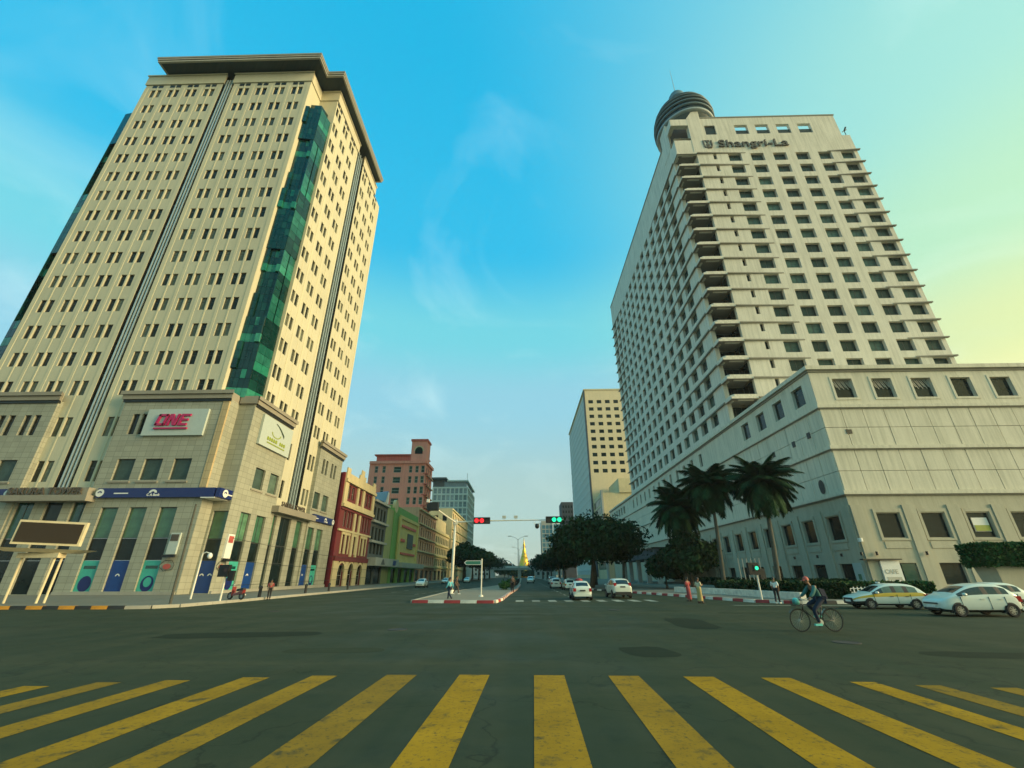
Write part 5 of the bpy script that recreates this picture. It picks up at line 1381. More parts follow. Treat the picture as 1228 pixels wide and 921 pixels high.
# --- far glass office tower
GT = thing('glass_office_tower', 'pale grey glass office tower with flat canopy roof in the hazy distance', 'building', (-44, 290, 0))
gt = Shell(GT, -55, -33.0, 269.2, 309, .1, 52.0)
gt.grid('S', [0.8 + 2.65 * i for i in range(8)], 2.0, [20 + 4.0 * i for i in range(8)], 3.1)
gt.grid('E', [1 + 5.4 * i for i in range(7)], 4.4, [20 + 4.0 * i for i in range(8)], 3.0)
gt.build('gt_frame', .4, ('framel', 'gt_glass'), hbars=(0.45,))
mb = MB(); mb.box(-54, -34, 270.2, 308, 52.01, 55.2); build(mb, 'plant_floor', 'gt_glass', GT)
mb = MB(); mb.box(-57, -46.4, 267.5, 300, 56.6, 57.6); mb.box(-55, -48, 270, 299, 52.02, 56.6); build(mb, 'canopy_roof', 'slate', GT)
mb = MB(); mb.box(-46, -33, 268.4, 309, 55.21, 56.0); build(mb, 'roof_frame', 'gt_frame', GT)
mb = MB(); mb.cyl((-34, 272, 56), (-34, 272, 61), .15, n=6); build(mb, 'aerial', 'steel', GT)

# ================================================================== FAR END OF THE STREET
pg = thing('golden_pagoda', 'golden bell shaped pagoda spire at the far end of the street', 'pagoda', (1.6, 420, 0))
prof = [(9.5, 0), (9.5, 3), (8.3, 3.1), (8.3, 5), (7.0, 5.2), (6.6, 7.5), (5.6, 8.0), (5.4, 9.5), (4.6, 10), (4.3, 12), (3.5, 14.5), (2.9, 17), (2.5, 17.6), (2.4, 19), (1.9, 19.6), (1.7, 22), (1.2, 23.5), (0.9, 26), (1.2, 26.8), (.8, 28), (.35, 30), (.08, 34)]
mb = MB(); mb.lathe([p for p in prof if p[1] <= 17], (0, 0, 0), 24); lpart(mb, 'bell', 'gold', pg, smooth=True)
mb = MB(); mb.lathe([p for p in prof if p[1] >= 17], (0, 0, 0), 20); lpart(mb, 'spire', 'gold', pg, smooth=True)
fb = thing('footbridge', 'pale concrete footbridge with arched shelters crossing the far street', 'footbridge', (0, 300, 0))
mb = MB(); mb.box(-23, 26, -1.8, 1.8, 4.9, 6.1); lpart(mb, 'deck', 'greyl', fb)
for s in (-1.75, 1.75): mb = MB(); mb.box(-23, 26, s - .08, s + .08, 6.11, 7.3); lpart(mb, 'parapet', 'white', fb)
for x in (-21, -1.4, 24): mb = MB(); mb.box(x - .5, x + .5, -.8, .8, 0, 4.895); lpart(mb, 'pier', 'greyl', fb)
for xc in (-15, 10, 22):
    mb = MB()
    for t in range(10):
        t0, t1 = math.pi * t / 10, math.pi * (t + 1) / 10
        f_ = lambda k, t_: (xc + 9 * k * math.cos(t_), 7.3 + 4.2 * k * math.sin(t_))
        (a0, b0), (a1, b1), (a2, b2_), (a3, b3) = f_(.93, t0), f_(.93, t1), f_(1, t1), f_(1, t0)
        mb.hexa([(a0, -1.6, b0), (a1, -1.6, b1), (a1, 1.6, b1), (a0, 1.6, b0)], [(a3, -1.6, b3), (a2, -1.6, b2_), (a2, 1.6, b2_), (a3, 1.6, b3)])
    lpart(mb, 'arched_shelter', 'white', fb)
# low hazy houses closing the view
for i, (x0, x1, y, z, mt, lb) in enumerate(((-60, -26, 440, 12, 'greyl', 'low pale house left of the golden pagoda'), (-24, -9, 470, 10, 'concrete', 'low grey house just left of the golden pagoda'), (12, 30, 460, 13, 'beige', 'low beige house right of the golden pagoda'), (9, 24, 340, 9, 'greyl', 'pale low shop under the far trees on the right'))):
    h_ = thing('far_house', lb, 'building', ((x0 + x1) / 2, y, 0), group='low houses closing the street')
    s_ = Shell(h_, x0, x1, y, y + 15, .0, z); s_.grid('S', [1.5 + 3.5 * k for k in range(int((x1 - x0 - 3) / 3.5))], 1.8, [2.0, 5.6][: 2 if z > 9.5 else 1], 2.0); s_.build(mt, .2)
    mb = MB(); mb.hexa([(x0 - .5, y - .5, z + .01), (x1 + .5, y - .5, z + .01), (x1 + .5, y + 15.5, z + .01), (x0 - .5, y + 15.5, z + .01)], [(x0 + 2, y + 7, z + 2.6), (x1 - 2, y + 7, z + 2.6), (x1 - 2, y + 8, z + 2.6), (x0 + 2, y + 8, z + 2.6)]); build(mb, 'roof', 'pinkd' if i % 2 else 'slate', h_)
# ================================================================== TREES
def crown_mesh(name, lobes, n, size, mat, seed):
    """foliage: many small leaf-sprig faces spread through several uneven lobes, thicker towards their shells"""
    rg = np.random.default_rng(seed)
    vol = np.array([l[3] * l[4] * l[5] for l in lobes]) ** 0.75; pr = vol / vol.sum()
    li = rg.choice(len(lobes), n, p=pr); L = np.array(lobes)[li]
    d = rg.normal(size=(n, 3)); d /= np.linalg.norm(d, axis=1)[:, None]
    r = rg.random(n) ** 0.42
    bumps = 1 + 0.16 * np.sin(d[:, 0] * 7 + li) * np.sin(d[:, 1] * 6 + 2 * li) + 0.12 * np.sin(d[:, 2] * 9 + li)
    c = L[:, :3] + d * (r * bumps)[:, None] * L[:, 3:6]
    nrm = d * 0.6 + rg.normal(size=(n, 3)) * 0.75 + np.array([0, 0, 0.35]); nrm /= np.linalg.norm(nrm, axis=1)[:, None]
    t = np.cross(nrm, rg.normal(size=(n, 3))); t /= np.linalg.norm(t, axis=1)[:, None]; b = np.cross(nrm, t)
    s = size * (0.55 + rg.random(n) * 0.9)
    a = s[:, None] * t; w = (s * 0.62)[:, None] * b
    V = np.empty((n, 4, 3)); V[:, 0] = c - a; V[:, 1] = c + w * 0.9 - a * 0.1 + nrm * (s * .12)[:, None]; V[:, 2] = c + a; V[:, 3] = c - w + a * .1 + nrm * (s * .12)[:, None]
    me = bpy.data.meshes.new(name)
    me.vertices.add(n * 4); me.vertices.foreach_set('co', V.reshape(-1).astype(np.float32))
    me.loops.add(n * 4); me.loops.foreach_set('vertex_index', np.arange(n * 4, dtype=np.int32))
    me.polygons.add(n); me.polygons.foreach_set('loop_start', np.arange(0, n * 4, 4, dtype=np.int32))
    me.materials.append(M[mat]); me.update(calc_edges=True); me.validate()
    return me
def tree(label, loc, h, rad, seed, mat='leaf', base=0.38, n=5000, size=0.34, flat=0.75, group='street trees', lean=(0, 0), name='street_tree', nl=9):
    rg = random.Random(seed); t = thing(name, label, 'tree', loc, 0, group)
    zb = h * base; lobes = []
    for k in range(nl):
        a = 2 * math.pi * k / (nl - 1) + rg.uniform(-.4, .4); q = rg.uniform(.35, .72) * rad if k else 0
        z = zb + (h - zb) * (rg.uniform(.60, .76) - .42 * q / rad) if k else zb + (h - zb) * .66
        s = rg.uniform(.40, .58) * rad
        lobes.append((lean[0] + q * math.cos(a), lean[1] + q * math.sin(a), z, s, s, min(s * flat, (h - z) * .98, (z - zb) * 1.1)))
    mb = MB(); r0 = max(.14, h * .03)
    top = (lean[0] * .6, lean[1] * .6, zb + (h - zb) * .25)
    mb.tube([(0, 0, -.05), (lean[0] * .12 + .05, lean[1] * .1, zb * .45), (lean[0] * .3, lean[1] * .3, zb * .8), top], r0 * 1.25, 8, 0, r0 * .7)
    for l in lobes[::1]:
        mid = ((top[0] + l[0]) / 2 + rg.uniform(-.3, .3), (top[1] + l[1]) / 2, (top[2] + l[2]) / 2 + .15)
        mb.tube([top, mid, (l[0], l[1], l[2])], r0 * .42, 5, 0, r0 * .12)
    lpart(mb, 'trunk', 'bark', t, smooth=True)
    lmesh(crown_mesh('crown', lobes, n, size, mat, seed), 'crown', t)
    return t
tree('broad dark rain tree shading the right kerb behind the white cars', (10.1, 69.5, .15), 10.4, 7.2, 3, 'leafd', .30, 13500, .30, .72, lean=(.9, 0), nl=13)
tree('dark tree behind the broad rain tree, against the hotel canopy', (13.5, 88, .15), 10.5, 6.5, 5, 'leafd', .34, 6500, .34, .7)
tree('dense bushy dark tree low in front of the hotel, left of the palms', (21.2, 60, .15), 7.4, 3.6, 8, 'leafd', .16, 9000, .26, .8)
tree('small dark shrub tree between the palms and the porte-cochere', (19.2, 64, .15), 5.2, 2.8, 9, 'leafd', .12, 5000, .25, .8)
for i, (x, y, h, r) in enumerate(((9.8, 110, 9.5, 5.2), (10.2, 132, 9, 5.0), (9.6, 158, 9.5, 5.5), (9.9, 190, 10, 6), (9.9, 230, 10.5, 7))):
    tree(['first', 'second', 'third', 'fourth', 'fifth'][i] + ' dark street tree along the right kerb behind the rain tree', (x, y, .15), h, r, 20 + i, 'leafd', .33, 4200, .42, .7)
for i, (x, y, h, r) in enumerate(((-20.0, 160, 12.8, 6.2), (-20.6, 168, 13.6, 6.8), (-20.2, 190, 13.4, 7.2), (-20.0, 216, 14, 7.6), (-19.8, 246, 14, 8), (-19.8, 282, 14.5, 9))):
    tree(['nearest', 'second', 'third', 'fourth', 'fifth', 'farthest'][i] + ' green street tree in the row on the left pavement', (x, y, .15), h, r, 40 + i, 'leaf', .28, 5200, .48, .7)
for i, (x, y, h, r) in enumerate(((-14, 365, 11, 8), (-6, 380, 8, 6), (13, 372, 10, 7), (22, 395, 12, 9), (6, 455, 11, 9), (-13, 430, 12, 9), (-3, 398, 6.4, 6), (6, 401, 6.2, 6))):
    tree(['leftmost hazy tree beyond the footbridge', 'hazy tree beyond the footbridge left of the pagoda', 'hazy tree beyond the footbridge right of the pagoda', 'rightmost hazy tree beyond the footbridge', 'hazy tree close behind the golden pagoda', 'hazy tree far behind the footbridge on the left', 'low hazy tree before the pagoda base on its left', 'low hazy tree before the pagoda base on its right'][i], (x, y, 0), h, r, 70 + i, 'leaf', .2, 2600, .8, .75, group='trees beyond the footbridge', name='far_tree')
# median planting
for i in range(7):
    y = 62 + i * 9.5
    mb = MB(); t = thing('median_shrub', ['nearest', 'second', 'third', 'fourth', 'fifth', 'sixth', 'farthest'][i] + ' low shrub planted along the central island', 'shrub', (-2.0 if i else -2.4, y, .15), 0, 'shrubs on the central island')
    lmesh(crown_mesh('foliage', [(0, 0, .55, .7, 1.8, .55), (.1, 1.2, .5, .6, 1.2, .5), (0, -1.1, .45, .6, 1.2, .45)], 500, .16, 'hedge', 90 + i), 'foliage', t)
    mb.cyl((0, 0, 0), (0, 0, .5), .05, n=5); lpart(mb, 'stem', 'bark', t)

# ---- palms
FR_ = []
def frond_mesh(seed, L=3.6, droop=1.0):
    rg = random.Random(seed); mb = MB(); N = 16; pts = []
    for i in range(N + 1):
        t = i / N; pts.append(Vector((L * (t - .10 * t * t * droop), 0, L * (.28 * t - droop * .62 * t * t))))
    mb.tube(pts, .045, 4, 0, .012)
    for i in range(2, N * 6):
        t = i / (N * 6); k = min(N - 1, int(t * N)); p = pts[k].lerp(pts[k + 1], t * N - k); d = (pts[k + 1] - pts[k]).normalized()
        l = (.95 * math.sin(math.pi * (.10 + .84 * t)) + .18) * L / 3.6
        for s in (-1, 1):
            a = Vector((d.x * .55, s * (.85 + rg.uniform(-.15, .1)), d.z * .55 - .32 + rg.uniform(-.28, .12))).normalized()
            tip = p + a * l * rg.uniform(.85, 1.1) + Vector((0, 0, -.16 * l)); w = d * .034
            mid = p + a * l * .5
            mb.poly([p - w, p + w, mid + w * 1.3, tip, mid - w * 1.3])
    return mb.mesh('frond', 'palm')
FR_ = [frond_mesh(s, 3.7, dr) for s, dr in ((1, .75), (2, 1.05), (3, 1.35), (4, 1.0))]
def palm(label, base, top, r0, nfr, scale, seed, mat='palmbark'):
    rg = random.Random(seed); t = thing('royal_palm', label, 'palm', base, 0, 'palms in front of the hotel')
    off = Vector(top) - Vector(base)
    mb = MB(); pts = [Vector((off.x * k + .12 * math.sin(3 * k), off.y * k, off.z * k)) for k in (0, .15, .4, .7, .92)]
    mb.tube(pts, r0 * 1.25, 10, 0, r0 * .75); lpart(mb, 'trunk', mat, t, smooth=True)
    mb = MB(); mb.tube([pts[-1], off * .97, off * 1.02], r0 * .8, 8, 0, r0 * .35); lpart(mb, 'crownshaft', 'palm', t, smooth=True)
    for k in range(nfr):
        a = 2.399 * k + rg.uniform(-.2, .2); lev = k / nfr
        el = math.radians(66 - 118 * lev + rg.uniform(-8, 8))
        sc_f = scale * rg.uniform(.88, 1.1) * (1 - .22 * abs(lev - .4))
        mw = Matrix.Translation(off) @ Matrix.Rotation(a, 4, 'Z') @ Matrix.Rotation(-el, 4, 'Y') @ Matrix.Rotation(rg.uniform(-.3, .3), 4, 'X') @ Matrix.Scale(sc_f, 4)
        lmesh(FR_[k % 4 if lev < .75 else 2], 'frond', t, mw)
    return t
palm('tall royal palm nearest the hotel corner with a full round crown', (27.6, 52.0, .15), (28.4, 52.2, 11.8), .24, 66, 1.15, 1)
palm('slender royal palm left of the tallest palm', (23.4, 56.0, .15), (23.9, 56.1, 12.2), .22, 60, 1.12, 2)
palm('shorter royal palm behind the bushy dark tree', (20.6, 60.5, .15), (20.9, 60.6, 9.9), .22, 58, 1.12, 3)
palm('royal palm farther back between the two nearer ones', (22.6, 64.0, .15), (23.0, 64.0, 11.4), .22, 56, 1.12, 4)
palm('lone palm by the porte-cochere behind the white wagon', (16.9, 80.0, .15), (17.2, 80.0, 7.8), .2, 46, 1.0, 5)

# ---- hedges and planting along the hotel
def hedge(label, x0, x1, y0, y1, z0, z1, n, seed, name='hedge', mat='hedge', size=.12, grp='hotel hedges'):
    t = thing(name, label, 'hedge', ((x0 + x1) / 2, (y0 + y1) / 2, z0), 0, grp); rg = np.random.default_rng(seed)
    mb = MB(); a, b, h = (x1 - x0) / 2 - .12, (y1 - y0) / 2 - .12, z1 - z0 - .12; mb.box(-a, a, -b, b, 0, h); lpart(mb, 'inner_growth', 'leafd', t)
    P = rg.random((n, 3)) * np.array([x1 - x0, y1 - y0, z1 - z0]) - np.array([(x1 - x0) / 2, (y1 - y0) / 2, 0]); f = rg.integers(0, 5, n)
    for i in range(n):
        if f[i] == 0: P[i, 0] = -(x1 - x0) / 2
        elif f[i] == 1: P[i, 0] = (x1 - x0) / 2
        elif f[i] == 2: P[i, 2] = z1 - z0
        else: P[i, 1] = -(y1 - y0) / 2
    P += rg.normal(size=P.shape) * .05; s = size * (.6 + rg.random(n))
    T1 = rg.normal(size=(n, 3)); T1 /= np.linalg.norm(T1, axis=1)[:, None]; T2_ = np.cross(T1, rg.normal(size=(n, 3))); T2_ /= np.linalg.norm(T2_, axis=1)[:, None]
    V = np.stack([P - T1 * s[:, None], P + T2_ * s[:, None] * .6, P + T1 * s[:, None], P - T2_ * s[:, None] * .6], 1)
    me = bpy.data.meshes.new('leaves'); me.from_pydata(V.reshape(-1, 3).tolist(), [], np.arange(n * 4).reshape(-1, 4).tolist()); me.materials.append(M[mat])
    lmesh(me, 'leaves', t); return t
hedge('clipped green box hedge raised high at the right edge of the photo', 33.7, 40.0, 34.4, 36.6, 2.3, 3.82, 5200, 1, 'raised_hedge')
mb = MB(); mb.hexa([(34.6, 35.0, .1), (40, 35.0, .1), (40, 36.2, .1), (34.6, 36.2, .1)], [(34.2, 34.7, 2.28), (40, 34.7, 2.28), (40, 36.4, 2.28), (34.2, 36.4, 2.28)]); o = build(mb, 'hedge_planter', 'hbase'); tag(o, 'stone planter block carrying the raised clipped hedge', 'planter')
hedge('low dark hedge along the foot of the hotel street side', 33.0, 35.0, 52, 90, .15, 1.2, 4000, 2, mat='leafd', size=.2)
hedge('low dark hedge behind the white planter wall', 20.4, 23.8, 35.6, 51, .15, 1.15, 5000, 3, mat='leafd', size=.18)
hedge('low flowering hedge at the hotel corner behind the taxi', 24.6, 38.0, 45.0, 46.6, .15, 1.05, 4200, 4, size=.16)
# low white planter wall
mb = MB(); pts = [(16.4, 51.6), (18.5, 44.4), (19.3, 38.4), (19.9, 34.6)]
for p, q in zip(pts, pts[1:]):
    d = (Vector(q) - Vector(p)).normalized(); nn = Vector((d.y, -d.x)) * .22
    lo = [(*(Vector(p) + nn), .1), (*(Vector(p) - nn), .1), (*(Vector(q) - nn), .1), (*(Vector(q) + nn), .1)]
    mb.hexa(lo, [(x, y, .62) for x, y, _ in lo])
o = build(mb, 'planter_wall', 'kwhite'); tag(o, 'long low white wall along the right pavement', 'wall')
# white picket fence by the hotel corner
ff = thing('picket_fence', 'low white picket fence between the cyclist and the taxi', 'fence', (25, 43, .15))
mb = MB(); mb.box(-3.2, 6.0, -.03, .03, .16, .22); lpart(mb, 'rail', 'white', ff); mb = MB(); mb.box(-3.2, 6.0, -.03, .03, .46, .52); lpart(mb, 'rail', 'white', ff)
pkm = MB(); pkm.hexa([(-.05, -.05, 0), (.05, -.05, 0), (.05, -.032, 0), (-.05, -.032, 0)], [(-.05, -.05, .62), (.05, -.05, .62), (.05, -.032, .62), (-.05, -.032, .62)]); pkm = pkm.mesh('picket', 'white')
for i in range(28): lmesh(pkm, 'picket', ff, Matrix.Translation((-3.1 + i * .335, 0, 0)))
# upright bars standing for the pale facade slats by the palms
for i in range(6):
    mb = MB(); x = 21.7 + i * .42; mb.cyl((x, 47.5, .1), (x, 47.5, 3.3), .045, n=6)
    o = build(mb, 'slat_bar', 'concrete'); tag(o, ['leftmost', 'second', 'third', 'fourth', 'fifth', 'rightmost'][i] + ' thin upright slat of the row by the hotel palms', 'pole', 'thin slats by the palms')
# ================================================================== STREET FURNITURE
def disc(mb, c, r, n, ax_='y', m=0, k=16):
    c = Vector(c)
    if ax_ == 'y': mb.poly([(c.x + r * math.cos(2 * math.pi * t / k), c.y, c.z + r * math.sin(2 * math.pi * t / k)) for t in range(k)][::(1 if n < 0 else -1)], m)
    else: mb.poly([(c.x, c.y + r * math.cos(2 * math.pi * t / k), c.z + r * math.sin(2 * math.pi * t / k)) for t in range(k)][::(1 if n > 0 else -1)], m)
# mast with the two-way overhead arm
ms = thing('traffic_mast', 'tall pale traffic signal mast with overhead arm on the central island', 'traffic signal', (-7.2, 48.0, .15))
mb = MB(); mb.tube([(0, 0, 0), (.05, 0, 3.5), (.1, 0, 6.9)], .17, 10, 0, .12); lpart(mb, 'mast', 'polew', ms, smooth=True)
mb = MB(); mb.cyl((0, 0, 0), (0, 0, .35), .3, .26, 10); lpart(mb, 'foot', 'polew', ms)
mb = MB(); mb.tube([(.1, 0, 6.85), (3.0, 0, 6.98), (7, 0, 7.02), (11.6, 0, 7.05)], .085, 8, 0, .05); lpart(mb, 'arm', 'polew', ms)
mb = MB(); mb.tube([(.1, 0, 6.85), (-.2, -3.2, 7.0), (-.55, -8.2, 7.2)], .085, 8, 0, .06); lpart(mb, 'arm', 'polew', ms)
mb = MB(); mb.box(-.12, .32, -.2, .2, 6.6, 7.1); lpart(mb, 'joint_box', 'polew', ms)
def sig(parent, x, z, lit, y=-.18, w=1.75, h=.66):
    mb = MB(); mb.box(x - w / 2, x + w / 2, y - .16, y + .16, z - h / 2, z + h / 2)
    s = lpart(mb, 'signal_head', 'black', parent)
    for k in range(3):
        cx_ = x + (k - 1) * .56; mb = MB()
        mt = lit[k]
        disc(mb, (cx_, y - .175, z), .23, -1); mb.tube([(cx_ - .25, y - .17, z), (cx_ - .25, y - .40, z + .03)], .012, 4)
        l = lpart(mb, 'signal_lamp', mt, s)
        vz = MB()
        for t in range(7):
            t0, t1 = math.pi * t / 7, math.pi * (t + 1) / 7
            vz.quad((cx_ + .25 * math.cos(t0), y - .16, z + .25 * math.sin(t0)), (cx_ + .25 * math.cos(t0), y - .42, z + .25 * math.sin(t0)), (cx_ + .25 * math.cos(t1), y - .42, z + .25 * math.sin(t1)), (cx_ + .25 * math.cos(t1), y - .16, z + .25 * math.sin(t1)))
        lpart(vz, 'visor', 'black', s)
sig(ms, 2.95, 6.98, ['lred', 'lred', 'loff']); sig(ms, 10.6, 7.03, ['loff', 'lgreen', 'lgreen'])
for x in (5.3, 6.55):
    mb = MB(); mb.cyl((x, 0, 7.0), (x, 0, 7.22), .03, n=5); mb.box(x - .2, x + .2, -.08, .08, 7.22, 7.5); lpart(mb, 'detector', 'steel', ms)
mb = MB(); mb.box(8.45, 9.15, -.05, .05, 6.62, 6.68); mb.cyl((8.5, 0, 6.66), (8.5, 0, 7.0), .02, n=5); mb.cyl((9.1, 0, 6.66), (9.1, 0, 7.0), .02, n=5); cbr = lpart(mb, 'camera_bracket', 'white', ms)
mb = MB(); mb.lathe([(.05, 6.66), (.2, 6.6), (.24, 6.4), (.17, 6.22), (.05, 6.16)], (8.8, 0, 0), 12); lpart(mb, 'dome_camera', 'black', ms, smooth=True)
mb = MB(); mb.box(-.95, -.25, -8.65, -8.05, 6.98, 7.65); hs2 = lpart(mb, 'signal_head', 'black', ms, Matrix.Identity(4))
mb = MB(); mb.hexa([(-1.2, -8.6, 6.9), (-.96, -8.6, 6.98), (-.96, -8.1, 6.98), (-1.2, -8.1, 6.9)], [(-1.3, -8.6, 7.5), (-.96, -8.6, 7.65), (-.96, -8.1, 7.65), (-1.3, -8.1, 7.5)]); lpart(mb, 'visor', 'black', hs2)
mb = MB(); mb.box(-1.32, -1.1, -8.5, -8.3, 7.66, 7.95); lpart(mb, 'detector', 'white', hs2)
# street-name post on the island
sp_ = thing('street_sign', 'thin white post with a small green arrow sign on the island', 'sign', (-3.55, 40.8, .15))
mb = MB(); mb.cyl((0, 0, 0), (0, 0, 3.0), .055, n=8); mb.cyl((0, 0, 0), (0, 0, .14), .2, .16, 10); lpart(mb, 'post', 'polew', sp_)
mb = MB(); mb.prism([(-1.35, -.04), (-.06, -.04), (-.06, .04), (-1.35, .04)], 2.5, 2.85); mb.poly([(-1.36, -.04, 2.5), (-1.36, -.04, 2.85), (-1.55, -.04, 2.675)]); pn = lpart(mb, 'sign_plate', 'white', sp_)
mb = MB(); mb.poly([(-1.3, -.05, 2.54), (-.1, -.05, 2.54), (-.1, -.05, 2.81), (-1.3, -.05, 2.81), (-1.46, -.05, 2.675)]); lpart(mb, 'sign_face', 'signgreen', pn)
# pedestrian signal on the right kerb
def ped_signal(label, loc, lit, lean=0.0):
    t = thing('signal_post', label, 'traffic signal', loc, 0, 'short signal posts at the corners')
    mb = MB(); mb.cyl((0, 0, 0), (lean, 0, 2.0), .07, .06, 8); lpart(mb, 'post', 'polew', t)
    mb = MB(); mb.box(lean - .55, lean + .2, -.16, .16, 1.62, 2.45); h_ = lpart(mb, 'signal_head', 'black', t)
    mb = MB(); mb.box(lean - .20, lean + .2, -.2, -.165, 1.9, 2.3); lpart(mb, 'backplate', 'black', h_)
    mb = MB(); disc(mb, (lean, -.21, 2.08), .13, -1); lpart(mb, 'signal_lamp', lit, h_)
    mb = MB(); mb.box(lean + .22, lean + .6, -.1, .14, 1.35, 2.05); lpart(mb, 'second_head', 'black', t)
ped_signal('short signal post showing green on the right kerb below the palms', (17.1, 34.9, .15), 'lgreen')
ped_signal('short white signal post with black heads on the left corner pavement', (-21.95, 34.5, .15), 'loff')
# globe-style lamp on the bank pavement
lp = thing('pavement_lamp', 'white pavement lamp post with a bent arm before the bank corner door', 'lamp post', (-26.6, 38.0, .15))
mb = MB(); mb.tube([(0, 0, 0), (.02, 0, 3.2), (.05, 0, 3.45)], .075, 8, 0, .055); lpart(mb, 'post', 'polew', lp)
mb = MB(); mb.tube([(.05, 0, 3.4), (.3, 0, 3.5), (.6, 0, 3.42)], .05, 6); lpart(mb, 'arm', 'polew', lp)
mb = MB(); mb.lathe([(.04, .24), (.16, .12), (.2, -.05), (.12, -.2), (.02, -.24)], (.68, 0, 3.22), 12); lpart(mb, 'lamp', 'white', lp, smooth=True)
for i, (x, y, h) in enumerate(((-23.4, 31.6, 6.6),)):
    mb = MB(); mb.cyl((x, y, .1), (x - .15, y, h), .085, .06, 8); o = build(mb, 'utility_pole', 'palmbark'); tag(o, 'slim grey pole at the bank corner kerb', 'pole')
# LED billboard on slanting cream legs
bb = thing('led_billboard', 'dark blank LED screen billboard in a cream frame on slim legs at the left', 'billboard', (-34.3, 32.5, .15))
T_ = Matrix.Rotation(R(2), 4, 'Y') @ Matrix.Rotation(R(14), 4, 'Z')
mb = MB(); mb.box(-2.3, 1.9, -.15, .15, 3.75, 5.4); cab = lpart(mb, 'screen_frame', 'bframe', bb, T_)
mb = MB(); mb.box(-2.16, 1.76, -.19, -.155, 3.90, 5.25); lpart(mb, 'screen', 'led', cab)
mb = MB(); mb.hexa([(-2.2, -.5, 3.25), (1.8, -.5, 3.25), (1.8, .6, 3.25), (-2.2, .6, 3.25)], [(-3.0, -.8, 3.5), (2.7, -.8, 3.5), (2.7, .8, 3.5), (-3.0, .8, 3.5)]); lpart(mb, 'canopy_base', 'bframe', bb, T_)
mb = MB(); mb.box(-1.6, 1.4, -.3, .3, 2.9, 3.24); lpart(mb, 'beam', 'bframe', bb)
for a, b in (((-1.45, 0, 0), (-1.45, 0, 2.9)), ((.95, -.1, 0), (1.05, -.1, 2.9)), ((1.2, .2, 0), (1.25, .2, 2.9))):
    mb = MB(); mb.cyl(a, b, .075, n=8); lpart(mb, 'leg', 'bframe', bb)
# double-arm street lights down the median
def street_light(label, loc):
    t = thing('street_light', label, 'street light', loc, 0, 'double street lights on the central island')
    mb = MB(); mb.tube([(0, 0, 0), (0, 0, 6), (0, 0, 11.2)], .13, 8, 0, .07); lpart(mb, 'post', 'steel', t)
    for s in (-1, 1):
        mb = MB(); mb.tube([(0, 0, 11.0), (s * .8, 0, 11.6), (s * 2.0, 0, 12.0)], .05, 6); a = lpart(mb, 'arm', 'steel', t)
        mb = MB(); mb.box(s * 1.9, s * 2.9, -.16, .16, 11.92, 12.1); lpart(mb, 'lamp_head', 'steel', a)
street_light('nearest double armed street light on the central island', (-1.2, 132, .15))
street_light('farther double armed street light on the central island', (-1.3, 185, .15))
street_light('farthest double armed street light on the central island', (-1.3, 245, .15))
# railing along the median, single posts
rl = thing('median_railing', 'dark railing running along the central island towards the pagoda', 'railing', (-1.5, 60, .15))
for z in (.45, .9): mb = MB(); mb.tube([(0, 0, z), (.5, 30, z), (.6, 80, z)], .03, 5); lpart(mb, 'rail', 'black', rl)
pm_ = MB(); pm_.cyl((0, 0, 0), (0, 0, .95), .04, n=6); pm_ = pm_.mesh('post', 'black')
for i in range(28): lmesh(pm_, 'post', rl, Matrix.Translation((.0167 * min(i * 3, 30) + (.002 * max(0, i * 3 - 30)), i * 2.9, 0)))
# pavement bollards
for i, (x, y) in enumerate(((-21.5 - .9, 40.4), (-22.9, 50), (-22.9, 56), (-22.9, 62))):
    mb = MB(); mb.lathe([(.13, 0), (.13, .7), (.16, .72), (.15, .85), (.05, .92)], (x, y, .14), 10); o = build(mb, 'bollard', 'black'); tag(o, ['nearest', 'second', 'third', 'farthest'][i] + ' black bollard on the left pavement edge', 'bollard', 'bollards on the left pavement')

# ================================================================== VEHICLES (local: forward +Y, ground at z 0)
def tmp_eval(me, mods):
    ob = bpy.data.objects.new('tmp', me); COL.objects.link(ob)
    for t, kw in mods:
        md = ob.modifiers.new(t, t)
        for k_, v in kw.items(): setattr(md, k_, v)
    dg = bpy.context.evaluated_depsgraph_get()
    out = bpy.data.meshes.new_from_object(ob.evaluated_get(dg))
    bpy.data.objects.remove(ob)
    return out
def split_mesh(me, mats):
    """split a mesh by material into separate meshes; glass also by connected piece"""
    vs = [tuple(v.co) for v in me.vertices]; by = {}
    for p in me.polygons: by.setdefault(p.material_index, []).append(tuple(p.vertices))
    out = []
    for mi, fs in by.items():
        groups = [fs]
        if mats[mi] in ('carglass', 'carglass2'):
            par = {}
            def find(a):
                while par.setdefault(a, a) != a: a = par[a]
                return a
            for f in fs:
                for v in f[1:]: par[find(v)] = find(f[0])
            gd = {}
            for f in fs: gd.setdefault(find(f[0]), []).append(f)
            groups = list(gd.values())
        for g_ in groups:
            idx = {}; V = []; F = []
            for f in g_:
                F.append(tuple(idx.setdefault(v, len(idx)) for v in f))
            V = [None] * len(idx)
            for v, i in idx.items(): V[i] = vs[v]
            m_ = bpy.data.meshes.new('car_piece'); m_.from_pydata(V, [], F); m_.materials.append(M[mats[mi]])
            m_.polygons.foreach_set('use_smooth', [True] * len(m_.polygons)); m_.update(); out.append((mi, m_, sum((Vector(v) for v in V), Vector()) / len(V)))
    return out
WHEEL = {}
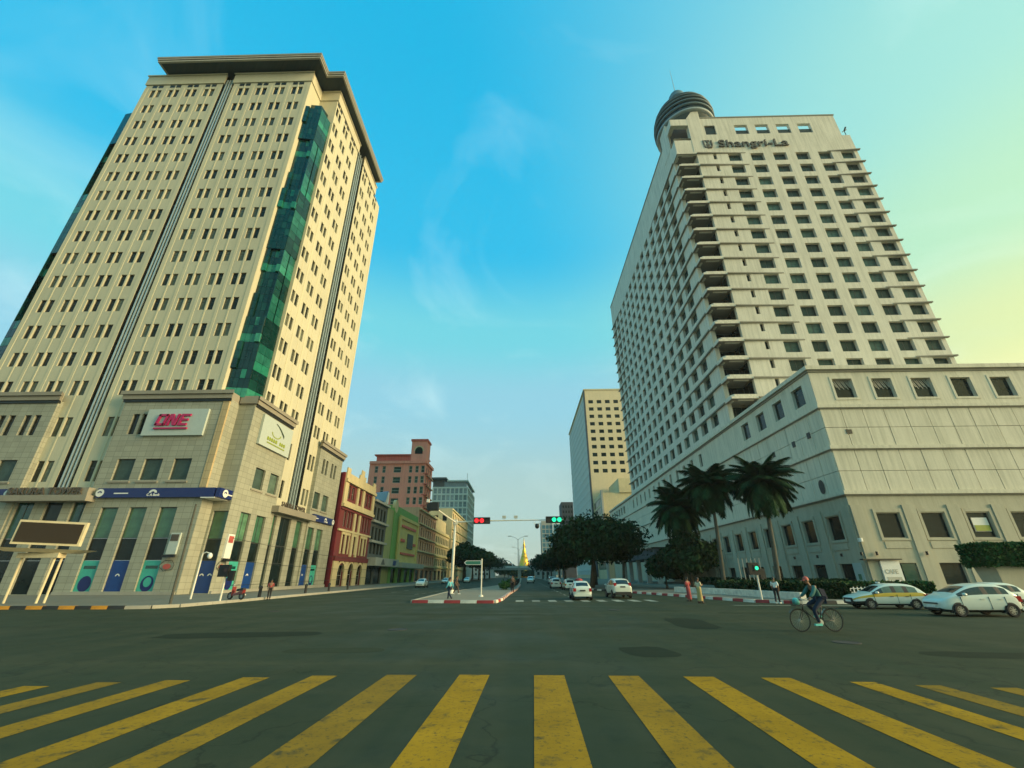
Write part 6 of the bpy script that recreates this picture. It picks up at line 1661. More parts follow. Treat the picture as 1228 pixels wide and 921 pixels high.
def wheel_meshes(r):
    if r in WHEEL: return WHEEL[r]
    mb = MB(); pr = [(r * .62, -.09), (r * .93, -.10), (r, -.06), (r, .06), (r * .93, .10), (r * .62, .09)]
    n = 24
    for j in range(len(pr)):
        a, b = pr[j], pr[(j + 1) % len(pr)]
        for k in range(n):
            t0, t1 = 2 * math.pi * k / n, 2 * math.pi * (k + 1) / n
            mb.quad((a[1], a[0] * math.cos(t0), a[0] * math.sin(t0)), (a[1], a[0] * math.cos(t1), a[0] * math.sin(t1)), (b[1], b[0] * math.cos(t1), b[0] * math.sin(t1)), (b[1], b[0] * math.cos(t0), b[0] * math.sin(t0)))
    ty = mb.mesh('tyre', 'tyre', True)
    mb = MB()
    for s in (-1, 1):
        x = s * .075
        for k in range(n):
            t0, t1 = 2 * math.pi * k / n, 2 * math.pi * (k + 1) / n
            mb.quad((x, r * .62 * math.cos(t0), r * .62 * math.sin(t0)), (x, r * .62 * math.cos(t1), r * .62 * math.sin(t1)), (x, r * .54 * math.cos(t1), r * .54 * math.sin(t1)), (x, r * .54 * math.cos(t0), r * .54 * math.sin(t0)))
        for k in range(7):
            t = 2 * math.pi * k / 7; d = Vector((0, math.cos(t), math.sin(t))); e = Vector((0, -math.sin(t), math.cos(t))) * r * .085
            mb.quad(Vector((x, 0, 0)) + d * r * .08 - e, Vector((x, 0, 0)) + d * r * .57 - e, Vector((x, 0, 0)) + d * r * .57 + e, Vector((x, 0, 0)) + d * r * .08 + e)
        mb.poly([(x * 1.05, r * .17 * math.cos(2 * math.pi * k / 12), r * .17 * math.sin(2 * math.pi * k / 12)) for k in range(12)])
    rm = mb.mesh('rim', 'rim')
    mb = MB(); mb.cyl((-.05, 0, 0), (.05, 0, 0), r * .56, n=20); hb_ = mb.mesh('brake_disc', 'blackplastic')
    WHEEL[r] = (ty, rm, hb_); return WHEEL[r]
def make_car(name, label, kind, loc, rotz, paint='carwhite', group='cars in the street'):
    t = thing(name, label, 'car', loc, rotz, group); t.scale = (.91,) * 3; WM[t.name] = WM[t.name] @ Matrix.Scale(.91, 4)
    # stations: y, half width, underside z, belt z, roof half width, roof z, glass code (s side window, f windscreen, r rear window)
    if kind == 'hatch':
        ST = [(1.90, .56, .30, .56, .46, .64, ''), (1.80, .74, .22, .70, .60, .80, ''), (1.48, .83, .19, .86, .68, .95, ''), (1.14, .845, .19, .93, .70, 1.05, 'f'), (.36, .848, .19, .95, .60, 1.45, 's'), (-.28, .848, .19, .96, .60, 1.52, 'p'), (-.33, .848, .19, .96, .60, 1.522, 's'), (-.98, .845, .19, .98, .59, 1.50, 'p'), (-1.03, .845, .19, .98, .59, 1.495, 's'), (-1.40, .835, .20, 1.0, .57, 1.43, 'r'), (-1.76, .80, .24, .98, .55, 1.08, ''), (-1.90, .70, .32, .84, .50, .90, '')]
        r, fy, ry, W, L = .30, 1.18, -1.22, .845, 1.9
    elif kind == 'wagon':
        ST = [(2.10, .62, .30, .56, .52, .60, ''), (2.02, .76, .22, .66, .62, .72, ''), (1.60, .83, .20, .76, .70, .84, ''), (1.05, .84, .19, .84, .71, .91, 'f'), (.38, .845, .19, .86, .61, 1.37, 's'), (-.22, .845, .19, .86, .61, 1.44, 'p'), (-.27, .845, .19, .86, .61, 1.44, 's'), (-.92, .845, .19, .86, .60, 1.44, 'p'), (-.97, .845, .19, .86, .60, 1.43, 's'), (-1.62, .835, .19, .90, .57, 1.38, 'r'), (-2.02, .80, .24, .88, .56, .96, ''), (-2.12, .70, .32, .80, .52, .84, '')]
        r, fy, ry, W, L = .29, 1.26, -1.26, .84, 2.1
    else:
        ST = [(2.10, .62, .36, .70, .55, .76, ''), (2.02, .80, .28, .84, .66, .92, ''), (1.55, .88, .26, .98, .74, 1.06, ''), (1.08, .89, .26, 1.03, .76, 1.13, 'f'), (.45, .89, .26, 1.05, .68, 1.61, 's'), (-.20, .89, .26, 1.05, .68, 1.69, 'p'), (-.26, .89, .26, 1.05, .68, 1.69, 's'), (-.95, .89, .26, 1.06, .67, 1.68, 'p'), (-1.01, .89, .26, 1.06, .67, 1.68, 's'), (-1.72, .87, .28, 1.08, .65, 1.62, 'r'), (-2.06, .85, .32, 1.06, .66, 1.14, ''), (-2.14, .78, .40, .98, .60, 1.02, '')]
        r, fy, ry, W, L = .35, 1.30, -1.30, .885, 2.1
    mats = [paint, 'carglass', 'caryellow', 'blackplastic', 'carglass2']
    V = []; F = []; FM = []; K = 10
    for (y, w, zb, zbelt, wr, zr_, gc) in ST:
        hood = zr_ - zbelt < .16
        half = [(0, zb), (w * .82, zb), (w * .97, zb + .10), (w, zb + (zbelt - zb) * .45), (w * .985, zb + (zbelt - zb) * .78), (w * .965, zbelt), (wr if not hood else w * .90, zr_ - (.07 if not hood else .045)), ((wr if not hood else w * .80) * .90, zr_ - .025), ((wr if not hood else w * .7) * .5, zr_), (0, zr_ + .012)]
        V.append([(x_, y, z_) for x_, z_ in half] + [(-x_, y, z_) for x_, z_ in half[-2:0:-1]])
    n = len(V[0]); flat = [v for s in V for v in s]
    for i in range(len(ST) - 1):
        gc = ST[i][6]
        for j in range(n):
            a, b = i * n + j, i * n + (j + 1) % n; c, d = (i + 1) * n + (j + 1) % n, (i + 1) * n + j
            jj = j if j < 9 else n - 1 - j
            mi = 0
            if gc == 's' and jj == 5: mi = 4 if kind == 'wagon' else 1
            if gc == 'f' and jj in (7, 8): mi = 1
            if gc == 'r' and jj in (7, 8): mi = 1
            if gc == 'f' and jj == 5: mi = 1
            if gc == 'p' and jj == 5: mi = 3
            if jj in (0, 1): mi = 3
            if kind == 'wagon' and jj == 4: mi = 2
            if kind == 'wagon' and jj == 2 and i < 3: mi = 3
            F.append((a, b, c, d)); FM.append(mi)
    F.append(tuple(range(n))[::-1]); FM.append(3 if kind == 'wagon' else 0); F.append(tuple((len(ST) - 1) * n + k for k in range(n))); FM.append(0)
    me = bpy.data.meshes.new('car'); me.from_pydata(flat, [], F)
    for m_ in mats: me.materials.append(M[m_])
    me.polygons.foreach_set('material_index', FM)
    bm = bmesh.new(); bm.from_mesh(me); bmesh.ops.recalc_face_normals(bm, faces=bm.faces)
    bm.to_mesh(me); bm.free()
    ev = tmp_eval(me, [('SUBSURF', dict(levels=2, render_levels=2))])
    nm = {0: 'body', 2: 'painted_band', 3: 'lower_trim'}
    for mi, m_, c in split_mesh(ev, mats):
        lmesh(m_, nm.get(mi, 'windscreen' if mi == 1 and abs(c.x) < .1 and c.y > 0 else ('rear_window' if mi == 1 and abs(c.x) < .1 else 'side_window')), t)
    ty, rm, hb_ = wheel_meshes(r)
    for sx_ in (-1, 1):
        for yy in (fy, ry):
            mb = MB(); x = sx_ * (W - .02)                       # dark wheel arch
            k = 14; i0 = [(x + sx_ * .012, yy + (r + .055) * math.cos(math.pi * q / k), r + (r + .055) * math.sin(math.pi * q / k)) for q in range(k + 1)]
            i0 = i0 + [(x + sx_ * .012, yy - (r + .055), .17), (x + sx_ * .012, yy + (r + .055), .17)]
            mb.poly(i0 if sx_ > 0 else i0[::-1])
            for q in range(len(i0)):
                a, b = i0[q], i0[(q + 1) % len(i0)]; mb.quad(a, b, (b[0] - sx_ * .25, b[1], b[2]), (a[0] - sx_ * .25, a[1], a[2]))
            lpart(mb, 'wheel_arch', 'blackplastic', t)
            wmx = Matrix.Translation((sx_ * (W - .062), yy, r))
            w_ = lmesh(ty, 'wheel', t, wmx)
            lmesh(rm, 'rim', w_); lmesh(hb_, 'brake_disc', w_)
    zl = ST[1][3]
    for sx_ in (-1, 1):
        mb = MB(); mb.hexa([(sx_ * .46, L - .10, zl - .14), (sx_ * .72, L - .26, zl - .12), (sx_ * .70, L - .5, zl - .10), (sx_ * .45, L - .4, zl - .10)], [(sx_ * .50, L - .14, zl + .02), (sx_ * .76, L - .36, zl + .07), (sx_ * .74, L - .6, zl + .09), (sx_ * .5, L - .5, zl + .04)]) ; lpart(mb, 'headlight', 'headlight', t)
        mb = MB(); zt_ = ST[-2][3]; mb.box(sx_ * .56, sx_ * .79, -L + .02, -L + .34, zt_ - .30 if kind != 'suv' else zt_ - .2, zt_ - .04 if kind != 'suv' else zt_ + .25); lpart(mb, 'tail_light', 'taillight', t)
        mb = MB(); mb.lathe([(.02, -.07), (.09, -.05), (.10, .04), (.04, .08)], (sx_ * (W + .09), .82, ST[4][3] + .06), 8); mb.cyl((sx_ * (W - .08), .82, ST[4][3] + .02), (sx_ * (W + .06), .82, ST[4][3] + .05), .025, n=5); lpart(mb, 'wing_mirror', paint, t, smooth=True)
        for yy in (.0, -.85): mb = MB(); mb.box(sx_ * (W + .0), sx_ * (W + .022), yy - .1, yy + .08, ST[4][3] - .16, ST[4][3] - .13); lpart(mb, 'door_handle', 'blackplastic' if kind == 'wagon' else paint, t)
        for yy in (.98, -.33, -1.08):                                # door shut lines
            mb = MB(); mb.box(sx_ * (W - .06), sx_ * (W + .004), yy - .008, yy + .008, .34, ST[4][3] - .04); lpart(mb, 'door_seam', 'blackplastic', t)
    mb = MB(); mb.box(-.26, .26, L - .03, L + .035, .40, .51); lpart(mb, 'front_plate', 'white', t)
    mb = MB(); mb.box(-.45, .45, L - .05, L + .02, .56 if kind != 'suv' else .68, .62 if kind != 'suv' else .76); lpart(mb, 'grille', 'blackplastic', t)
    mb = MB(); mb.box(-.50, .50, L - .08, L + .025, .28, .37); lpart(mb, 'lower_intake', 'blackplastic', t)
    mb = MB(); mb.box(-.24, .24, -L - .05, -L + .05, .70 if kind != 'suv' else .92, .81 if kind != 'suv' else 1.03); lpart(mb, 'rear_plate', 'blackplastic', t)
    mb = MB(); mb.box(-.74, .74, -L - .06, -L + .12, .30, .46 if kind != 'suv' else .56); lpart(mb, 'rear_bumper', 'blackplastic' if kind == 'suv' else paint, t)
    return t
yaris = make_car('hatchback_car', 'white hatchback turned left in front of the taxi at the right edge', 'hatch', (21.15, 23.4, 0), R(86))
CS = Matrix.Scale(.91, 4)
h2 = copy_tree(yaris, Matrix.Translation((4.72, 39.6, 0)) @ CS, 'white hatchback seen from behind with red bundle on the roof, waiting on the right lane', 'cars in the street')
mb = MB(); mb.lathe([(.32, 0), (.36, .10), (.2, .2), (.05, .22)], (-.1, -.35, 1.50), 10); lpart(mb, 'roof_bundle', 'kred', h2, smooth=True)
taxi = make_car('taxi_wagon', 'white estate taxi with yellow band and black bumper behind the white hatchback', 'wagon', (20.75, 28.2, 0), R(84), 'carwhite')
mb = MB(); mb.box(-.16, .16, .02, .12, 1.44, 1.53); lpart(mb, 'roof_light', 'white', taxi)
suv = make_car('wagon_car', 'white tall wagon seen from behind on the outer right lane', 'suv', (8.35, 42.3, 0), R(2))
copy_tree(yaris, Matrix.Translation((24.6, 26.2, 0)) @ Matrix.Rotation(R(88), 4, 'Z') @ CS, 'white car cut off by the right edge of the photo behind the hatchback')
FARC = [(taxi, 6.2, 64.5, 2, 'white car first in the queue beyond the waiting hatchback'), (yaris, 4.9, 71.5, 0, 'second white car in the queue beyond the waiting hatchback'), (yaris, 6.4, 90, 0, 'small far car parked under the right street trees'), (suv, 6.4, 104, 0, 'smaller far wagon parked under the right street trees'),
        (suv, 1.9, 118, 180, 'far white wagon coming along the right carriageway'), (suv, 3.0, 150, 0, 'very far wagon driving towards the footbridge'), (yaris, -16.6, 78, 180, 'white car parked before the theatre on the left'), (taxi, -18.2, 112, 180, 'far white estate at the left kerb by the terrace'), (yaris, -15.0, 128, 180, 'far white hatchback approaching on the left carriageway')]
for s_, x, y, a, lb in FARC: copy_tree(s_, Matrix.Translation((x, y, 0)) @ Matrix.Rotation(R(a), 4, 'Z') @ CS, lb, 'cars in the street')
# ================================================================== PEOPLE
def skin(verts, edges, rad, mat, sub=2):
    me = bpy.data.meshes.new('figure'); me.from_pydata([tuple(v) for v in verts], edges, []); me.materials.append(M[mat])
    ob = bpy.data.objects.new('tmp', me); COL.objects.link(ob)
    md = ob.modifiers.new('skin', 'SKIN'); md.use_smooth_shade = True; md.branch_smoothing = .5
    if not me.skin_vertices:
        bpy.context.view_layer.objects.active = ob; bpy.ops.mesh.customdata_skin_add()
    for i, r_ in enumerate(rad):
        d = me.skin_vertices[0].data[i]; d.radius = (r_, r_) if not isinstance(r_, tuple) else r_; d.use_root = (i == 0)
    ss = ob.modifiers.new('sub', 'SUBSURF'); ss.levels = sub; ss.render_levels = sub
    dg = bpy.context.evaluated_depsgraph_get(); out = bpy.data.meshes.new_from_object(ob.evaluated_get(dg)); bpy.data.objects.remove(ob)
    if not out.materials: out.materials.append(M[mat])
    out.polygons.foreach_set('use_smooth', [True] * len(out.polygons)); return out
STAND = dict(pelvis=(0, 0, .93), waist=(0, .01, 1.06), chest=(0, .02, 1.24), neck=(0, 0, 1.39), head=(0, .02, 1.50),
             hipR=(.085, 0, .90), hipL=(-.085, 0, .90), kneeR=(.09, .03, .50), kneeL=(-.09, .03, .50), ankR=(.09, -.01, .09), ankL=(-.09, -.01, .09), toeR=(.10, .13, .035), toeL=(-.10, .13, .035),
             shR=(.165, 0, 1.335), shL=(-.165, 0, 1.335), elR=(.215, -.02, 1.07), elL=(-.215, -.02, 1.07), wrR=(.225, .05, .84), wrL=(-.225, .05, .84))
RAD = dict(pelvis=(.135, .10), waist=(.115, .09), chest=(.145, .10), neck=.05, head=.055, hipR=.085, hipL=.085, kneeR=.058, kneeL=.058, ankR=.038, ankL=.038, toeR=.034, toeL=.034, shR=.058, shL=.058, elR=.042, elL=.042, wrR=.030, wrL=.030)
EDG = [('pelvis', 'waist'), ('waist', 'chest'), ('chest', 'neck'), ('neck', 'head'), ('pelvis', 'hipR'), ('pelvis', 'hipL'), ('hipR', 'kneeR'), ('hipL', 'kneeL'), ('kneeR', 'ankR'), ('kneeL', 'ankL'), ('ankR', 'toeR'), ('ankL', 'toeL'), ('chest', 'shR'), ('chest', 'shL'), ('shR', 'elR'), ('shL', 'elL'), ('elR', 'wrR'), ('elL', 'wrL')]
def chain(J, keys, edges, mat, grow_=0.0, rad=None):
    ks = list(keys); R_ = dict(RAD); R_.update(rad or {})
    f = lambda r_: tuple(x + grow_ for x in r_) if isinstance(r_, tuple) else r_ + grow_
    return skin([J[k] for k in ks], [(ks.index(a), ks.index(b)) for a, b in edges if a in ks and b in ks], [f(R_[k]) for k in ks], mat)
def head_mesh(J, yaw=0.0, tilt=0.0):
    c = Vector(J['head']); mb = MB(); n, m_ = 14, 10
    rot = Matrix.Rotation(yaw, 3, 'Z') @ Matrix.Rotation(tilt, 3, 'X'); V = []
    for i in range(m_ + 1):
        ph = math.pi * i / m_
        for k in range(n):
            th = 2 * math.pi * k / n; x, y, z = .074 * math.sin(ph) * math.cos(th), .092 * math.sin(ph) * math.sin(th), .118 * math.cos(ph)
            if z < -.03: x *= .86; y = y * .9 + (.012 if y > 0 else 0)          # jaw
            V.append(tuple(c + rot @ Vector((x, y, z + .025))))
    i0 = len(mb.v); mb.v += V
    for i in range(m_):
        for k in range(n):
            mb.f.append((i0 + i * n + k, i0 + (i + 1) * n + k, i0 + (i + 1) * n + (k + 1) % n, i0 + i * n + (k + 1) % n)); mb.m.append(0)
    def T(p): return tuple(c + rot @ Vector(p))
    mb.hexa([T((-.012, .085, 0)), T((.012, .085, 0)), T((.014, .108, -.012)), T((-.014, .108, -.012))], [T((-.008, .085, .045)), T((.008, .085, .045)), T((.006, .092, .045)), T((-.006, .092, .045))])   # nose
    for s in (-1, 1):
        mb.hexa([T((s * .072, -.01, -.01)), T((s * .086, -.012, -.01)), T((s * .084, .012, -.01)), T((s * .072, .015, -.01))], [T((s * .072, -.015, .045)), T((s * .09, -.02, .045)), T((s * .086, .01, .045)), T((s * .072, .018, .045))])   # ears
        mb.cyl(T((s * .030, .083, .035)), T((s * .030, .0905, .035)), .011, n=6, m=1)                    # eyes
    mb.hexa([T((-.022, .088, -.042)), T((.022, .088, -.042)), T((.02, .096, -.042)), T((-.02, .096, -.042))], [T((-.022, .088, -.034)), T((.022, .088, -.034)), T((.02, .096, -.034)), T((-.02, .096, -.034))], 2)  # mouth
    return mb.mesh('head', ['skin', 'hair', 'capred'], True), rot, c
def hair_mesh(rot, c, mat, cap=False):
    mb = MB(); n, m_ = 14, 6; V = []
    for i in range(m_ + 1):
        ph = (.58 if not cap else .46) * math.pi * i / m_
        for k in range(n):
            th = 2 * math.pi * k / n; s = 1.10 if not cap else 1.2
            fr_ = math.sin(th) > .3 and i == m_
            V.append(tuple(c + rot @ Vector((.074 * s * math.sin(ph) * math.cos(th), .092 * s * math.sin(ph) * math.sin(th) - .008, .118 * s * math.cos(ph) + .025 + (.035 if fr_ and not cap else 0)))))
    mb.v += V
    for i in range(m_):
        for k in range(n): mb.f.append((i * n + k, (i + 1) * n + k, (i + 1) * n + (k + 1) % n, i * n + (k + 1) % n)); mb.m.append(0)
    if cap:
        T = lambda p: tuple(c + rot @ Vector(p)); mb.hexa([T((-.08, .085, .045)), T((.08, .085, .045)), T((.06, .17, .035)), T((-.06, .17, .035))], [T((-.08, .085, .06)), T((.08, .085, .06)), T((.06, .17, .045)), T((-.06, .17, .045))])
    return mb.mesh('hair', mat, True)
def hand(J, s, curl=.5):
    """palm, four unequal bent fingers and a thumb, hanging on from the wrist"""
    w = Vector(J['wr' + s]); e = Vector(J['el' + s]); d = (w - e).normalized(); sd = 1 if s == 'R' else -1
    side = d.cross(Vector((sd, 0, 0))); side = side.normalized() if side.length > .1 else Vector((0, 1, 0)); nrm = d.cross(side).normalized()
    mb = MB(); p1 = w + d * .085
    mb.hexa([w - side * .025 - nrm * .012, w + side * .025 - nrm * .012, w + side * .025 + nrm * .012, w - side * .025 + nrm * .012], [p1 - side * .04 - nrm * .012, p1 + side * .04 - nrm * .012, p1 + side * .04 + nrm * .012, p1 - side * .04 + nrm * .012])
    for k, l in enumerate((.070, .080, .074, .058)):
        a = p1 + side * (.03 - .02 * k) - d * .01; b = a + d * l * .45 + nrm * curl * .02 * sd; c = b + d * l * .35 * (1 - curl * .5) + nrm * curl * l * .55 * sd
        mb.tube([a, b, c], .0095, 5, 0, .007)
    a = w + side * .03 + d * .02; mb.tube([a, a + side * .03 + d * .03, a + side * .035 + d * .06 + nrm * .012 * sd], .0105, 5, 0, .008)
    return mb.mesh('hand', 'skin', True)
def person(label, loc, rotz, pose=None, top='c_white', bottom=('trousers', 'c_black'), hair='hair', cap=False, scale=1.0, yaw=0.0, tilt=0.0, sleeve=True, shoes='c_black', group=None, parent=None, curl=.4, extra=None):
    J = dict(STAND); J.update(pose or {})
    if parent is None:
        t = thing('person', label, 'person', loc, rotz, group); t.scale = (scale,) * 3; WM[t.name] = WM[t.name] @ Matrix.Scale(scale, 4)
    else: t = parent
    lmesh(chain(J, STAND.keys(), EDG, 'skin'), 'body', t)
    hm, rot, c = head_mesh(J, yaw, tilt); hd = lmesh(hm, 'head', t)
    lmesh(hair_mesh(rot, c, hair), 'hair', hd)
    if cap: lmesh(hair_mesh(rot, c, cap, True), 'cap', hd)
    for s in 'RL': lmesh(hand(J, s, curl), 'hand', t)
    tk = ['pelvis', 'waist', 'chest', 'shR', 'shL', 'elR', 'elL'] + (['wrR', 'wrL'] if sleeve == 'long' else [])
    lmesh(chain(J, tk, EDG, top, .016, dict(elR=.048, elL=.048, wrR=.032, wrL=.032)), 'shirt', t)
    if bottom[0] == 'trousers':
        lmesh(chain(J, ['pelvis', 'hipR', 'hipL', 'kneeR', 'kneeL', 'ankR', 'ankL'], EDG, bottom[1], .014, dict(pelvis=(.14, .105), ankR=.044, ankL=.044)), 'trousers', t)
    else:
        a = Vector(J['waist']) - Vector((0, 0, .03)); b = (Vector(J['ankR']) + Vector(J['ankL'])) / 2 + Vector((0, 0, .06)); mb = MB(); N = 7; n = 14
        sp = max(.05, (Vector(J['ankR']) - Vector(J['ankL'])).length / 2)
        for i in range(N):
            k = i / (N - 1); p = a.lerp(b, k); rx = .15 + .015 * math.sin(k * 3) + k * max(0, sp - .1); ry_ = .115 + .03 * k + k * sp * .35
            for q in range(n): th = 2 * math.pi * q / n; mb.v.append((p.x + rx * math.cos(th), p.y + ry_ * math.sin(th) + .012 * math.sin(3 * th + i), p.z))
        for i in range(N - 1):
            for q in range(n): mb.f.append((i * n + q, (i + 1) * n + q, (i + 1) * n + (q + 1) % n, i * n + (q + 1) % n)); mb.m.append(0)
        mb.f.append(tuple(range(n))); mb.m.append(0)
        lpart(mb, 'longyi', bottom[1], t, smooth=True)
    for s in 'RL':
        a, b = Vector(J['ank' + s]), Vector(J['toe' + s]); d = (b - a); mb = MB(); d.z = 0; d = d.normalized() if d.length > .01 else Vector((0, 1, 0)); q = Vector((d.y, -d.x, 0)) * .042; z0 = b.z - .035
        lo = [a - d * .06 - q, a - d * .06 + q, b + d * .05 + q, b + d * .05 - q]
        lo = [Vector((v.x, v.y, z0 + (.0 if i > 1 else max(0, a.z - .09 - z0)))) for i, v in enumerate(lo)]
        mb.hexa(lo[::-1], [v + Vector((0, 0, .075 if i > 1 else .06)) for i, v in enumerate(lo[::-1])]); lpart(mb, 'shoe', shoes, t)
    return t
WALK = dict(kneeR=(.08, .16, .52), ankR=(.08, .22, .10), toeR=(.09, .36, .06), kneeL=(-.08, -.02, .50), ankL=(-.08, -.30, .14), toeL=(-.09, -.19, .05), elR=(.21, -.12, 1.08), wrR=(.21, -.06, .86), elL=(-.21, .06, 1.07), wrL=(-.20, .20, .88))
person('person in a light blue top and dark trousers walking onto the island', (-5.75, 37.6, .0), R(60), WALK, 'c_blue', ('trousers', 'c_navy'), scale=1.03, yaw=.2, sleeve='long', shoes='c_white')
person('person in brown walking across behind the traffic mast', (-6.4, 46.0, .15), R(-80), WALK, 'c_brown', ('trousers', 'c_brown'), scale=1.0, shoes='c_white')
person('woman in a long dusty red dress standing by the right kerb', (12.35, 36.0, 0), R(25), dict(wrR=(.13, .2, 1.0), wrL=(-.12, .2, .98)), 'c_red', ('longyi', 'c_red'), scale=1.0, yaw=.2, group='women by the right kerb')
person('woman in cream blouse and tan skirt walking by the right kerb', (12.25, 33.6, 0), R(-60), dict(kneeR=(.08, .08, .5), ankR=(.08, .10, .09), toeR=(.09, .24, .05), ankL=(-.08, -.10, .10), toeL=(-.09, .03, .04), elR=(.2, .02, 1.08), wrR=(.15, .22, 1.15)), 'c_cream', ('longyi', 'c_tan'), scale=1.0, group='women by the right kerb')
person('man in a white shirt and black trousers stepping off the right kerb', (17.0, 32.6, .0), R(-35), WALK, 'c_white', ('trousers', 'c_black'), scale=1.0, yaw=-.2, tilt=-.2, shoes='c_white')
person('person in a dusty red top standing on the left pavement by a bollard', (-21.4, 40.1, .0), R(200), {}, 'c_red', ('trousers', 'c_black'), scale=.95)
person('dark figure standing at the far end of the island kerb', (-1.1, 52, .15), R(170), {}, 'c_brown', ('trousers', 'c_black'), scale=1.0, sleeve='long')
# ---- motor scooter on the left pavement
sct = thing('motor_scooter', 'red motor scooter parked at the left pavement edge', 'motorbike', (-22.3, 36.9, .15), R(70))
ty, rm, hb_ = wheel_meshes(.27)
for y in (.62, -.62):
    w_ = lmesh(ty, 'wheel', sct, Matrix.Translation((0, y, .27)) @ Matrix.Diagonal((.6, 1, 1, 1))); lmesh(rm, 'rim', w_)
mb = MB(); mb.tube([(0, .60, .3), (0, .5, .65), (0, .38, 1.0)], .045, 7); lpart(mb, 'fork', 'steel', sct)
mb = MB(); mb.tube([(-.33, .30, 1.05), (-.1, .38, 1.02), (.1, .38, 1.02), (.33, .30, 1.05)], .018, 6); lpart(mb, 'handlebar', 'black', sct)
mb = MB(); mb.hexa([(-.16, .30, .28), (.16, .30, .28), (.10, .46, .30), (-.10, .46, .30)], [(-.17, .34, .92), (.17, .34, .92), (.08, .48, .95), (-.08, .48, .95)]); lpart(mb, 'leg_shield', 'maroonbike', sct)
mb = MB(); mb.hexa([(-.13, -.75, .42), (.13, -.75, .42), (.13, .34, .26), (-.13, .34, .26)], [(-.12, -.80, .70), (.12, -.80, .70), (.11, .30, .40), (-.11, .30, .40)]); lpart(mb, 'side_panels', 'maroonbike', sct)
mb = MB(); mb.hexa([(-.13, -.78, .71), (.13, -.78, .71), (.10, -.02, .58), (-.10, -.02, .58)], [(-.12, -.74, .83), (.12, -.74, .83), (.09, -.05, .76), (-.09, -.05, .76)]); lpart(mb, 'seat', 'black', sct)
mb = MB(); mb.cyl((0, .40, 1.0), (0, .52, .98), .09, .07, 10); lpart(mb, 'headlight', 'headlight', sct)
mb = MB(); mb.cyl((.14, -.2, .28), (.14, -.82, .36), .045, .05, 8); lpart(mb, 'exhaust', 'steel', sct)
# ---- bicycle and rider (forward +X in the local frame)
bk = thing('bicycle', 'black city bicycle with pale rear mudguard ridden across the junction', 'bicycle', (10.15, 17.2, 0), R(182))
RW_ = .355; fx_, rx_ = .58, -.56
def bike_wheel(x):
    mb = MB(); n = 36; rt = .020
    for k in range(n):
        t0, t1 = 2 * math.pi * k / n, 2 * math.pi * (k + 1) / n
        for q in range(6):
            a0, a1 = 2 * math.pi * q / 6, 2 * math.pi * (q + 1) / 6
            f_ = lambda t_, a_: ((RW_ - rt + rt * math.cos(a_)) * math.cos(t_), rt * math.sin(a_), (RW_ - rt + rt * math.cos(a_)) * math.sin(t_))
            mb.quad(f_(t0, a0), f_(t1, a0), f_(t1, a1), f_(t0, a1))
    w_ = lpart(mb, 'wheel', 'tyre', bk, Matrix.Translation((x, 0, RW_)), smooth=True)
    mb = MB()
    for k in range(28):
        t = 2 * math.pi * k / 28; s = .025 if k % 2 else -.025
        mb.cyl((.02 * math.cos(t + 1.2), s, .02 * math.sin(t + 1.2)), ((RW_ - .035) * math.cos(t), 0, (RW_ - .035) * math.sin(t)), .0022, n=3, cap=False)
    lpart(mb, 'spokes', 'steel', w_)
    mb = MB(); mb.cyl((0, -.05, 0), (0, .05, 0), .022, n=8); lpart(mb, 'hub', 'steel', w_)
bike_wheel(fx_); bike_wheel(rx_)
bbp, seat_t, head_t, head_b = (-.10, 0, .29), (-.27, 0, .76), (.36, 0, .83), (.41, 0, .66)
mb = MB()
for a, b, r_ in ((bbp, seat_t, .017), (bbp, head_b, .019), (seat_t, head_t, .016), (head_t, head_b, .02), (bbp, (rx_, .05, RW_), .010), (bbp, (rx_, -.05, RW_), .010), ((-.255, 0, .72), (rx_, .05, RW_), .009), ((-.255, 0, .72), (rx_, -.05, RW_), .009)): mb.cyl(a, b, r_, n=7)
lpart(mb, 'frame', 'bikeblack', bk, smooth=True)
mb = MB(); mb.tube([head_b, (.46, .05, .55), (fx_, .055, RW_)], .012, 6); mb.tube([head_b, (.46, -.05, .55), (fx_, -.055, RW_)], .012, 6); lpart(mb, 'fork', 'bikeblack', bk)
mb = MB(); mb.cyl(head_t, (.34, 0, .98), .013, n=6); mb.tube([(.14, .27, 1.02), (.30, .22, 1.03), (.36, .06, .99), (.36, -.06, .99), (.30, -.22, 1.03), (.14, -.27, 1.02)], .012, 6); lpart(mb, 'handlebar', 'steel', bk)
mb = MB(); mb.cyl(seat_t, (-.30, 0, .87), .013, n=6); mb.hexa([(-.44, -.09, .86), (-.16, -.025, .88), (-.16, .025, .88), (-.44, .09, .86)], [(-.45, -.10, .92), (-.14, -.02, .915), (-.14, .02, .915), (-.45, .10, .92)]); lpart(mb, 'saddle', 'bikeblack', bk)
for x, a0, a1, mt in ((rx_, 20, 175, 'bikegrey'), (fx_, 35, 150, 'bikeblack')):
    mb = MB(); r1 = RW_ + .035; N = 14
    for k in range(N):
        t0, t1 = R(a0 + (a1 - a0) * k / N), R(a0 + (a1 - a0) * (k + 1) / N)
        mb.quad((x + r1 * math.cos(t0), -.032, RW_ + r1 * math.sin(t0)), (x + r1 * math.cos(t1), -.032, RW_ + r1 * math.sin(t1)), (x + r1 * math.cos(t1), .032, RW_ + r1 * math.sin(t1)), (x + r1 * math.cos(t0), .032, RW_ + r1 * math.sin(t0)))
    lpart(mb, 'mudguard', mt, bk)
mb = MB(); mb.cyl((bbp[0], .045, bbp[2]), (bbp[0], .05, bbp[2]), .09, n=18); lpart(mb, 'chainring', 'steel', bk)
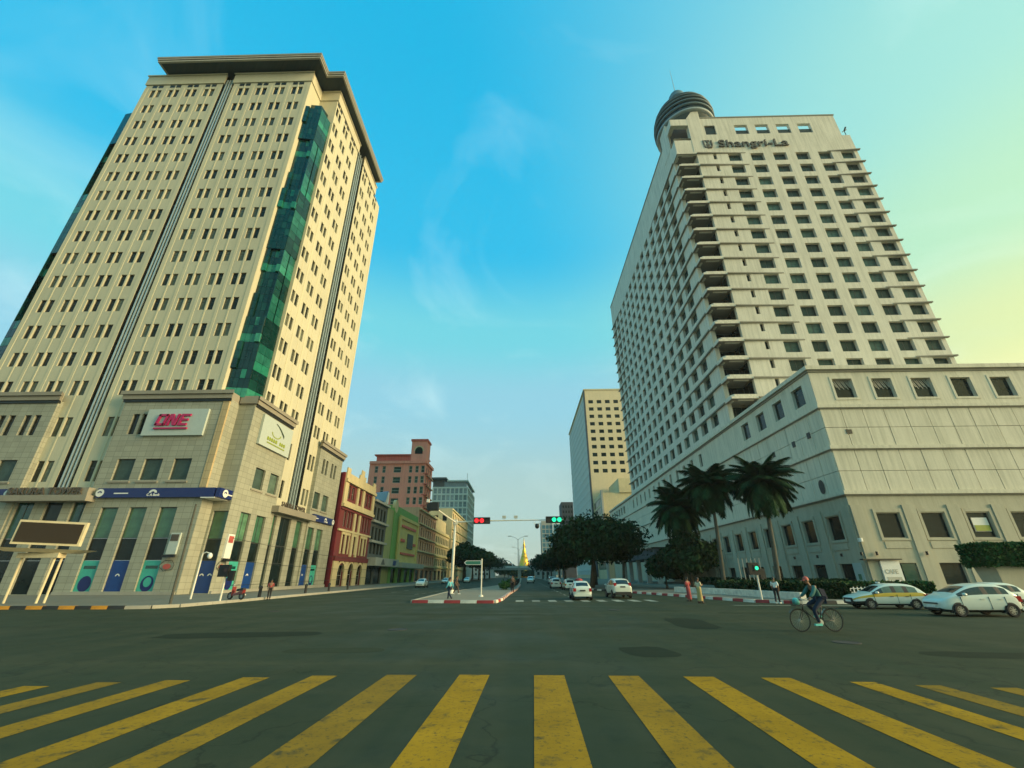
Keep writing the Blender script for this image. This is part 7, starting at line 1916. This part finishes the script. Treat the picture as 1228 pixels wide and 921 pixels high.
mb = MB(); mb.cyl((bbp[0], .07, bbp[2]), (bbp[0] + .10, .07, bbp[2] - .12), .011, n=5); mb.cyl((bbp[0], -.07, bbp[2]), (bbp[0] - .10, -.07, bbp[2] + .12), .011, n=5); lpart(mb, 'cranks', 'steel', bk)
for sx_, s in ((1, 1), (-1, -1)):
    mb = MB(); mb.box(bbp[0] + .10 * sx_ - .04, bbp[0] + .10 * sx_ + .04, s * .075, s * .165, bbp[2] - .135 * s, bbp[2] - .11 * s); lpart(mb, 'pedal', 'black', bk)
mb = MB(); mb.box(-.82, -.36, -.07, .07, .735, .75); mb.cyl((-.75, .07, .74), (rx_, .06, RW_), .006, n=4); mb.cyl((-.75, -.07, .74), (rx_, -.06, RW_), .006, n=4); lpart(mb, 'carrier', 'bikeblack', bk)
bs = MB()                                                      # wire basket on the bars, with a cyan bag
for k in range(6):
    z = .80 + .038 * k; e = .015 * k / 5
    bs.tube([(.45, -.14 - e, z), (.70 + e, -.14 - e, z), (.70 + e, .14 + e, z), (.45, .14 + e, z), (.45, -.14 - e, z)], .004, 4)
for k in range(7):
    y = -.14 + .047 * k; bs.cyl((.70, y, .80), (.715, y * 1.1, 1.0), .004, n=4); bs.cyl((.45, y, .80), (.45, y, 1.0), .004, n=4)
bs.box(.45, .70, -.14, .14, .79, .80); lpart(bs, 'basket', 'bikeblack', bk)
bag = MB(); bag.lathe([(.03, 0), (.10, .02), (.12, .10), (.09, .19), (.03, .23)], (0, 0, 0), 10); o = build(bag, 'bag', 'cyan', None, WM[bk.name] @ Matrix.Translation((.58, 0, .82)), smooth=True); tag(o, 'cyan bag in the bicycle basket', 'bag')
RIDE = dict(pelvis=(-.30, 0, 1.00), waist=(-.25, 0, 1.12), chest=(-.13, 0, 1.32), neck=(-.03, 0, 1.47), head=(.03, 0, 1.575),
            hipR=(-.27, -.09, .985), hipL=(-.27, .09, .985), kneeR=(.13, -.11, .82), kneeL=(.08, .11, .66), ankR=(-.21, -.125, .52), ankL=(.00, .125, .275), toeR=(-.08, -.125, .455), toeL=(.13, .125, .225),
            shR=(-.10, -.17, 1.405), shL=(-.10, .17, 1.405), elR=(.04, -.24, 1.20), elL=(.04, .24, 1.20), wrR=(.20, -.255, 1.075), wrL=(.20, .255, 1.075))
RAD['head'] = .055
rd = thing('person', 'cyclist in a red cap, teal jacket and dark trousers riding the black bicycle', 'person', (10.15, 17.2, 0), R(182))
_hm = head_mesh
def head_mesh(J, yaw=0.0, tilt=0.0): return _hm(J, yaw - math.pi / 2, tilt)
person('', None, 0, RIDE, 'c_teal', ('trousers', 'c_navy'), 'hair', 'capred', sleeve='long', shoes='cyan', parent=rd, curl=1.0, tilt=-.15)
head_mesh = _hm
mb = MB(); mb.hexa([(-.52, -.12, 1.0), (-.36, -.13, 1.0), (-.36, .13, 1.0), (-.52, .12, 1.0)], [(-.46, -.11, 1.32), (-.27, -.12, 1.36), (-.27, .12, 1.36), (-.46, .11, 1.32)])
o = build(mb, 'backpack', 'c_navy', None, WM[rd.name]); tag(o, 'dark backpack on the cyclist', 'backpack')

# ================================================================== HAZE: closed box of pale even air round the whole street
hz = MB(); hz.box(-300, 300, -60, 620, -1.0, 145.0)
hm_ = bpy.data.materials.new('haze'); hm_.use_nodes = True
nt = hm_.node_tree
for n in list(nt.nodes):
    if n.type == 'BSDF_PRINCIPLED': nt.nodes.remove(n)
pv = nt.nodes.new('ShaderNodeVolumePrincipled'); pv.inputs['Color'].default_value = (0.86, 0.93, 0.92, 1); pv.inputs['Density'].default_value = 0.00018; pv.inputs['Anisotropy'].default_value = 0.2
nt.links.new(pv.outputs[0], [n for n in nt.nodes if n.type == 'OUTPUT_MATERIAL'][0].inputs['Volume'])
M['haze'] = hm_
o = build(hz, 'haze', 'haze'); o['kind'] = 'stuff'; o['label'] = 'thin pale morning haze filling the street'
sc.cycles.volume_step_rate = 10
sc.cycles.max_bounces = 6
sc.cycles.use_denoising = True
